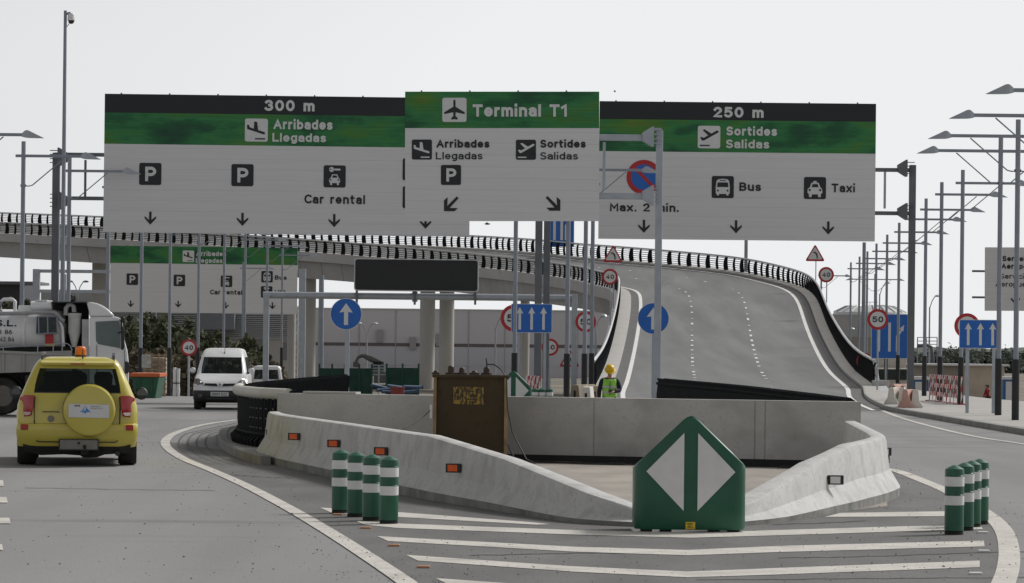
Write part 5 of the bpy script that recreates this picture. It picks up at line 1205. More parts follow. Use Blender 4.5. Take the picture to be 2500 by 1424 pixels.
# tailgate seams
m = MB()
def seam(pts, r=.007): m.tube(pts, r, 5)
yb = lambda z: .03 if z < .9 else .03 + (z - .9) * .24
seam([Vector((-.645, .022, 1.07)), Vector((-.655, .012, .9)), Vector((-.65, .008, .66)), Vector((-.62, .006, .40)), Vector((-.59, -.03, .375)), Vector((.59, -.03, .375)), Vector((.62, .006, .40)), Vector((.65, .008, .66)), Vector((.655, .012, .9)), Vector((.645, .022, 1.07))], .009)
seam([Vector((-.65, .016, .625)), Vector((-.42, .016, .625))], .005); seam([Vector((.57, .016, .64)), Vector((.65, .016, .64))], .005)
m.build('tailgate_seam', under, g)
m = MB(); m.tube([(-.05, .075, 1.13), (.18, .09, 1.165), (.42, .105, 1.19)], .012, 6); m.lathe((-.05, .06, 1.125), [(.03, .03), (.03, 0), (.001, -.005)], 10, 'Y'); m.build('wiper', dark_plastic, g)
# spare wheel on the back
sx, sz = .185, .865
m = MB(); m.lathe((sx, .02, sz), [(.37, .0), (.398, -.03), (.402, -.12), (.39, -.19), (.372, -.208), (.34, -.216), (.001, -.225)], 48, 'Y'); sc_ = m.build('spare_wheel_cover', yellow_paint, g, smooth=30)
m = MB(); m.lathe((sx, .028, sz), [(.385, .0), (.409, -.03), (.409, -.045), (.385, -.06)], 48, 'Y'); m.build('cover_rim', under, sc_, smooth=40)
yl = -.2115
m = MB(); m.poly([Vector((sx - .315, yl, sz + .10)), Vector((sx - .315, yl, sz - .105)), Vector((sx + .305, yl, sz - .115)), Vector((sx + .305, yl, sz + .09))]); m.build('label', sign_face, sc_, recalc=False)
lg = M('logo_blue', (.03, .22, .60), .5)
m = MB(); c0 = Vector((sx - .06, yl - .005, sz))
m.poly([c0 + Vector(v) for v in ((-.003, 0, .085), (-.02, 0, .035), (-.025, 0, -.02), (-.012, 0, -.025), (-.08, 0, -.02), (-.085, 0, -.03), (-.04, 0, .0), (-.02, 0, .05))]); m.poly([c0 + Vector(v) for v in ((.003, 0, .085), (.022, 0, .035), (.085, 0, -.03), (.045, 0, -.02), (.018, 0, -.028), (.012, 0, .0))]); m.poly([c0 + Vector(v) for v in ((-.055, 0, -.025), (-.02, 0, -.035), (.0, 0, .02), (.016, 0, -.032), (.002, 0, -.05))]); m.build('logo', lg, sc_, recalc=False)
def ctext(key, x0, x1, zb, cap, mat, y, par, nm='lettering'):
    vs, fs, a, b_ = WORDS[key]; kx = (x1 - x0) / (b_ - a); ky = cap / CAP; m = MB(); m.add([Vector((x0 + (v.x - a) * kx, y - v.z * .12, zb + v.y * ky)) for v in vs], fs); return m.build(nm, mat, par, recalc=False)
ctext(('aena', .2, 1), sx - .225, sx - .14, sz + .06, .028, ink, yl - .005, sc_); ctext(('AEROPUERTO', .14, 1), sx + .015, sx + .17, sz + .052, .018, grey_ink, yl - .005, sc_); ctext(('DE BARCELONA', .14, 1), sx + .015, sx + .20, sz + .022, .018, grey_ink, yl - .005, sc_)
# lights
for sg in (-1, 1):
    m = MB(); k = sg
    pts = [(.665, .045, 1.085), (.80, .075, 1.09), (.875, .19, 1.05), (.895, .22, .93), (.865, .15, .80), (.80, .075, .755), (.70, .03, .775), (.672, .032, .90)]
    vs = [Vector((a * k, b_ - .022, c_)) for a, b_, c_ in pts]; cen = Vector((.775 * k, .015, .93)); m.add(vs + [cen], [(i, (i + 1) % 8, 8) for i in range(8)]); m.loft([vs, [v + Vector((-.02 * k, .10, 0)) for v in vs]], True, False); tl = m.build('tail_light', red_lens, g, smooth=50)
    m = MB(); pts = [(.70, .02, .83), (.81, .08, .835), (.828, .1, .80), (.78, .05, .778), (.72, .012, .79)]; m.poly([Vector((a * k, b_ - .052, c_)) for a, b_, c_ in pts]); m.build('reversing_lens', clear_lens, tl, recalc=False)
    m = MB(); m.box((.80 * k, -.012, .60), (.115, .05, .085), rz=.12 * k); m.build('fog_light', red_lens, g, bevel=.012)
m = MB(); m.box((.03, -.06, .335), (.57, .03, .145)); pl = m.build('number_plate', plate_m, g, bevel=.008)
m = MB(); m.box((.03, -.052, .335), (.61, .02, .175)); m.build('plate_frame', dark_plastic, pl)
m = MB(); m.lathe((.03, -.075, .36), [(.022, 0), (.015, -.012), (.001, -.015)], 10, 'Y'); m.build('plate_lamp', dark_plastic, pl)
m = MB(); m.lathe((-.40, .018, .73), [(.05, 0), (.045, -.012), (.001, -.014)], 18, 'Y'); m.build('round_badge', plate_m, g, smooth=40)
m = MB(); m.box((-.40, .02, .835), (.26, .012, .012)); m.build('gate_handle', under, g)
m = MB(); m.box((-.50, .018, .645), (.12, .008, .02)); m.box((-.30, .018, .642), (.14, .008, .022)); m.build('model_badge', plate_m, g)
m = MB(); m.loft([[Vector((x, y, z)) for y, z in ((.05, .30), (.10, z1), (1.0, z1 + .02), (3.8, .24), (3.8, .34), (.1, .36))] for x, z1 in ((-.82, .22), (-.55, .165), (-.2, .18), (.05, .165), (.1, .13), (.3, .135), (.42, .18), (.82, .21))]); m.build('underbody', under, g)
m = MB(); m.tube([(.62, .02, .20), (.62, .5, .21)], .038, 12); m.build('exhaust', dark_plastic, g, smooth=50)
m = MB(); m.box((.12, .0, .24), (.12, .1, .12)); m.tube([(.12, -.02, .28), (.12, -.10, .29), (.12, -.11, .33)], .022, 8); m.build('tow_hook', under, g)
for sg in (-1, 1):
    wheel(g, .775 * sg, .80, .355, .285, plate_m, sg); wheel(g, .775 * sg, 3.35, .355, .25, plate_m, sg)
    m = MB(); m.loft([[Vector((sg * (.885 + dx), y, z)) for y, z in ((.35, .30), (.43, .62), (.62, .78), (.80, .80), (.98, .78), (1.17, .62), (1.25, .30))] for dx in (0, .035)], False, False); m.build('arch_trim', yellow_paint, g, smooth=40)
    m = MB(); m.loft([[Vector((sg * (x + w * .09 * math.cos(a)), y + .02 * math.sin(a), 1.09 + h * math.sin(a) * .105)) for a in [2 * math.pi * k / 12 for k in range(12)]] for x, y, w, h in ((1.0, 2.45, .85, .85), (1.0, 2.48, 1.15, 1.0), (1.0, 2.56, 1.1, .98), (.98, 2.66, .7, .7))]); mr = m.build('door_mirror', dark_plastic, g, smooth=50)
    m = MB(); m.poly([Vector((sg * (1.0 + .075 * math.cos(a)), 2.443, 1.09 + .075 * math.sin(a))) for a in [2 * math.pi * k / 12 for k in range(12)]]); m.build('mirror_glass', M('mirror_glass', (.12, .13, .14), .05, 0.6, var=.02), mr, recalc=False)
    m = MB(); m.tube([(sg * .92, 2.55, 1.06), (sg * .82, 2.5, 1.06)], .03, 8); m.build('mirror_arm', dark_plastic, mr)
    m = MB(); m.loft([[Vector((sg * (.545 + dx), y, z)) for y, z in ((.36, 1.62), (.42, 1.70), (.55, 1.745), (1.9, 1.75), (2.05, 1.68), (2.05, 1.66), (1.9, 1.715), (.6, 1.71), (.5, 1.67), (.46, 1.62))] for dx in (-.022, .022)]); m.build('roof_rail', M('rail_grey', (.10, .10, .115), .4, .3), g)
m = MB(); m.lathe((.035, 1.0, 1.68), [(.095, 0), (.095, .02), (.085, .025)], 20); bc = m.build('beacon', dark_plastic, g, smooth=40)
m = MB(); m.lathe((.035, 1.0, 1.70), [(.082, 0), (.088, .01), (.084, .115), (.06, .14), (.001, .143)], 20); m.build('amber_dome', amber, bc, smooth=40)
m = MB(); m.tube([(.075, .36, 1.65), (.073, .33, 1.72), (.07, .31, 1.80)], [.014, .008, .004], 6); m.build('aerial', dark_plastic, g)
m = MB()
for x, y in ((-.40, 1.15), (.40, 1.15), (-.38, 2.0), (.38, 2.0), (0.0, 1.12)):
    m.loft([[Vector((x + w * dx, y + dy, z)) for dx, dy in ((-1, -.06), (1, -.06), (1, .06), (-1, .06))] for w, z in ((.24, .5), (.25, 1.05), (.22, 1.22), (.12, 1.24), (.13, 1.26), (.14, 1.38), (.10, 1.44))])
m.build('seats', seat_m, g, smooth=50)
# --- white van facing the camera
def small_van(x, y, rz, label, front=True, z=0.0):
    g = thing('small_van', label, 'van', (x, y, z), rz, 'small white vans')
    if front:
        R2 = lambda z, hw, w0, y0, y1, w1=.55, r0=.22, r1=.12: ring(z, hw, w0, y0, y1, w1, r0, r1)
        rs = [R2(.24, .72, .45, .12, 3.8), R2(.30, .76, .45, .03, 3.9), R2(.45, .775, .46, -.02, 3.95), R2(.56, .78, .46, .0, 3.95), R2(.585, .775, .47, .04, 3.95), R2(.72, .775, .48, .10, 3.95), R2(.84, .765, .52, .30, 3.95), R2(.94, .755, .56, .62, 3.95), R2(1.00, .745, .58, .88, 3.95), R2(1.04, .735, .60, 1.0, 3.95, .6),
              R2(1.20, .70, .59, 1.17, 3.93, .58), R2(1.38, .665, .565, 1.36, 3.9, .56), R2(1.52, .63, .545, 1.52, 3.88, .54), R2(1.60, .61, .52, 1.63, 3.86, .52), R2(1.70, .575, .48, 1.80, 3.84, .5), R2(1.76, .52, .40, 1.98, 3.8, .45), R2(1.785, .40, .28, 2.2, 3.7, .35)]
        body = car_body(g, rs, white_paint, {(k, w) for k in (9, 10, 11) for w in ('near', 'far')} | {(k, 'side') for k in (9, 10, 11)})
        glass_at(g, rs, (9, 12), 'near', 'windscreen'); glass_at(g, rs, (9, 12), 'far', 'rear_window'); glass_side(g, rs, 9, 12, 1); glass_side(g, rs, 9, 12, -1)
        m = MB(); n = len(rs[0]); off = Vector((0, -.012, 0)); lo = [r for r in rs[:5]]
        m.loft([[v * 1.0 + Vector((.012 if v.x > 0 else -.012, -.012 if v.y < 1 else 0, 0)) for v in r] for r in lo[:4]], True, True); m.build('bumper', dark_plastic, g, smooth=40)
        m = MB(); m.poly([Vector(v) for v in ((-.46, .062, .70), (-.06, .06, .68), (-.10, .09, .76), (-.44, .10, .765))]); m.poly([Vector(v) for v in ((.46, .062, .70), (.06, .06, .68), (.10, .09, .76), (.44, .10, .765))]); m.build('grille', ink, g, recalc=False)
        m = MB(); m.prism([Vector(v) for v in ((0, .03, .79), (.045, .03, .725), (0, .03, .66), (-.045, .03, .725))], (0, .05, 0)); bdg = m.build('badge', rail_m, g)
        m = MB(); m.poly([Vector(v) for v in ((0, .026, .76), (.022, .026, .725), (0, .026, .69), (-.022, .026, .725))]); m.build('badge_centre', ink, bdg, recalc=False)
        for sg in (-1, 1):
            m = MB(); vs = [Vector((sg * a, b_, c_)) for a, b_, c_ in ((.47, .075, .68), (.755, .20, .66), (.77, .36, .80), (.755, .50, .895), (.62, .31, .90), (.49, .15, .78))]; cen = Vector((sg * .64, .16, .77)); m.add(vs + [cen], [(i, (i + 1) % 6, 6) for i in range(6)]); hl = m.build('headlight', M('headlight_glass', (.17, .16, .155), .12, .1, var=.25, scale=12, spec=.7), g, smooth=60)
            m = MB(); m.lathe((sg * .60, .13, .76), [(.075, .03), (.055, -.005), (.001, -.01)], 16, 'Y'); m.build('lamp_bowl', M('bowl_grey', (.2, .2, .2), .3, .4), hl, smooth=50)
            m = MB(); m.lathe((sg * .56, -.045, .40), [(.07, .02), (.06, -.005), (.001, -.01)], 14, 'Y'); m.build('fog_lamp', M('fog_glass', (.06, .06, .06), .2), g, smooth=50)
            wheel(g, .67 * sg, .72, .30, .20, plate_m, sg); wheel(g, .67 * sg, 3.25, .30, .20, plate_m, sg)
            m = MB(); m.loft([[Vector((sg * (.855 + w * .085 * math.cos(a)), yy, 1.13 + w * .085 * math.sin(a) * (1.0 if math.sin(a) < 0 else 1.0))) for a in [2 * math.pi * k / 14 for k in range(14)]] for yy, w in ((1.18, .75), (1.20, 1.0), (1.29, 1.02), (1.33, .8))]); mr = m.build('door_mirror', white_paint, g, smooth=50); m = MB(); m.tube([(sg * .79, 1.27, 1.06), (sg * .70, 1.3, 1.05)], .025, 6); m.build('mirror_arm', dark_plastic, mr)
        m = MB(); m.box((0, -.035, .455), (.52, .02, .125)); pl = m.build('number_plate', sign_face, g, bevel=.005); ctext(('0893 DZZ', .15, 1), -.22, .22, .415, .08, ink, -.048, pl)
        m = MB(); m.box((0, -.03, .33), (.75, .02, .05)); m.build('air_intake', ink, g)
        m = MB(); m.tube([(0.05, 1.70, 1.60), (.05, 1.80, 1.78), (.05, 2.1, 2.05)], [.012, .006, .003], 6); m.lathe((.05, 1.69, 1.60), [(.03, 0), (.02, .05), (.001, .055)], 8); m.build('aerial', dark_plastic, g)
        m = MB(); m.box((0, 2.0, .24), (1.3, 3.4, .08)); m.build('underbody', under, g)
        m = MB()
        for x_ in (-.36, .36): m.loft([[Vector((x_ + w * dx, 2.35 + dy + sh, z)) for dx, dy in ((-1, -.05), (1, -.05), (1, .06), (-1, .06))] for w, z, sh in ((.22, .6, -.1), (.23, 1.1, 0), (.2, 1.25, .03), (.12, 1.27, .03), (.12, 1.42, .04))])
        m.box((0, 2.05, .62), (1.2, .6, .14)); m.box((0, 1.25, .98), (1.25, .3, .12)); m.build('seats', seat_m, g, smooth=40)
        m = MB(); m.lathe((.36, 1.52, 1.02), [(.17, -.012), (.185, 0), (.17, .012)], 18, 'Y'); m.build('steering_wheel', dark_plastic, g)
    else:
        R2 = lambda z, hw, w0, y0, y1, w1=.45, r0=.10, r1=.3: ring(z, hw, w0, y0, y1, w1, r0, r1)
        rs = [R2(.26, .74, .6, .10, 3.8), R2(.32, .80, .62, .0, 3.9), R2(.5, .82, .62, -.03, 3.95), R2(.62, .82, .62, .0, 3.95), R2(.9, .82, .63, .02, 3.8), R2(1.05, .80, .63, .04, 3.0), R2(1.12, .795, .625, .05, 2.85), R2(1.35, .76, .60, .09, 2.55), R2(1.60, .71, .565, .13, 2.3), R2(1.68, .69, .53, .15, 2.2), R2(1.77, .62, .45, .2, 2.0), R2(1.80, .45, .3, .4, 1.8)]
        car_body(g, rs, white_paint, {(k, w) for k in (6, 7) for w in ('near', 'far', 'side')}); glass_at(g, rs, (6, 8), 'near', 'rear_window'); glass_at(g, rs, (6, 8), 'far', 'windscreen'); glass_side(g, rs, 6, 8, 1); glass_side(g, rs, 6, 8, -1)
        m = MB(); m.box((0, .06, 1.36), (.13, .04, .56), rx=-.14); m.build('door_post', white_paint, g)
        for sg in (-1, 1): wheel(g, .70 * sg, .7, .30, .2, plate_m, sg); wheel(g, .70 * sg, 3.2, .30, .2, plate_m, sg); m = MB(); m.box((.76 * sg, .02, .95), (.09, .08, .34)); m.build('tail_light', red_lens, g)
        m = MB(); m.box((0, -.04, .5), (.5, .02, .11)); m.build('number_plate', sign_face, g)
    return g
q = G(536, 1001); hv = math.atan2(-q.x, q.y)
vanf = small_van(q.x, q.y, hv - 0.05, 'white van coming towards the camera with two people behind its windscreen')
x2 = P(651, 848, 163).x; small_van(x2, 163, math.atan2(-x2, 163) - .03, 'white van farther back seen from behind, partly hidden by the black railing', False, tz(x2, 163) + .02)
# --- white tanker lorry crossing behind the yellow car (outlines measured on its side)
d = 84.0; q0 = P(110, 848, d)
g = thing('tanker_lorry', 'white suction tanker lorry seen from the side behind the yellow car', 'lorry', (q0.x, d, 0)); o_ = g.location
KX = -0.126                                            # the lorry stands slightly turned: its width runs along the line of sight
def T(px, py, y=0.0): v = P(px, py, d); v.y += y; v.x += KX * y; return v
def tprism(name, pts, y0, th, mat, par=g, bevel=0.0, smooth=0):
    m = MB(o_); m.prism([T(a, b_, y0) for a, b_ in pts], (KX * th, th, 0)); return m.build(name, mat, par, bevel=bevel, smooth=smooth)
cabp = [(218, 774), (281, 773), (293, 776), (298.5, 785), (305, 834), (311, 856), (313.5, 877), (315, 905), (314, 940), (311, 972), (296, 978), (218, 978)]
cab = tprism('cab', cabp, 0.0, 2.3, white_paint, bevel=.06)
tprism('roof_fairing', [(211, 738), (225, 738), (239, 741), (252, 747), (262, 754), (273, 764), (281, 772.5), (218, 773.5), (217, 760)], .03, 2.2, white_paint, cab, .05, 40)
tprism('side_window', [(233, 785.5), (291, 783), (293.5, 800), (294, 851), (285, 849), (240, 840.5), (234.5, 833)], -.012, .02, car_glass, cab)
tprism('window_pillar', [(294, 784), (298, 786), (304, 834), (303, 852), (296, 852)], -.01, .03, ink, cab)
m = MB(o_)
for pts in ([(236, 842), (236, 905), (238, 968)], [(303.5, 853), (304.5, 905), (303, 965)], [(236, 900), (304, 903)]): m.tube([T(a, b_, -.012) for a, b_ in pts], .009, 5)
m.build('door_seam', grey_ink, cab)
m = MB(o_); m.box(T(252, 893, -.02), (.14, .05, .035)); m.build('door_handle', dark_plastic, cab)
tprism('mirror', [(293, 775), (300, 773), (305, 777), (306, 789), (300, 790), (296, 786)], -.35, .2, dark_plastic, cab, .03)
tprism('mirror', [(297, 796), (302, 798), (304, 812), (304, 848), (299, 856), (295, 853)], -.35, .22, dark_plastic, cab, .03)
m = MB(o_); m.tube([T(298, 810, -.25), T(289, 813, -.02)], .02, 6); m.tube([T(300, 785, -.25), T(292, 781, -.02)], .02, 6); m.build('mirror_arms', dark_plastic, cab)
tprism('mudguard', [(305, 882), (314, 884), (316, 892), (316, 907), (311, 913), (305, 912)], -.06, .1, dark_plastic, cab, .02)
tprism('windscreen', [(299.3, 788), (300.2, 788), (306.8, 834), (306.2, 834)], .2, 1.9, car_glass, cab)
tprism('cab_step', [(232, 962), (300, 962), (300, 985), (232, 985)], -.03, .5, dark_plastic, cab, .02)
# space behind the cab: a dark sheet stands in for its shade
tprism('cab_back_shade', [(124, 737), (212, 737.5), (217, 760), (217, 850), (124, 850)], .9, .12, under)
tprism('cab_frame', [(125, 736.5), (211, 737), (211, 740), (125, 739.5)], .0, 2.1, dark_plastic)
tprism('equipment_panel', [(200, 780), (217, 780), (217, 940), (200, 940)], .1, .5, M('grey_paint', (.42, .42, .42), .5, dirt=(.3, .3, .29), dirt_amt=.6))
# tank
R_, cz = .56, T(0, 808).z
m = MB(o_); xe = T(150, 808).x
m.lathe((0, d + .75, cz), [(.001, -16.95), (R_ * .7, -16.9), (R_ * .95, -16.8), (R_, -16.65), (R_, xe - .25), (R_ * .95, xe - .10), (R_ * .7, xe - .0), (.001, xe + .05)], 36, 'X'); tk = m.build('tank', white_paint, g, smooth=40)
for px in (54, -60): m = MB(o_); m.lathe((T(px, 808).x, d + .75, cz), [(R_ + .0, -.05), (R_ + .03, -.04), (R_ + .03, .04), (R_, .05)], 36, 'X'); m.build('tank_band', white_paint, tk, smooth=40)
def ttext(key, x0, x1, py, cap):
    vs, fs, a, b_ = WORDS[key]; kx = (x1 - x0) / (b_ - a); ky = cap / CAP; m = MB(o_); out = []
    for v in vs:
        p = T(x0 + (v.x - a) * kx, py - v.y * ky); dz = max(-R_ * .98, min(R_ * .98, p.z - cz)); p.y = d + .75 - math.sqrt(R_ * R_ - dz * dz) - .012 - v.z * .3; out.append(p)
    m.add(out, fs); m.build('lettering', ink, tk, recalc=False)
ttext(('S.L.', .2, 1), -14, 37, 797, 16); ttext(('03 86', .15, 1), -17, 27, 816, 11); ttext(('42 84', .15, 1), -4, 31, 834, 11)
m = MB(o_); m.tube([T(76, 749, .3), T(127, 747, .3)], .145, 20); m.box(T(103, 733.5, .3), (.28, .16, .03)); m.build('header_vessel', white_paint, g, smooth=40)
m = MB(o_); m.tube([T(-30, 767, .05), T(40, 765, .05), T(118, 762.5, .05), T(133, 763, .05), T(141, 769, .05), T(148, 779, .05), T(155, 784, .1)], .052, 10); m.build('pipe', M('pipe_grey', (.33, .33, .34), .5), g, smooth=50)
m = MB(o_); m.tube([T(2, 762, .2), T(2, 736, .2), T(8, 731, .2), T(30, 731, .2), T(36, 736, .2), T(36, 762, .2)], .045, 8); m.build('guard_loop', white_paint, g, smooth=50)
tprism('valve_box', [(44, 746), (80, 745), (80, 760), (44, 761)], .3, .5, white_paint, g, .02)
m = MB(o_); c = T(182, 765, .25)
m.lathe((c.x, c.y, 0), [(.001, T(0, 846).z), (.06, T(0, 846).z), (.16, T(0, 809).z), (.165, T(0, 770).z), (.18, T(0, 768).z), (.18, T(0, 763).z), (.001, T(0, 762).z)], 24); cy = m.build('cyclone_filter', M('filter_white', (.55, .55, .54), .5, dirt=(.4, .4, .38), dirt_amt=.5), g, smooth=40)
m = MB(o_); m.tube([T(160, 770, .25), T(161, 752, .25), T(167, 744, .25), T(174, 743, .25), T(180, 748, .25), T(181, 762, .25)], .06, 10); m.build('elbow_pipe', M('pipe_grey2', (.42, .42, .42), .5), g, smooth=50)
m = MB(o_); m.tube([T(142, 780, .1), T(152, 800, .08), T(155, 846, .08)], .04, 8); m.build('hose', white_paint, g, smooth=50)
bx = tprism('radiator_box', [(90, 773), (139, 772), (140, 813), (88, 815)], -.02, .6, M('radiator', (.035, .045, .045), .6, var=.3, scale=9), g)
m = MB(o_)
for pts in ([(92, 774), (139, 773)], [(116, 773), (117, 814)], [(139, 773), (140, 813)], [(94, 774), (95, 815)], [(88, 815), (143, 813)]): m.tube([T(a, b_, -.03) for a, b_ in pts], .018, 5)
m.build('radiator_frame', steel_mid, bx)
tprism('hazard_plate', [(110, 817), (130, 816), (130, 842), (110, 843)], .10, .02, red_sign); tprism('hazard_plate', [(110, 840), (134, 839), (134, 845), (110, 845)], .09, .02, yellow_label)
side = M('dropside', (.36, .355, .34), .6, var=.08, dirt=(.25, .24, .22), dirt_scale=1.5, dirt_amt=.6)
sd_ = tprism('side_panel', [(-330, 873), (176, 856), (176, 905), (-330, 922)], -.02, .1, side)
m = MB(o_)
for px in (8, 58, 122): m.box(T(px, 885, -.045), (.05, .03, .46))
m.box(T(60, 861.5, -.05), (2.4, .05, .06), ry=.034); m.build('panel_frame', side, sd_)
m = MB(o_); m.tube([T(-40, 852, -.02), T(60, 845, -.02), T(164, 839, -.02), T(172, 845, -.02), T(176, 856, -.02)], .016, 6)
for px, a_ in ((8, 848), (92, 843), (130, 841), (152, 840)): m.tube([T(px, a_, -.02), T(px, 860, -.02)], .014, 5)
m.build('hand_rail', steel, g, smooth=50)
tprism('tank_cradle', [(-330, 852), (155, 846), (190, 850), (190, 862), (-330, 876)], .3, 1.3, under)
tprism('chassis', [(-330, 914), (230, 905), (230, 950), (-330, 955)], .35, 1.5, under)
tprism('fuel_tank', [(60, 915), (105, 914), (105, 965), (60, 965)], .05, .6, dark_plastic, g, .05)
def twheel(px, py, rr, y):
    c = T(px, py, y); m = MB(o_); m.lathe((c.x, c.y, c.z), [(rr * .5, 0), (rr * .62, -.02), (rr * .93, -.03), (rr, .02), (rr, .3), (rr * .9, .33), (.001, .33)], 30, 'Y'); w = m.build('wheel', tyre, g, smooth=40)
    m = MB(o_); m.lathe((c.x, c.y, c.z), [(rr * .6, -.01), (rr * .52, .05), (rr * .25, .06), (rr * .22, .0), (.001, -.01)], 24, 'Y'); m.build('rim', M('dusty_rim', (.16, .145, .125), .8), w, smooth=40)
for px in (6, -95, -235, 262):
    for y in (.08, 1.75): twheel(px, 967, .48, y)
m = MB(o_); c = T(6, 967, .02); m.loft([[Vector((c.x + .57 * math.cos(a), c.y + dy, c.z + .57 * math.sin(a))) for a in [math.pi * k / 12 for k in range(-1, 14)]] for dy in (0, .45)], False, False); m.build('wheel_arch', dark_plastic, g, smooth=40)
# ------------------------------------------------------------------ people
def skinmesh(name, verts, edges, mat, parent, root_i=0, sub=2):
    """verts: {key: (x, y, z, rx, ry)}; grows one continuous surface over the bones"""
    keys = list(verts); ix = {k: i for i, k in enumerate(keys)}
    me = bpy.data.meshes.new(name); me.from_pydata([verts[k][:3] for k in keys], [(ix[a], ix[b_]) for a, b_ in edges], []); me.materials.append(mat)
    o = bpy.data.objects.new(name, me); COL.objects.link(o); o.parent = parent
    sm = o.modifiers.new('skin', 'SKIN'); sm.use_smooth_shade = True; sm.branch_smoothing = 0.4
    sv = me.skin_vertices[0].data
    for k in keys: sv[ix[k]].radius = (verts[k][3], verts[k][4] if len(verts[k]) > 4 else verts[k][3])
    sv[root_i].use_root = True
    ss = o.modifiers.new('sub', 'SUBSURF'); ss.levels = ss.render_levels = sub; return o
def chain(*k): return list(zip(k, k[1:]))
def hand(V, E, key, wrist, dirv, palmn, curl=.5, s=1.0):
    """palm, four fingers of unequal length and a thumb, added to the body's bones"""
    d_, n_ = Vector(dirv).normalized(), Vector(palmn).normalized(); side = d_.cross(n_).normalized(); w = Vector(wrist)
    pm = w + d_ * .05 * s; V[key + 'palm'] = (*pm, .033 * s, .018 * s); E.append((key + 'wr', key + 'palm'))
    for i, (o_, ln) in enumerate(((-.03, .062), (-.01, .075), (.01, .07), (.03, .055))):
        b_ = pm + d_ * .04 * s + side * o_ * s; m_ = b_ + (d_ + n_ * curl * .5).normalized() * ln * .5 * s; t_ = m_ + (d_ + n_ * curl * 1.6).normalized() * ln * .5 * s
        V[f'{key}f{i}a'] = (*b_, .010 * s); V[f'{key}f{i}b'] = (*m_, .009 * s); V[f'{key}f{i}c'] = (*t_, .007 * s); E += [(key + 'palm', f'{key}f{i}a'), (f'{key}f{i}a', f'{key}f{i}b'), (f'{key}f{i}b', f'{key}f{i}c')]
    b_ = w + d_ * .03 * s - side * .03 * s; t_ = b_ + (d_ * .7 - side * .6 + n_ * .3).normalized() * .055 * s
    V[key + 'ta'] = (*b_, .012 * s); V[key + 'tb'] = (*t_, .008 * s); E += [(key + 'palm', key + 'ta'), (key + 'ta', key + 'tb')]
def person(label, loc, rz, J, cols, vest=False, helmet=False, curl=(.6, .6), group=None):
    """J: joints (person faces -Y); cols: top, trousers"""
    g = thing('person', label, 'person', loc, rz, group)
    V = {'pel': (*J['pel'], .135, .10), 'wst': (*J['wst'], .125, .09), 'chs': (*J['chs'], .155, .105), 'col': (*J['col'], .10, .07), 'nk': (*J['nk'], .052, .055), 'hd0': (*J['hd0'], .062, .072), 'hd1': (*J['hd1'], .078, .095), 'hd2': (*J['hd2'], .05, .06)}
    E = chain('pel', 'wst', 'chs', 'col', 'nk', 'hd0', 'hd1', 'hd2')
    for s in 'lr':
        V[s + 'sh'] = (*J[s + 'sh'], .062); V[s + 'el'] = (*J[s + 'el'], .044); V[s + 'fa'] = (*((Vector(J[s + 'el']) * .6 + Vector(J[s + 'wr']) * .4)), .041); V[s + 'wr'] = (*J[s + 'wr'], .029)
        V[s + 'hp'] = (*J[s + 'hp'], .088); V[s + 'kn'] = (*J[s + 'kn'], .058); V[s + 'cf'] = (*(Vector(J[s + 'kn']) * .65 + Vector(J[s + 'an']) * .35), .053); V[s + 'an'] = (*J[s + 'an'], .038); t_ = Vector(J[s + 'an']) + Vector((0, -.16, -.05)); V[s + 'toe'] = (*t_, .035, .028)
        E += chain('col', s + 'sh', s + 'el', s + 'fa', s + 'wr') + chain('pel', s + 'hp', s + 'kn', s + 'cf', s + 'an', s + 'toe')
    grow = lambda ks, dlt: {k: (*V[k][:3], V[k][3] + dlt, (V[k][4] if len(V[k]) > 4 else V[k][3]) + dlt) for k in ks}
    arm = {}
    top = ['wst', 'chs', 'col'] + [s + k for s in 'lr' for k in ('sh', 'el', 'fa', 'wr')]
    tv = grow(['pel'] + top, .016); tv['pel'] = (*J['pel'], .165, .13); pz = Vector(J['pel']) + (Vector(J['pel']) - Vector(J['wst'])).normalized() * .10; tv['hem'] = (*pz, .165, .135); tv['nk'] = (*(Vector(J['nk']) * .8 + Vector(J['col']) * .2), .072, .075)
    te = chain('hem', 'pel', 'wst', 'chs', 'col', 'nk') + [e for s in 'lr' for e in chain('col', s + 'sh', s + 'el', s + 'fa', s + 'wr')]
    lv = grow(['pel'] + [s + k for s in 'lr' for k in ('hp', 'kn', 'cf', 'an')], .014); le = [e for s in 'lr' for e in chain('pel', s + 'hp', s + 'kn', s + 'cf', s + 'an')]
    BV, BE = dict(V), list(E)
    hf = (Vector(J['hd1']) - Vector(J['hd0'])).normalized(); fw = Vector(J.get('face', (0, -1, 0))).normalized(); c_ = Vector(J['hd1'])
    nz = c_ + fw * .105 - hf * .03; BV['nose'] = (*nz, .013); BE.append(('hd1', 'nose'))
    sd_ = fw.cross(hf).normalized()
    for s, k in (('l', 1), ('r', -1)):
        e_ = c_ + sd_ * k * .088; BV[s + 'ear'] = (*e_, .014, .02); BE.append(('hd1', s + 'ear'))
        w_, el = Vector(J[s + 'wr']), Vector(J[s + 'el']); hand(BV, BE, s, w_, w_ - el, Vector(J.get(s + 'pn', (0, -1, 0))), curl[0 if s == 'l' else 1])
    body = skinmesh('body', BV, BE, skin, g)
    for k in (-1, 1):
        m = MB(); p = c_ + fw * .088 + sd_ * .032 * k + hf * .005; m.box(p, (.018, .012, .008)); m.build('eye', ink, body)
    m = MB(); m.box(c_ + fw * .094 - hf * .065, (.045, .012, .008)); m.build('mouth', M('lips', (.28, .10, .09), .6), body)
    skinmesh('jacket' if vest else 'shirt', tv, te, cols[0], g); skinmesh('trousers', lv, le, cols[1], g)
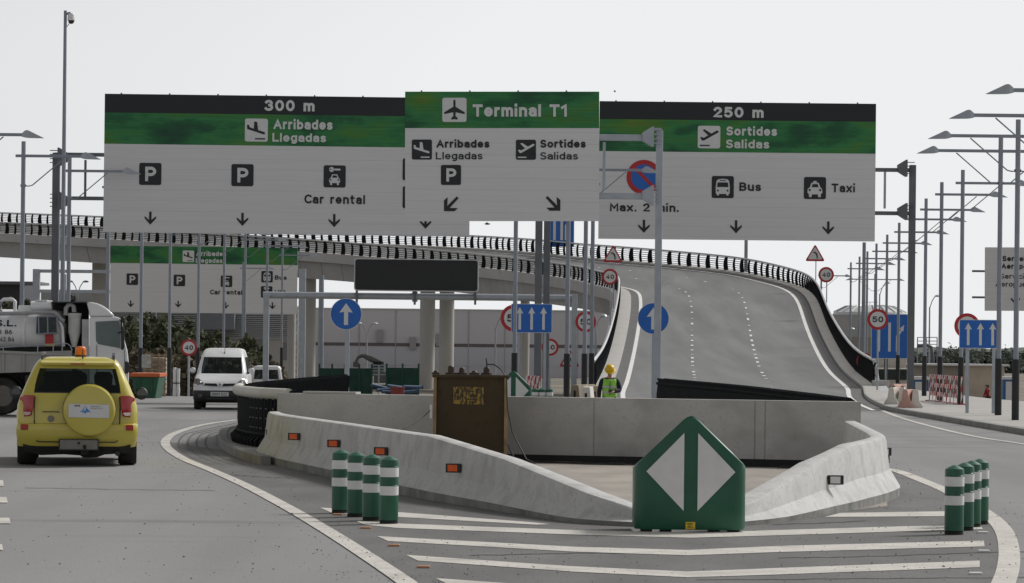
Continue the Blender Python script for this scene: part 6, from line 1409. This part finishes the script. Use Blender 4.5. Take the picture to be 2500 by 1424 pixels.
    for s in 'lr':
        a_ = Vector(J[s + 'an']); m = MB(); m.loft([[a_ + Vector((x * w, y, z)) for x, y in ((-1, .07), (1, .07), (1.1, -.08), (.6, -.2), (-.6, -.2), (-1.1, -.08))] for w, z in ((.05, -.09), (.052, -.05), (.045, .0))]); m.build('boot', ink, g, smooth=50)
    if helmet:
        q_ = Vector(J['hd1']) + hf * .062 - fw * .012; up = hf; R3 = Vector((0, 0, 1)).rotation_difference(up).to_matrix(); m = MB(); rings = []
        for z, r in ((0.0, .122), (.03, .124), (.07, .115), (.105, .09), (.128, .05), (.134, .004)): rings.append([q_ + R3 @ Vector((r * math.cos(2 * math.pi * k / 24) * .93, r * math.sin(2 * math.pi * k / 24) * 1.12, z)) for k in range(24)])
        m.loft(rings); hm = m.build('helmet', helmet_m, g, smooth=60)
        m = MB(); m.loft([[q_ + R3 @ Vector((r * math.cos(2 * math.pi * k / 24), r * math.sin(2 * math.pi * k / 24) * 1.15 - (.05 if math.sin(2 * math.pi * k / 24) < -.3 else 0) * e, z)) for k in range(24)] for r, z, e in ((.115, .004, 0), (.136, -.004, 1), (.136, .004, 1), (.115, .014, 0))], True, False); m.build('brim', helmet_m, hm, smooth=60)
    else:
        hv = {'a': (*(Vector(J['hd1']) - fw * .02 + hf * .02), .090, .105), 'b': (*(Vector(J['hd2']) + hf * .01 - fw * .02), .07, .08), 'c': (*(Vector(J['hd0']) - fw * .05 + hf * .02), .06, .06)}; skinmesh('hair', hv, [('a', 'b'), ('a', 'c')], M('dark_hair', (.02, .014, .01), .7), g)
    if vest:
        vv = {'h': (*pz, .205, .165), 'p': (*J['pel'], .20, .165), 'w': (*J['wst'], .195, .16), 'c': (*J['chs'], .225, .17), 'k': (*J['col'], .175, .115), 'ls': (*(Vector(J['lsh']) + Vector((-.03, 0, -.01))), .088), 'rs': (*(Vector(J['rsh']) + Vector((.03, 0, -.01))), .088)}; vst = skinmesh('vest', vv, chain('h', 'p', 'w', 'c', 'k') + [('k', 'ls'), ('k', 'rs')], hivis, g)
        def band(c, rx, ry, h, nm, mt, yo=0.0):
            m = MB(); c = Vector(c); m.loft([[c + Vector((rx * k_ * math.cos(a), ry * k_ * math.sin(a), z)) for a in [2 * math.pi * k / 24 for k in range(24)]] for k_, z in ((1, -h / 2), (1.03, -h / 2), (1.03, h / 2), (1, h / 2))], True, False); m.build(nm, mt, vst, smooth=50)
        a_, b_ = Vector(J['wst']), Vector(J['chs']); band(a_ + Vector((0, 0, -.02)), .176, .147, .05, 'reflective_band', silver_band); band(a_.lerp(b_, .62), .188, .150, .05, 'reflective_band', silver_band)
        m = MB(); m.box((0, b_.y - .155, (a_.z + b_.z) / 2), (.012, .02, .36)); m.build('zip', ink, vst)
    return g
stand = dict(pel=(0, .02, .95), wst=(0, .0, 1.12), chs=(0, -.02, 1.30), col=(0, 0, 1.43), nk=(0, -.02, 1.49), hd0=(0, -.05, 1.545), hd1=(0, -.085, 1.605), hd2=(0, -.09, 1.68), face=(0, -1, -.75),
             lsh=(.185, 0, 1.40), lel=(.27, -.06, 1.15), lwr=(.09, -.25, 1.12), rsh=(-.185, 0, 1.40), rel=(-.255, .0, 1.13), rwr=(-.27, -.09, .89), lhp=(.09, .02, .90), rhp=(-.09, .02, .90), lkn=(.10, -.06, .50), rkn=(-.10, -.02, .50), lan=(.11, .03, .09), ran=(-.11, .02, .09), lpn=(0, 0, -1), rpn=(.6, -.3, 0))
xw = P(1489, 848, 82).x
wk = person('worker walking towards the camera, head bowed, in a green vest and yellow helmet', (xw, 82, tz(xw, 82)), .05, stand, (navy, navy), True, True)
m = MB(wk.location); m.box((xw + .02, 82 - .30, tz(xw, 82) + 1.13), (.10, .03, .07), rz=.2); tag(m.build('handheld_device', dark_plastic), 'small dark device held in front of the belly by the worker in the green vest', 'device')
red = dict(stand); red.update(face=(0, -1, .05), hd1=(0, -.05, 1.61), hd2=(0, -.04, 1.69), hd0=(0, -.03, 1.55), lel=(.25, -.12, 1.20), lwr=(.09, -.20, 1.55), rel=(-.27, -.02, 1.14), rwr=(-.25, -.16, .93), lpn=(-.6, 0, .3), lan=(.12, .02, .09), ran=(-.12, .05, .09), lkn=(.11, -.02, .5), rkn=(-.11, .0, .5))
xr = P(2412, 848, 221).x
person('distant person in red shirt and dark trousers, hand raised to the face, before the shed', (xr, 221, tz(xr, 221) + .0), -1.1, red, (M('red_cloth', (.30, .022, .028), .85, var=.15), navy))
sit = dict(stand); sit.update(pel=(0, .15, .62), wst=(0, .12, .78), chs=(0, .08, .97), col=(0, .09, 1.10), nk=(0, .07, 1.16), hd0=(0, .04, 1.21), hd1=(0, .01, 1.27), hd2=(0, .01, 1.35), face=(0, -1, -.05), lsh=(.185, .09, 1.07), rsh=(-.185, .09, 1.07), lel=(.24, -.1, .90), rel=(-.24, -.1, .90), lwr=(.10, -.42, 1.0), rwr=(-.10, -.42, 1.0), lhp=(.09, .12, .60), rhp=(-.09, .12, .60), lkn=(.12, -.32, .62), rkn=(-.12, -.32, .62), lan=(.12, -.45, .35), ran=(-.12, -.45, .35))
for sx_, lab, c in ((.36, 'driver in dark clothes behind the windscreen of the oncoming white van', navy), (-.36, 'passenger in grey behind the windscreen of the oncoming white van', M('grey_cloth', (.06, .065, .07), .9))):
    vp = vanf.matrix_basis @ Vector((sx_, 2.08, .0)); person(lab, vp, hv - .05, sit, (c, navy))
# ------------------------------------------------------------------ background: hall, louvres, tank, sheds, plants
def facade(name, label, cat, x0, x1, ytop, d, mat, depth=18, zb=-2.6):
    a, c = P(x0, ytop, d), P(x1, ytop, d); g = thing(name, label, cat, ((a.x + c.x) / 2, d, zb)); z = (a.z + c.z) / 2
    MB(g.location).box(((a.x + c.x) / 2, d + depth / 2, (z + zb) / 2), (c.x - a.x, depth, z - zb)).build('wall', mat, g); return g, a.x, c.x, z
d = 430
g, xa, xb, zt = facade('terminal_hall', 'long low grey clad hall behind the viaduct piers, with one dark band along it', 'building', 700, 1500, 757, d, grey_panel, 40)
zs = P(1000, 842, d).z; m = MB(g.location); m.box(((xa + xb) / 2, d - .02, zs), (xb - xa, .08, .42)); m.build('dark_band', M('dark_band', (.14, .12, .125), .7), g)
zc = (P(1000, 848, d).z - 2.6) / 2; m = MB(g.location); m.box(((xa + xb) / 2, d - .03, (P(1000, 847, d).z + P(1000, 893, d).z) / 2), (xb - xa, .05, P(1000, 847, d).z - P(1000, 893, d).z)); m.build('lower_cladding', M('clad_blue', (.51, .51, .555), .7, var=.04, scale=.1), g)
m = MB(g.location)
for k in range(1, 9): m.box((xa + (xb - xa) * k / 9, d - .07, (zt - 2.6) / 2), (.10, .05, zt + 2.5))
m.build('panel_joints', M('joint_grey', (.38, .365, .39), .8), g)
m = MB(g.location); m.box(((xa + xb) / 2, d - .02, zt + .05), (xb - xa + .3, .3, .14)); m.build('parapet_cap', rail_m, g)
for px, py in ((928, 820), (1072, 830), (1008, 838)): q = P(px, py, d); MB(g.location).box((q.x, d - .25, q.z), (.8, .5, 1.6)).build('wall_unit', M('unit_grey', (.32, .31, .33), .7), g)
d = 400
g, xa, xb, zt = facade('louvred_building', 'building with a bright louvred upper front behind the pines on the left', 'building', 262, 728, 752, d, M('beige_wall', (.40, .385, .37), .8, var=.05, scale=.15), 22)
m = MB(g.location); z1 = P(500, 828, d).z; nl = 16
for k in range(nl):
    z = z1 + (zt - z1) * (k + .5) / nl; m.box(((xa + xb) / 2, d - .28, z), (xb - xa, .40, .06), rx=-.5)
m.build('louvres', M('louvre_metal', (.6, .61, .63), .3, .5, var=.05), g)
q0, q1 = P(488, 766, d - 3), P(571, 805, d - 3); MB(g.location).box(((q0.x + q1.x) / 2, d - 1.4, (q0.z + q1.z) / 2), (q1.x - q0.x, 2.6, q0.z - q1.z)).build('plant_box', M('box_blue', (.16, .175, .20), .6), g)
q0, q1 = P(374, 764, d - 2), P(410, 800, d - 2); MB(g.location).box(((q0.x + q1.x) / 2, d - 1.0, (q0.z + q1.z) / 2), (q1.x - q0.x, 1.6, q0.z - q1.z)).build('plant_box', M('box_olive', (.15, .15, .12), .7), g)
m = MB(g.location)
for x0, y0, x1, y1 in ((625, 830, 655, 880), (577, 828, 584, 893), (690, 835, 715, 880)):
    a, c = P(x0, y0, d), P(x1, y1, d); m.box(((a.x + c.x) / 2, d - .05, (a.z + c.z) / 2), (c.x - a.x, .12, a.z - c.z))
m.build('service_door', M('door_grey', (.2, .195, .195), .7), g)
st_ = thing('scaffold', 'narrow white scaffold tower with bright rungs beside the thick pier', 'scaffold', (P(732, 848, 345).x, 345, -2.5)); m = MB(st_.location)
for px in (722, 740): m.tube([(P(px, 848, 345).x, 345, -2.5), (P(px, 848, 345).x, 345, P(730, 748, 345).z)], .05, 6)
m.build('uprights', steel, st_)
for k in range(12): MB(st_.location).box((P(731, 848, 345).x, 345, -2.0 + k * .72), (.95, .5, .10)).build('platform', white_sheet, st_)
d = 380
g, xa, xb, zt = facade('low_building', 'low dark building with a flat roof at the left edge under the viaduct', 'building', -60, 50, 692, d, M('dark_wall', (.075, .078, .088), .8, var=.1), 14)
a, c = P(-60, 690, d - 4), P(98, 688, d - 4); MB(g.location).box(((a.x + c.x) / 2, d - 1, a.z), (c.x - a.x, 9, .3)).build('flat_roof', M('roof_grey', (.16, .165, .18), .7), g)
a, c = P(100, 717, 410), P(228, 716, 410); g = thing('canopy', 'pale low shelter roof under the viaduct left of the square pier', 'shelter', ((a.x + c.x) / 2, 410, -2.5)); MB(g.location).box(((a.x + c.x) / 2, 413, a.z - .5), (c.x - a.x, 6, 1.3)).build('roof', M('pale_grey', (.34, .345, .35), .7), g)
for px in (106, 222): q = P(px, 717, 410); MB(g.location).box((q.x, 412, (q.z - 3.2) / 2), (.4, .4, q.z + 1.5)).build('support', steel, g)
# storage tank
d = 350; a, c = P(2033, 770, d), P(2238, 770, d); r = (c.x - a.x) / 2; cx = (a.x + c.x) / 2; zr = P(2135, 768, d).z; za = P(2135, 744, d).z
g = thing('storage_tank', 'pale round storage tank with a ribbed domed roof behind the right lamp row', 'storage tank', (cx, d + r, -2.6))
MB(g.location).lathe((cx, d + r, 0), [(r, -2.6), (r, zr - .15), (r + .06, zr - .15), (r + .06, zr), (r - .1, zr + .02)], 48).build('shell', M('tank_grey', (.40, .40, .41), .6, var=.04, dirt=(.33, .33, .34), dirt_scale=.3), g, smooth=30)
m = MB(g.location); m.lathe((cx, d + r, 0), [(r * .90, zr - .05), (r * .88, zr + .25), (r * .6, (zr + za) / 2 + .35), (r * .3, za - .06), (.001, za)], 40); dm = m.build('dome', M('dome_white', (.55, .555, .56), .4, var=.05), g, smooth=30)
m = MB(g.location)
for k in range(20):
    an = 2 * math.pi * k / 20; m.tube([(cx + math.cos(an) * r * f, d + r + math.sin(an) * r * f, z + .05) for f, z in ((.88, zr + .25), (.6, (zr + za) / 2 + .35), (.3, za - .06))], .05, 5)
m.build('ribs', rail_m, dm)
m = MB(g.location); zb_ = P(2135, 823, d).z; m.lathe((cx, d + r, 0), [(r + .02, -2.6), (r + .02, zb_)], 48); m.build('lower_ring', M('tank_tan', (.30, .275, .245), .8), g, smooth=30)
m = MB(g.location)
for px in (2118, 2135, 2152): q = P(px, 746, d); m.tube([(q.x, d + r, za - .1), (q.x, d + r, za + .35)], .03, 5)
q0, q1 = P(2118, 742, d), P(2155, 742, d); m.tube([(q0.x, d + r, za + .33), (q1.x, d + r, za + .33)], .03, 5); m.build('roof_rail', steel, g)
d = 300; g = thing('pipework', 'grey platform and bent dark pipe between the storage tank and the shed', 'pipework', (P(2262, 848, d).x, d, -2.5)); m = MB(g.location)
for px in (2240, 2262, 2288): q = P(px, 824, d); m.tube([(q.x, d, -2.5), (q.x, d, q.z)], .05, 6)
for py in (824, 833, 841): a, c = P(2240, py, d), P(2288, py, d); m.tube([(a.x, d, a.z), (c.x, d, c.z)], .04, 6)
m.build('platform', steel_mid, g); m = MB(g.location); m.tube([P(2240, 845, d), P(2264, 843, d), P(2274, 848, d), P(2277, 875, d), P(2277, 900, d)], .16, 8); m.build('pipe', steel_dark, g, smooth=50)
# shed, toilets, lorry, cones on the right
d = 250; a, k_, c = P(2228, 890, d), P(2346, 890, d), P(2452, 890, d); zt = P(2340, 893, d).z; g = thing('site_shed', 'long low tan site shed with a white roof edge behind the right lamp posts', 'shed', ((a.x + c.x) / 2, d, -2.5))
MB(g.location).box(((a.x + k_.x) / 2, d + 3.2, (zt - 2.6) / 2), (k_.x - a.x, 6, zt + 2.6)).build('wall', M('shed_brown', (.32, .285, .255), .85, var=.08, scale=1.2), g)
MB(g.location).box(((k_.x + c.x) / 2, d + 3, (zt - 2.6) / 2), (c.x - k_.x, 6, zt + 2.6)).build('wall', M('shed_tan', (.52, .44, .36), .85, var=.08, scale=1.2), g)
MB(g.location).box(((a.x + c.x) / 2 + .1, d + 2.9, zt + .06), (c.x - a.x + .5, 6.8, .13)).build('roof', white_sheet, g)
m = MB(g.location); m.box((P(2300, 848, d).x, d + .18, -1.5), (.9, .06, 2.0)); m.build('door', M('shed_door', (.12, .11, .11), .7), g)
def toilet(px, d, label, body):
    x = P(px, 848, d).x; z = tz(x, d); g = thing('portable_toilet', label, 'portable toilet', (x, d, z), 0, 'portable toilets')
    MB(g.location).box((x, d, z + 1.05), (1.05, 1.05, 2.05)).build('cabin', body, g, bevel=.04)
    MB(g.location).prism([(x - .56, d - .56, z + 2.08), (x + .56, d - .56, z + 2.08), (x + .5, d - .56, z + 2.3), (x - .5, d - .56, z + 2.3)], (0, 1.12, 0)).build('roof', white_sheet, g, bevel=.05)
    dr = MB(g.location).box((x, d - .54, z + 1.05), (.7, .04, 1.8)).build('door', white_sheet, g, bevel=.01); m = MB(g.location); m.box((x + .25, d - .57, z + 1.05), (.06, .03, .16)); m.build('door_latch', dark_plastic, dr)
    return g
tb = M('toilet_blue', (.03, .12, .30), .5, var=.1)
toilet(2466, 225, 'white and blue portable toilet at the right edge, right of the person in red', tb); toilet(2246, 215, 'blue portable toilet left of the tan shed, behind the striped barrier', tb)
d = 175; x = P(2180, 848, d).x; z = tz(x, d); g = thing('site_lorry', 'cream site lorry behind the blue merging lane sign on the right', 'lorry', (x, d, z))
cream = M('cream_paint', (.50, .47, .42), .5, dirt=(.35, .32, .28), dirt_amt=.5)
MB(g.location).box((x, d + .8, z + 1.55), (1.75, 1.6, 1.5)).build('cab', cream, g, bevel=.08); MB(g.location).box((x, d - .02, z + 1.95), (1.5, .04, .55)).build('windscreen', car_glass, g); MB(g.location).box((x, d - .03, z + 1.25), (.9, .05, .22)).build('grille', ink, g); MB(g.location).box((x, d - .06, z + .85), (1.75, .2, .3)).build('bumper', cream, g, bevel=.03); MB(g.location).box((x, d + 3.8, z + 1.9), (1.85, 4.2, 2.1)).build('box_body', cream, g, bevel=.03)
for sx_ in (-1, 1):
    MB(g.location).box((x + .68 * sx_, d - .04, z + 1.2), (.25, .05, .2)).build('headlight', M('headlight_glass', (.17, .16, .155)), g)
    for yy in (.7, 4.5): m = MB(g.location); m.lathe((x + .75 * sx_, d + yy, z + .42), [(.001, -.12), (.38, -.12), (.42, -.08), (.42, .08), (.38, .12), (.001, .12)], 18, 'X'); m.build('wheel', tyre, g, smooth=40)
m = MB(); m.lathe((0, 0, 0), [(.19, 0), (.19, .03), (.13, .04), (.035, .68), (.001, .7)], 14); co = None
cone_mb = m
for k, (px, d) in enumerate([(2325, 190), (2418, 195), (2470, 190), (2238, 150)]):
    x = P(px, 848, d).x
    if co is None: o = co = cone_mb.build('traffic_cone', M('cone_orange', (.75, .16, .02), .6), smooth=40)
    else: o = co.copy(); COL.objects.link(o)
    o.location = (x, d, tz(x, d)); tag(o, 'small orange traffic cone on the far right, %s' % ['left of the person in red', 'beside the feet of the person in red', 'before the white and blue portable toilet', 'near the blue toilet left of the shed'][k], 'traffic cone', 'orange traffic cones')
# left: skip, pallets, bags
d = 114; zb = 0.0
g = thing('waste_skip', 'dark green waste skip with an orange rim, left behind the lorry', 'skip', (P(350, 848, d).x, d, tz(0, d))); m = MB(g.location)
m.prism([P(321, 920, d), P(388, 920, d), P(379, 973, d), P(330, 973, d)], (0, 2.2, 0)); m.build('bin', M('skip_green', (.015, .085, .045), .5, var=.15, dirt=(.05, .08, .05), dirt_scale=3), g, bevel=.02)
m = MB(g.location); a, c = P(317, 915.5, d), P(391, 916.5, d); m.box(((a.x + c.x) / 2, d + 1.1, a.z), (c.x - a.x, 2.4, .13)); m.build('rim', M('skip_orange', (.50, .11, .03), .5, var=.1), g, bevel=.02)
for px in (340, 370): q = P(px, 945, d); MB(g.location).box((q.x, d - .03, q.z), (.05, .06, .6)).build('stiffener', MATS['skip_green'], g)
d = 121; x0, x1 = P(346, 848, d).x, P(404, 848, d).x; g = thing('pallet_stack', 'tall stack of wooden crates and wrapped goods behind the green skip', 'pallets', ((x0 + x1) / 2, d, tz(0, d))); zl, zh = tz(0, d), P(375, 863, d).z
m = MB(g.location)
for k in range(9): z = zl + (zh - zl) * (k + .6) / 9; m.box(((x0 + x1) / 2 + .1, d, z), (x1 - x0 - .1, .03, .06))
for f in (.02, .35, .68, .98): m.box((x0 + .12 + (x1 - x0 - .12) * f, d + .02, (zl + zh) / 2), (.07, .05, zh - zl))
m.build('crate_frame', wood_m, g); m = MB(g.location); m.box(((x0 + x1) / 2, d + .6, (zl + zh) / 2 - .05), (x1 - x0 - .1, 1.0, zh - zl - .2)); m.build('wrapped_goods', M('wrap', (.36, .33, .29), .6, var=.3, scale=5), g, bevel=.05)
m = MB(g.location); m.box((P(358, 848, d).x, d - .02, zh - .3), (.35, .06, .5)); m.build('plastic_sheet', M('sheet_grey', (.38, .375, .35), .5, var=.3, scale=6), g, bevel=.03)
d = 124
for k, (px, py) in enumerate([(427, 897), (436, 900)]):
    x = P(px, 848, d).x; z = tz(x, d); zt = P(px, py, d).z; g = thing('wrapped_bundle', 'tall narrow white wrapped bundle, %s of two beside a black lamp sleeve' % ('left', 'right')[k], 'bundle', (x, d, z), 0, 'white wrapped bundles'); m = MB(g.location); rnd = random.Random(k)
    m.loft([[Vector((x + .065 * w * math.cos(a), d + .065 * w * math.sin(a), zz)) for a in [2 * math.pi * j / 10 for j in range(10)]] for zz, w in [(z + (zt - z) * j / 7, rnd.uniform(.75, 1.15)) for j in range(8)]]); m.build('wrap', white_sheet, g, smooth=50); MB(g.location).box((x, d - .075, z + .5), (.14, .01, .04)).build('strap', dark_plastic, g)
# middle: green mesh panels, blue pipes, crate, digger
def mesh_panel(x0, x1, yt, d, label):
    a, c = P(x0, yt, d), P(x1, yt, d); z = tz(a.x, d); g = thing('mesh_fence', label, 'fence', ((a.x + c.x) / 2, d, z), 0, 'green mesh fence panels')
    m = MB(g.location); m.box(((a.x + c.x) / 2, d, (a.z + z) / 2), (c.x - a.x, .02, a.z - z - .05)); m.build('mesh', green_cloth, g)
    for x in (a.x, (a.x + c.x) / 2, c.x): MB(g.location).box((x, d - .03, (a.z + z) / 2 + .1), (.12, .06, a.z - z + .3)).build('post', M('post_green', (.01, .06, .04), .6), g)
mesh_panel(780, 842, 898, 205, 'dark green mesh fence panel between the left pier and the blue arrow sign'); mesh_panel(846, 908, 898, 208, 'dark green mesh fence panel right of the blue arrow sign pole'); mesh_panel(944, 1022, 897, 212, 'dark green mesh fence panel left of the pair of piers')
d = 214; g = thing('roof_frame', 'open steel frame with thin bars between the green mesh panels', 'frame', (P(925, 848, d).x, d, -2.5)); m = MB(g.location)
for px in (905, 925, 945): q = P(px, 893, d); m.tube([(q.x, d, -2.4), (q.x, d, q.z)], .04, 6)
for py in (892, 899, 906, 915): a, c = P(905, py, d), P(1000, py, d); m.tube([a, c], .03, 5)
m.build('bars', steel, g)
bl_ = M('pipe_blue', (.05, .095, .17), .55, var=.35)
d = 190
for k in range(7):
    px, py = 930 + k * 13, 945 + (k % 3) * 6; q = P(px, py, d); a = (k * 37 % 50 - 25) / 60; m = MB((q.x, d, q.z)); ln = 1.1; m.tube([q - Vector((ln / 2, .3, math.sin(a) * .3)), q + Vector((ln / 2, .3, math.sin(a) * .3))], .10, 10); m.lathe(q + Vector((ln / 2, .3, math.sin(a) * .3)), [(.13, -.06), (.13, .06)], 10, 'X')
    tag(m.build('plastic_pipe', bl_, smooth=40), 'short blue pipe, %s from the left in the heap left of the piers' % ORD[k].replace('nearest', 'first'), 'pipe', 'heap of blue pipes')
q = P(970, 955, d - 2); g = thing('red_crate', 'red plastic crate among the blue pipes left of the piers', 'crate', (q.x, d - 2, q.z - .25)); MB(g.location).box((q.x, d - 2, q.z), (.75, .5, .42)).build('bin', M('crate_red', (.26, .05, .045), .6, var=.2), g, bevel=.02); MB(g.location).box((q.x, d - 2, q.z + .2), (.8, .55, .06)).build('rim', MATS['crate_red'], g)
d = 300; q = P(900, 900, d); z = -2.5; g = thing('excavator', 'grey excavator with raised bent boom behind the green mesh fence', 'excavator', (q.x, d, z)); x = q.x
dg = M('digger_grey', (.13, .13, .125), .6, var=.15)
MB(g.location).box((x + 1.6, d, z + 1.5), (2.2, 1.9, 1.0)).build('body', dg, g, bevel=.08); MB(g.location).box((x + .9, d - .4, z + 2.3), (1.0, .9, 1.3)).build('cab', car_glass, g, bevel=.05)
for yy in (-.9, .9): m = MB(g.location); m.loft([[Vector((x + 1.4 + 1.5 * math.cos(a) * (1.0), d + yy + dy, z + .42 + .42 * math.sin(a))) for a in [2 * math.pi * k / 16 for k in range(16)]] for dy in (-.25, .25)]); m.build('track', under, g)
m = MB(g.location); m.tube([P(932, 889, d), P(905, 877, d), P(886, 868, d)], [.25, .30, .2], 6); m.build('boom', dg, g); m = MB(g.location); m.tube([P(886, 868, d), P(874, 873, d), P(868, 885, d)], [.2, .16, .12], 6); m.build('arm', dg, g); q = P(869, 890, d); MB(g.location).box(q, (.5, .7, .5)).build('bucket', dg, g, bevel=.05)
# ---- plants
def leaves(m, c, rx, ry, rz_, n, s, rnd, clumps=16):
    cl_ = []
    for k in range(clumps):
        v = Vector((rnd.gauss(0, 1), rnd.gauss(0, 1), rnd.gauss(0, 1))).normalized() * (rnd.random() ** .4)
        cl_.append(Vector((c[0] + v.x * rx, c[1] + v.y * ry, c[2] + v.z * rz_)))
    for k in range(n):
        p = rnd.choice(cl_) + Vector((rnd.gauss(0, rx * .20), rnd.gauss(0, ry * .20), rnd.gauss(0, rz_ * .15)))
        u = Vector((rnd.gauss(0, 1), rnd.gauss(0, 1), rnd.gauss(0, 1))).normalized(); w = u.orthogonal().normalized(); l = s * rnd.uniform(.6, 1.5); b_ = s * rnd.uniform(.18, .42)
        m.add([p - u * l / 2, p + w * b_, p + u * l / 2, p - w * b_], [(0, 1, 2, 3)])
def tree(px, ytop, wpx, d, label, mat=None, name='pine_tree', cat='tree', group='young pines left of the road', dens=1.0, seed=0):
    rnd = random.Random(seed + px); q = P(px, ytop, d); z = tz(q.x, d); r = wpx * d / F / 2; h = q.z - z
    g = thing(name, label, cat, (q.x, d, z), 0, group)
    m = MB(g.location); m.tube([(q.x, d, z - .2), (q.x + .05, d, z + h * .35), (q.x - .03, d, z + h * .9)], [.13, .09, .02], 8)
    for k in range(7):
        a = k * 2.4; zz = z + h * (.25 + .09 * k); m.tube([(q.x, d, zz), (q.x + math.cos(a) * r * .6, d + math.sin(a) * r * .6, zz + h * .12)], [.05, .015], 5)
    m.build('trunk', bark, g)
    m = MB(g.location); nn = int(2300 * dens)
    leaves(m, (q.x, d, z + h * .56), r * .85, r * .85, h * .36, nn, .36, rnd, 30); leaves(m, (q.x + rnd.uniform(-.3, .3) * r, d, z + h * .86), r * .4, r * .4, h * .13, nn // 4, .28, rnd, 7); leaves(m, (q.x, d, z + h * .3), r * 1.0, r, h * .22, nn // 2, .30, rnd, 14)
    m.build('crown', mat or pine_leaf, g, recalc=False)
for k, (px, yt, w, d) in enumerate([(322, 778, 70, 182), (362, 766, 76, 188), (412, 770, 84, 184), (452, 776, 70, 192), (500, 812, 74, 186), (545, 806, 80, 195), (606, 812, 52, 170), (640, 846, 56, 176)]):
    tree(px, yt, w, d, 'dark green young pine, %s in the line from the lorry cab to the piers' % ['first', 'second', 'third', 'fourth', 'fifth', 'sixth', 'seventh', 'last'][k], seed=k)
for k, (px, yt, w, d) in enumerate([(338, 850, 90, 168), (400, 845, 90, 170), (470, 850, 90, 166), (525, 862, 90, 168), (585, 872, 80, 165), (668, 885, 60, 172)]):
    tree(px, yt, w, d, 'brownish dry shrub at the foot of the young pines, %s from the left' % ['first', 'second', 'third', 'fourth', 'fifth', 'last'][k], brown_leaf, 'dry_shrub', 'shrub', 'dry shrubs under the pines', .8, 40 + k)
for k, (px, yt, w, d) in enumerate([(70, 716, 46, 330), (92, 724, 40, 335), (178, 722, 34, 340), (20, 735, 50, 325)]):
    tree(px, yt, w, d, 'small distant dark tree under the left viaduct, %s' % ['left of the dark gantry post foot', 'right behind the lorry filter tank', 'behind the lorry roof edge', 'lowest, at the left frame edge'][k], pine_leaf, 'small_tree', 'tree', 'distant trees under the viaduct', .7, 60 + k)
m = MB(); rnd = random.Random(11)
def ridge(px): return 849 + 5 * math.sin(px * .021) - 7 * math.exp(-((px - 2450) / 22) ** 2) + 9 * max(0, (2330 - px) / 100)
d = 620
for px in range(2180, 2900, 9):
    yt = ridge(px); q = P(px, yt, d); h = q.z + 2.5
    leaves(m, (q.x, d + rnd.uniform(-6, 10), -2.5 + h * .5), 1.3, 3, h * .5, 150, .62, rnd, 7)
back = MB()
o = m.build('woodland', wood_leaf, recalc=False); o['kind'] = 'stuff'; o['label'] = 'far low dark woodland along the right horizon'
m = MB(); m.loft([[Vector((P(px, 848, d + 6).x, d + 6, z)) for px in range(2150, 2930, 20)] for z in (-3.0, .2)], False, False)
m.loft([[Vector((P(px, 848, d + 6).x, d + 6 + y, P(px, ridge(px) + 9, d).z + dz)) for px in range(2150, 2930, 20)] for y, dz in ((0, -3), (0, 0), (40, .5), (200, -1))], False, False)
o = m.build('wooded_hill', wood_leaf, recalc=False); struct(o)
# a bird high in the gap
q = P(1190, 547, 160); g = thing('bird', 'tiny bird in the white sky left of the lamp post under the Terminal sign', 'bird', tuple(q)); m = MB(g.location); m.lathe(q, [(.001, -.16), (.04, -.08), (.045, .03), (.02, .12), (.001, .17)], 8, 'X'); m.build('body', ink, g, smooth=50)
for sg in (-1, 1): m = MB(g.location); m.add([q + Vector((.03, 0, .02)), q + Vector((-.06, 0, .02)), q + Vector((-.02, .18 * sg, .10)), q + Vector((-.05, .36 * sg, .06))], [(0, 1, 3, 2)]); m.build('wing', ink, g, recalc=False)
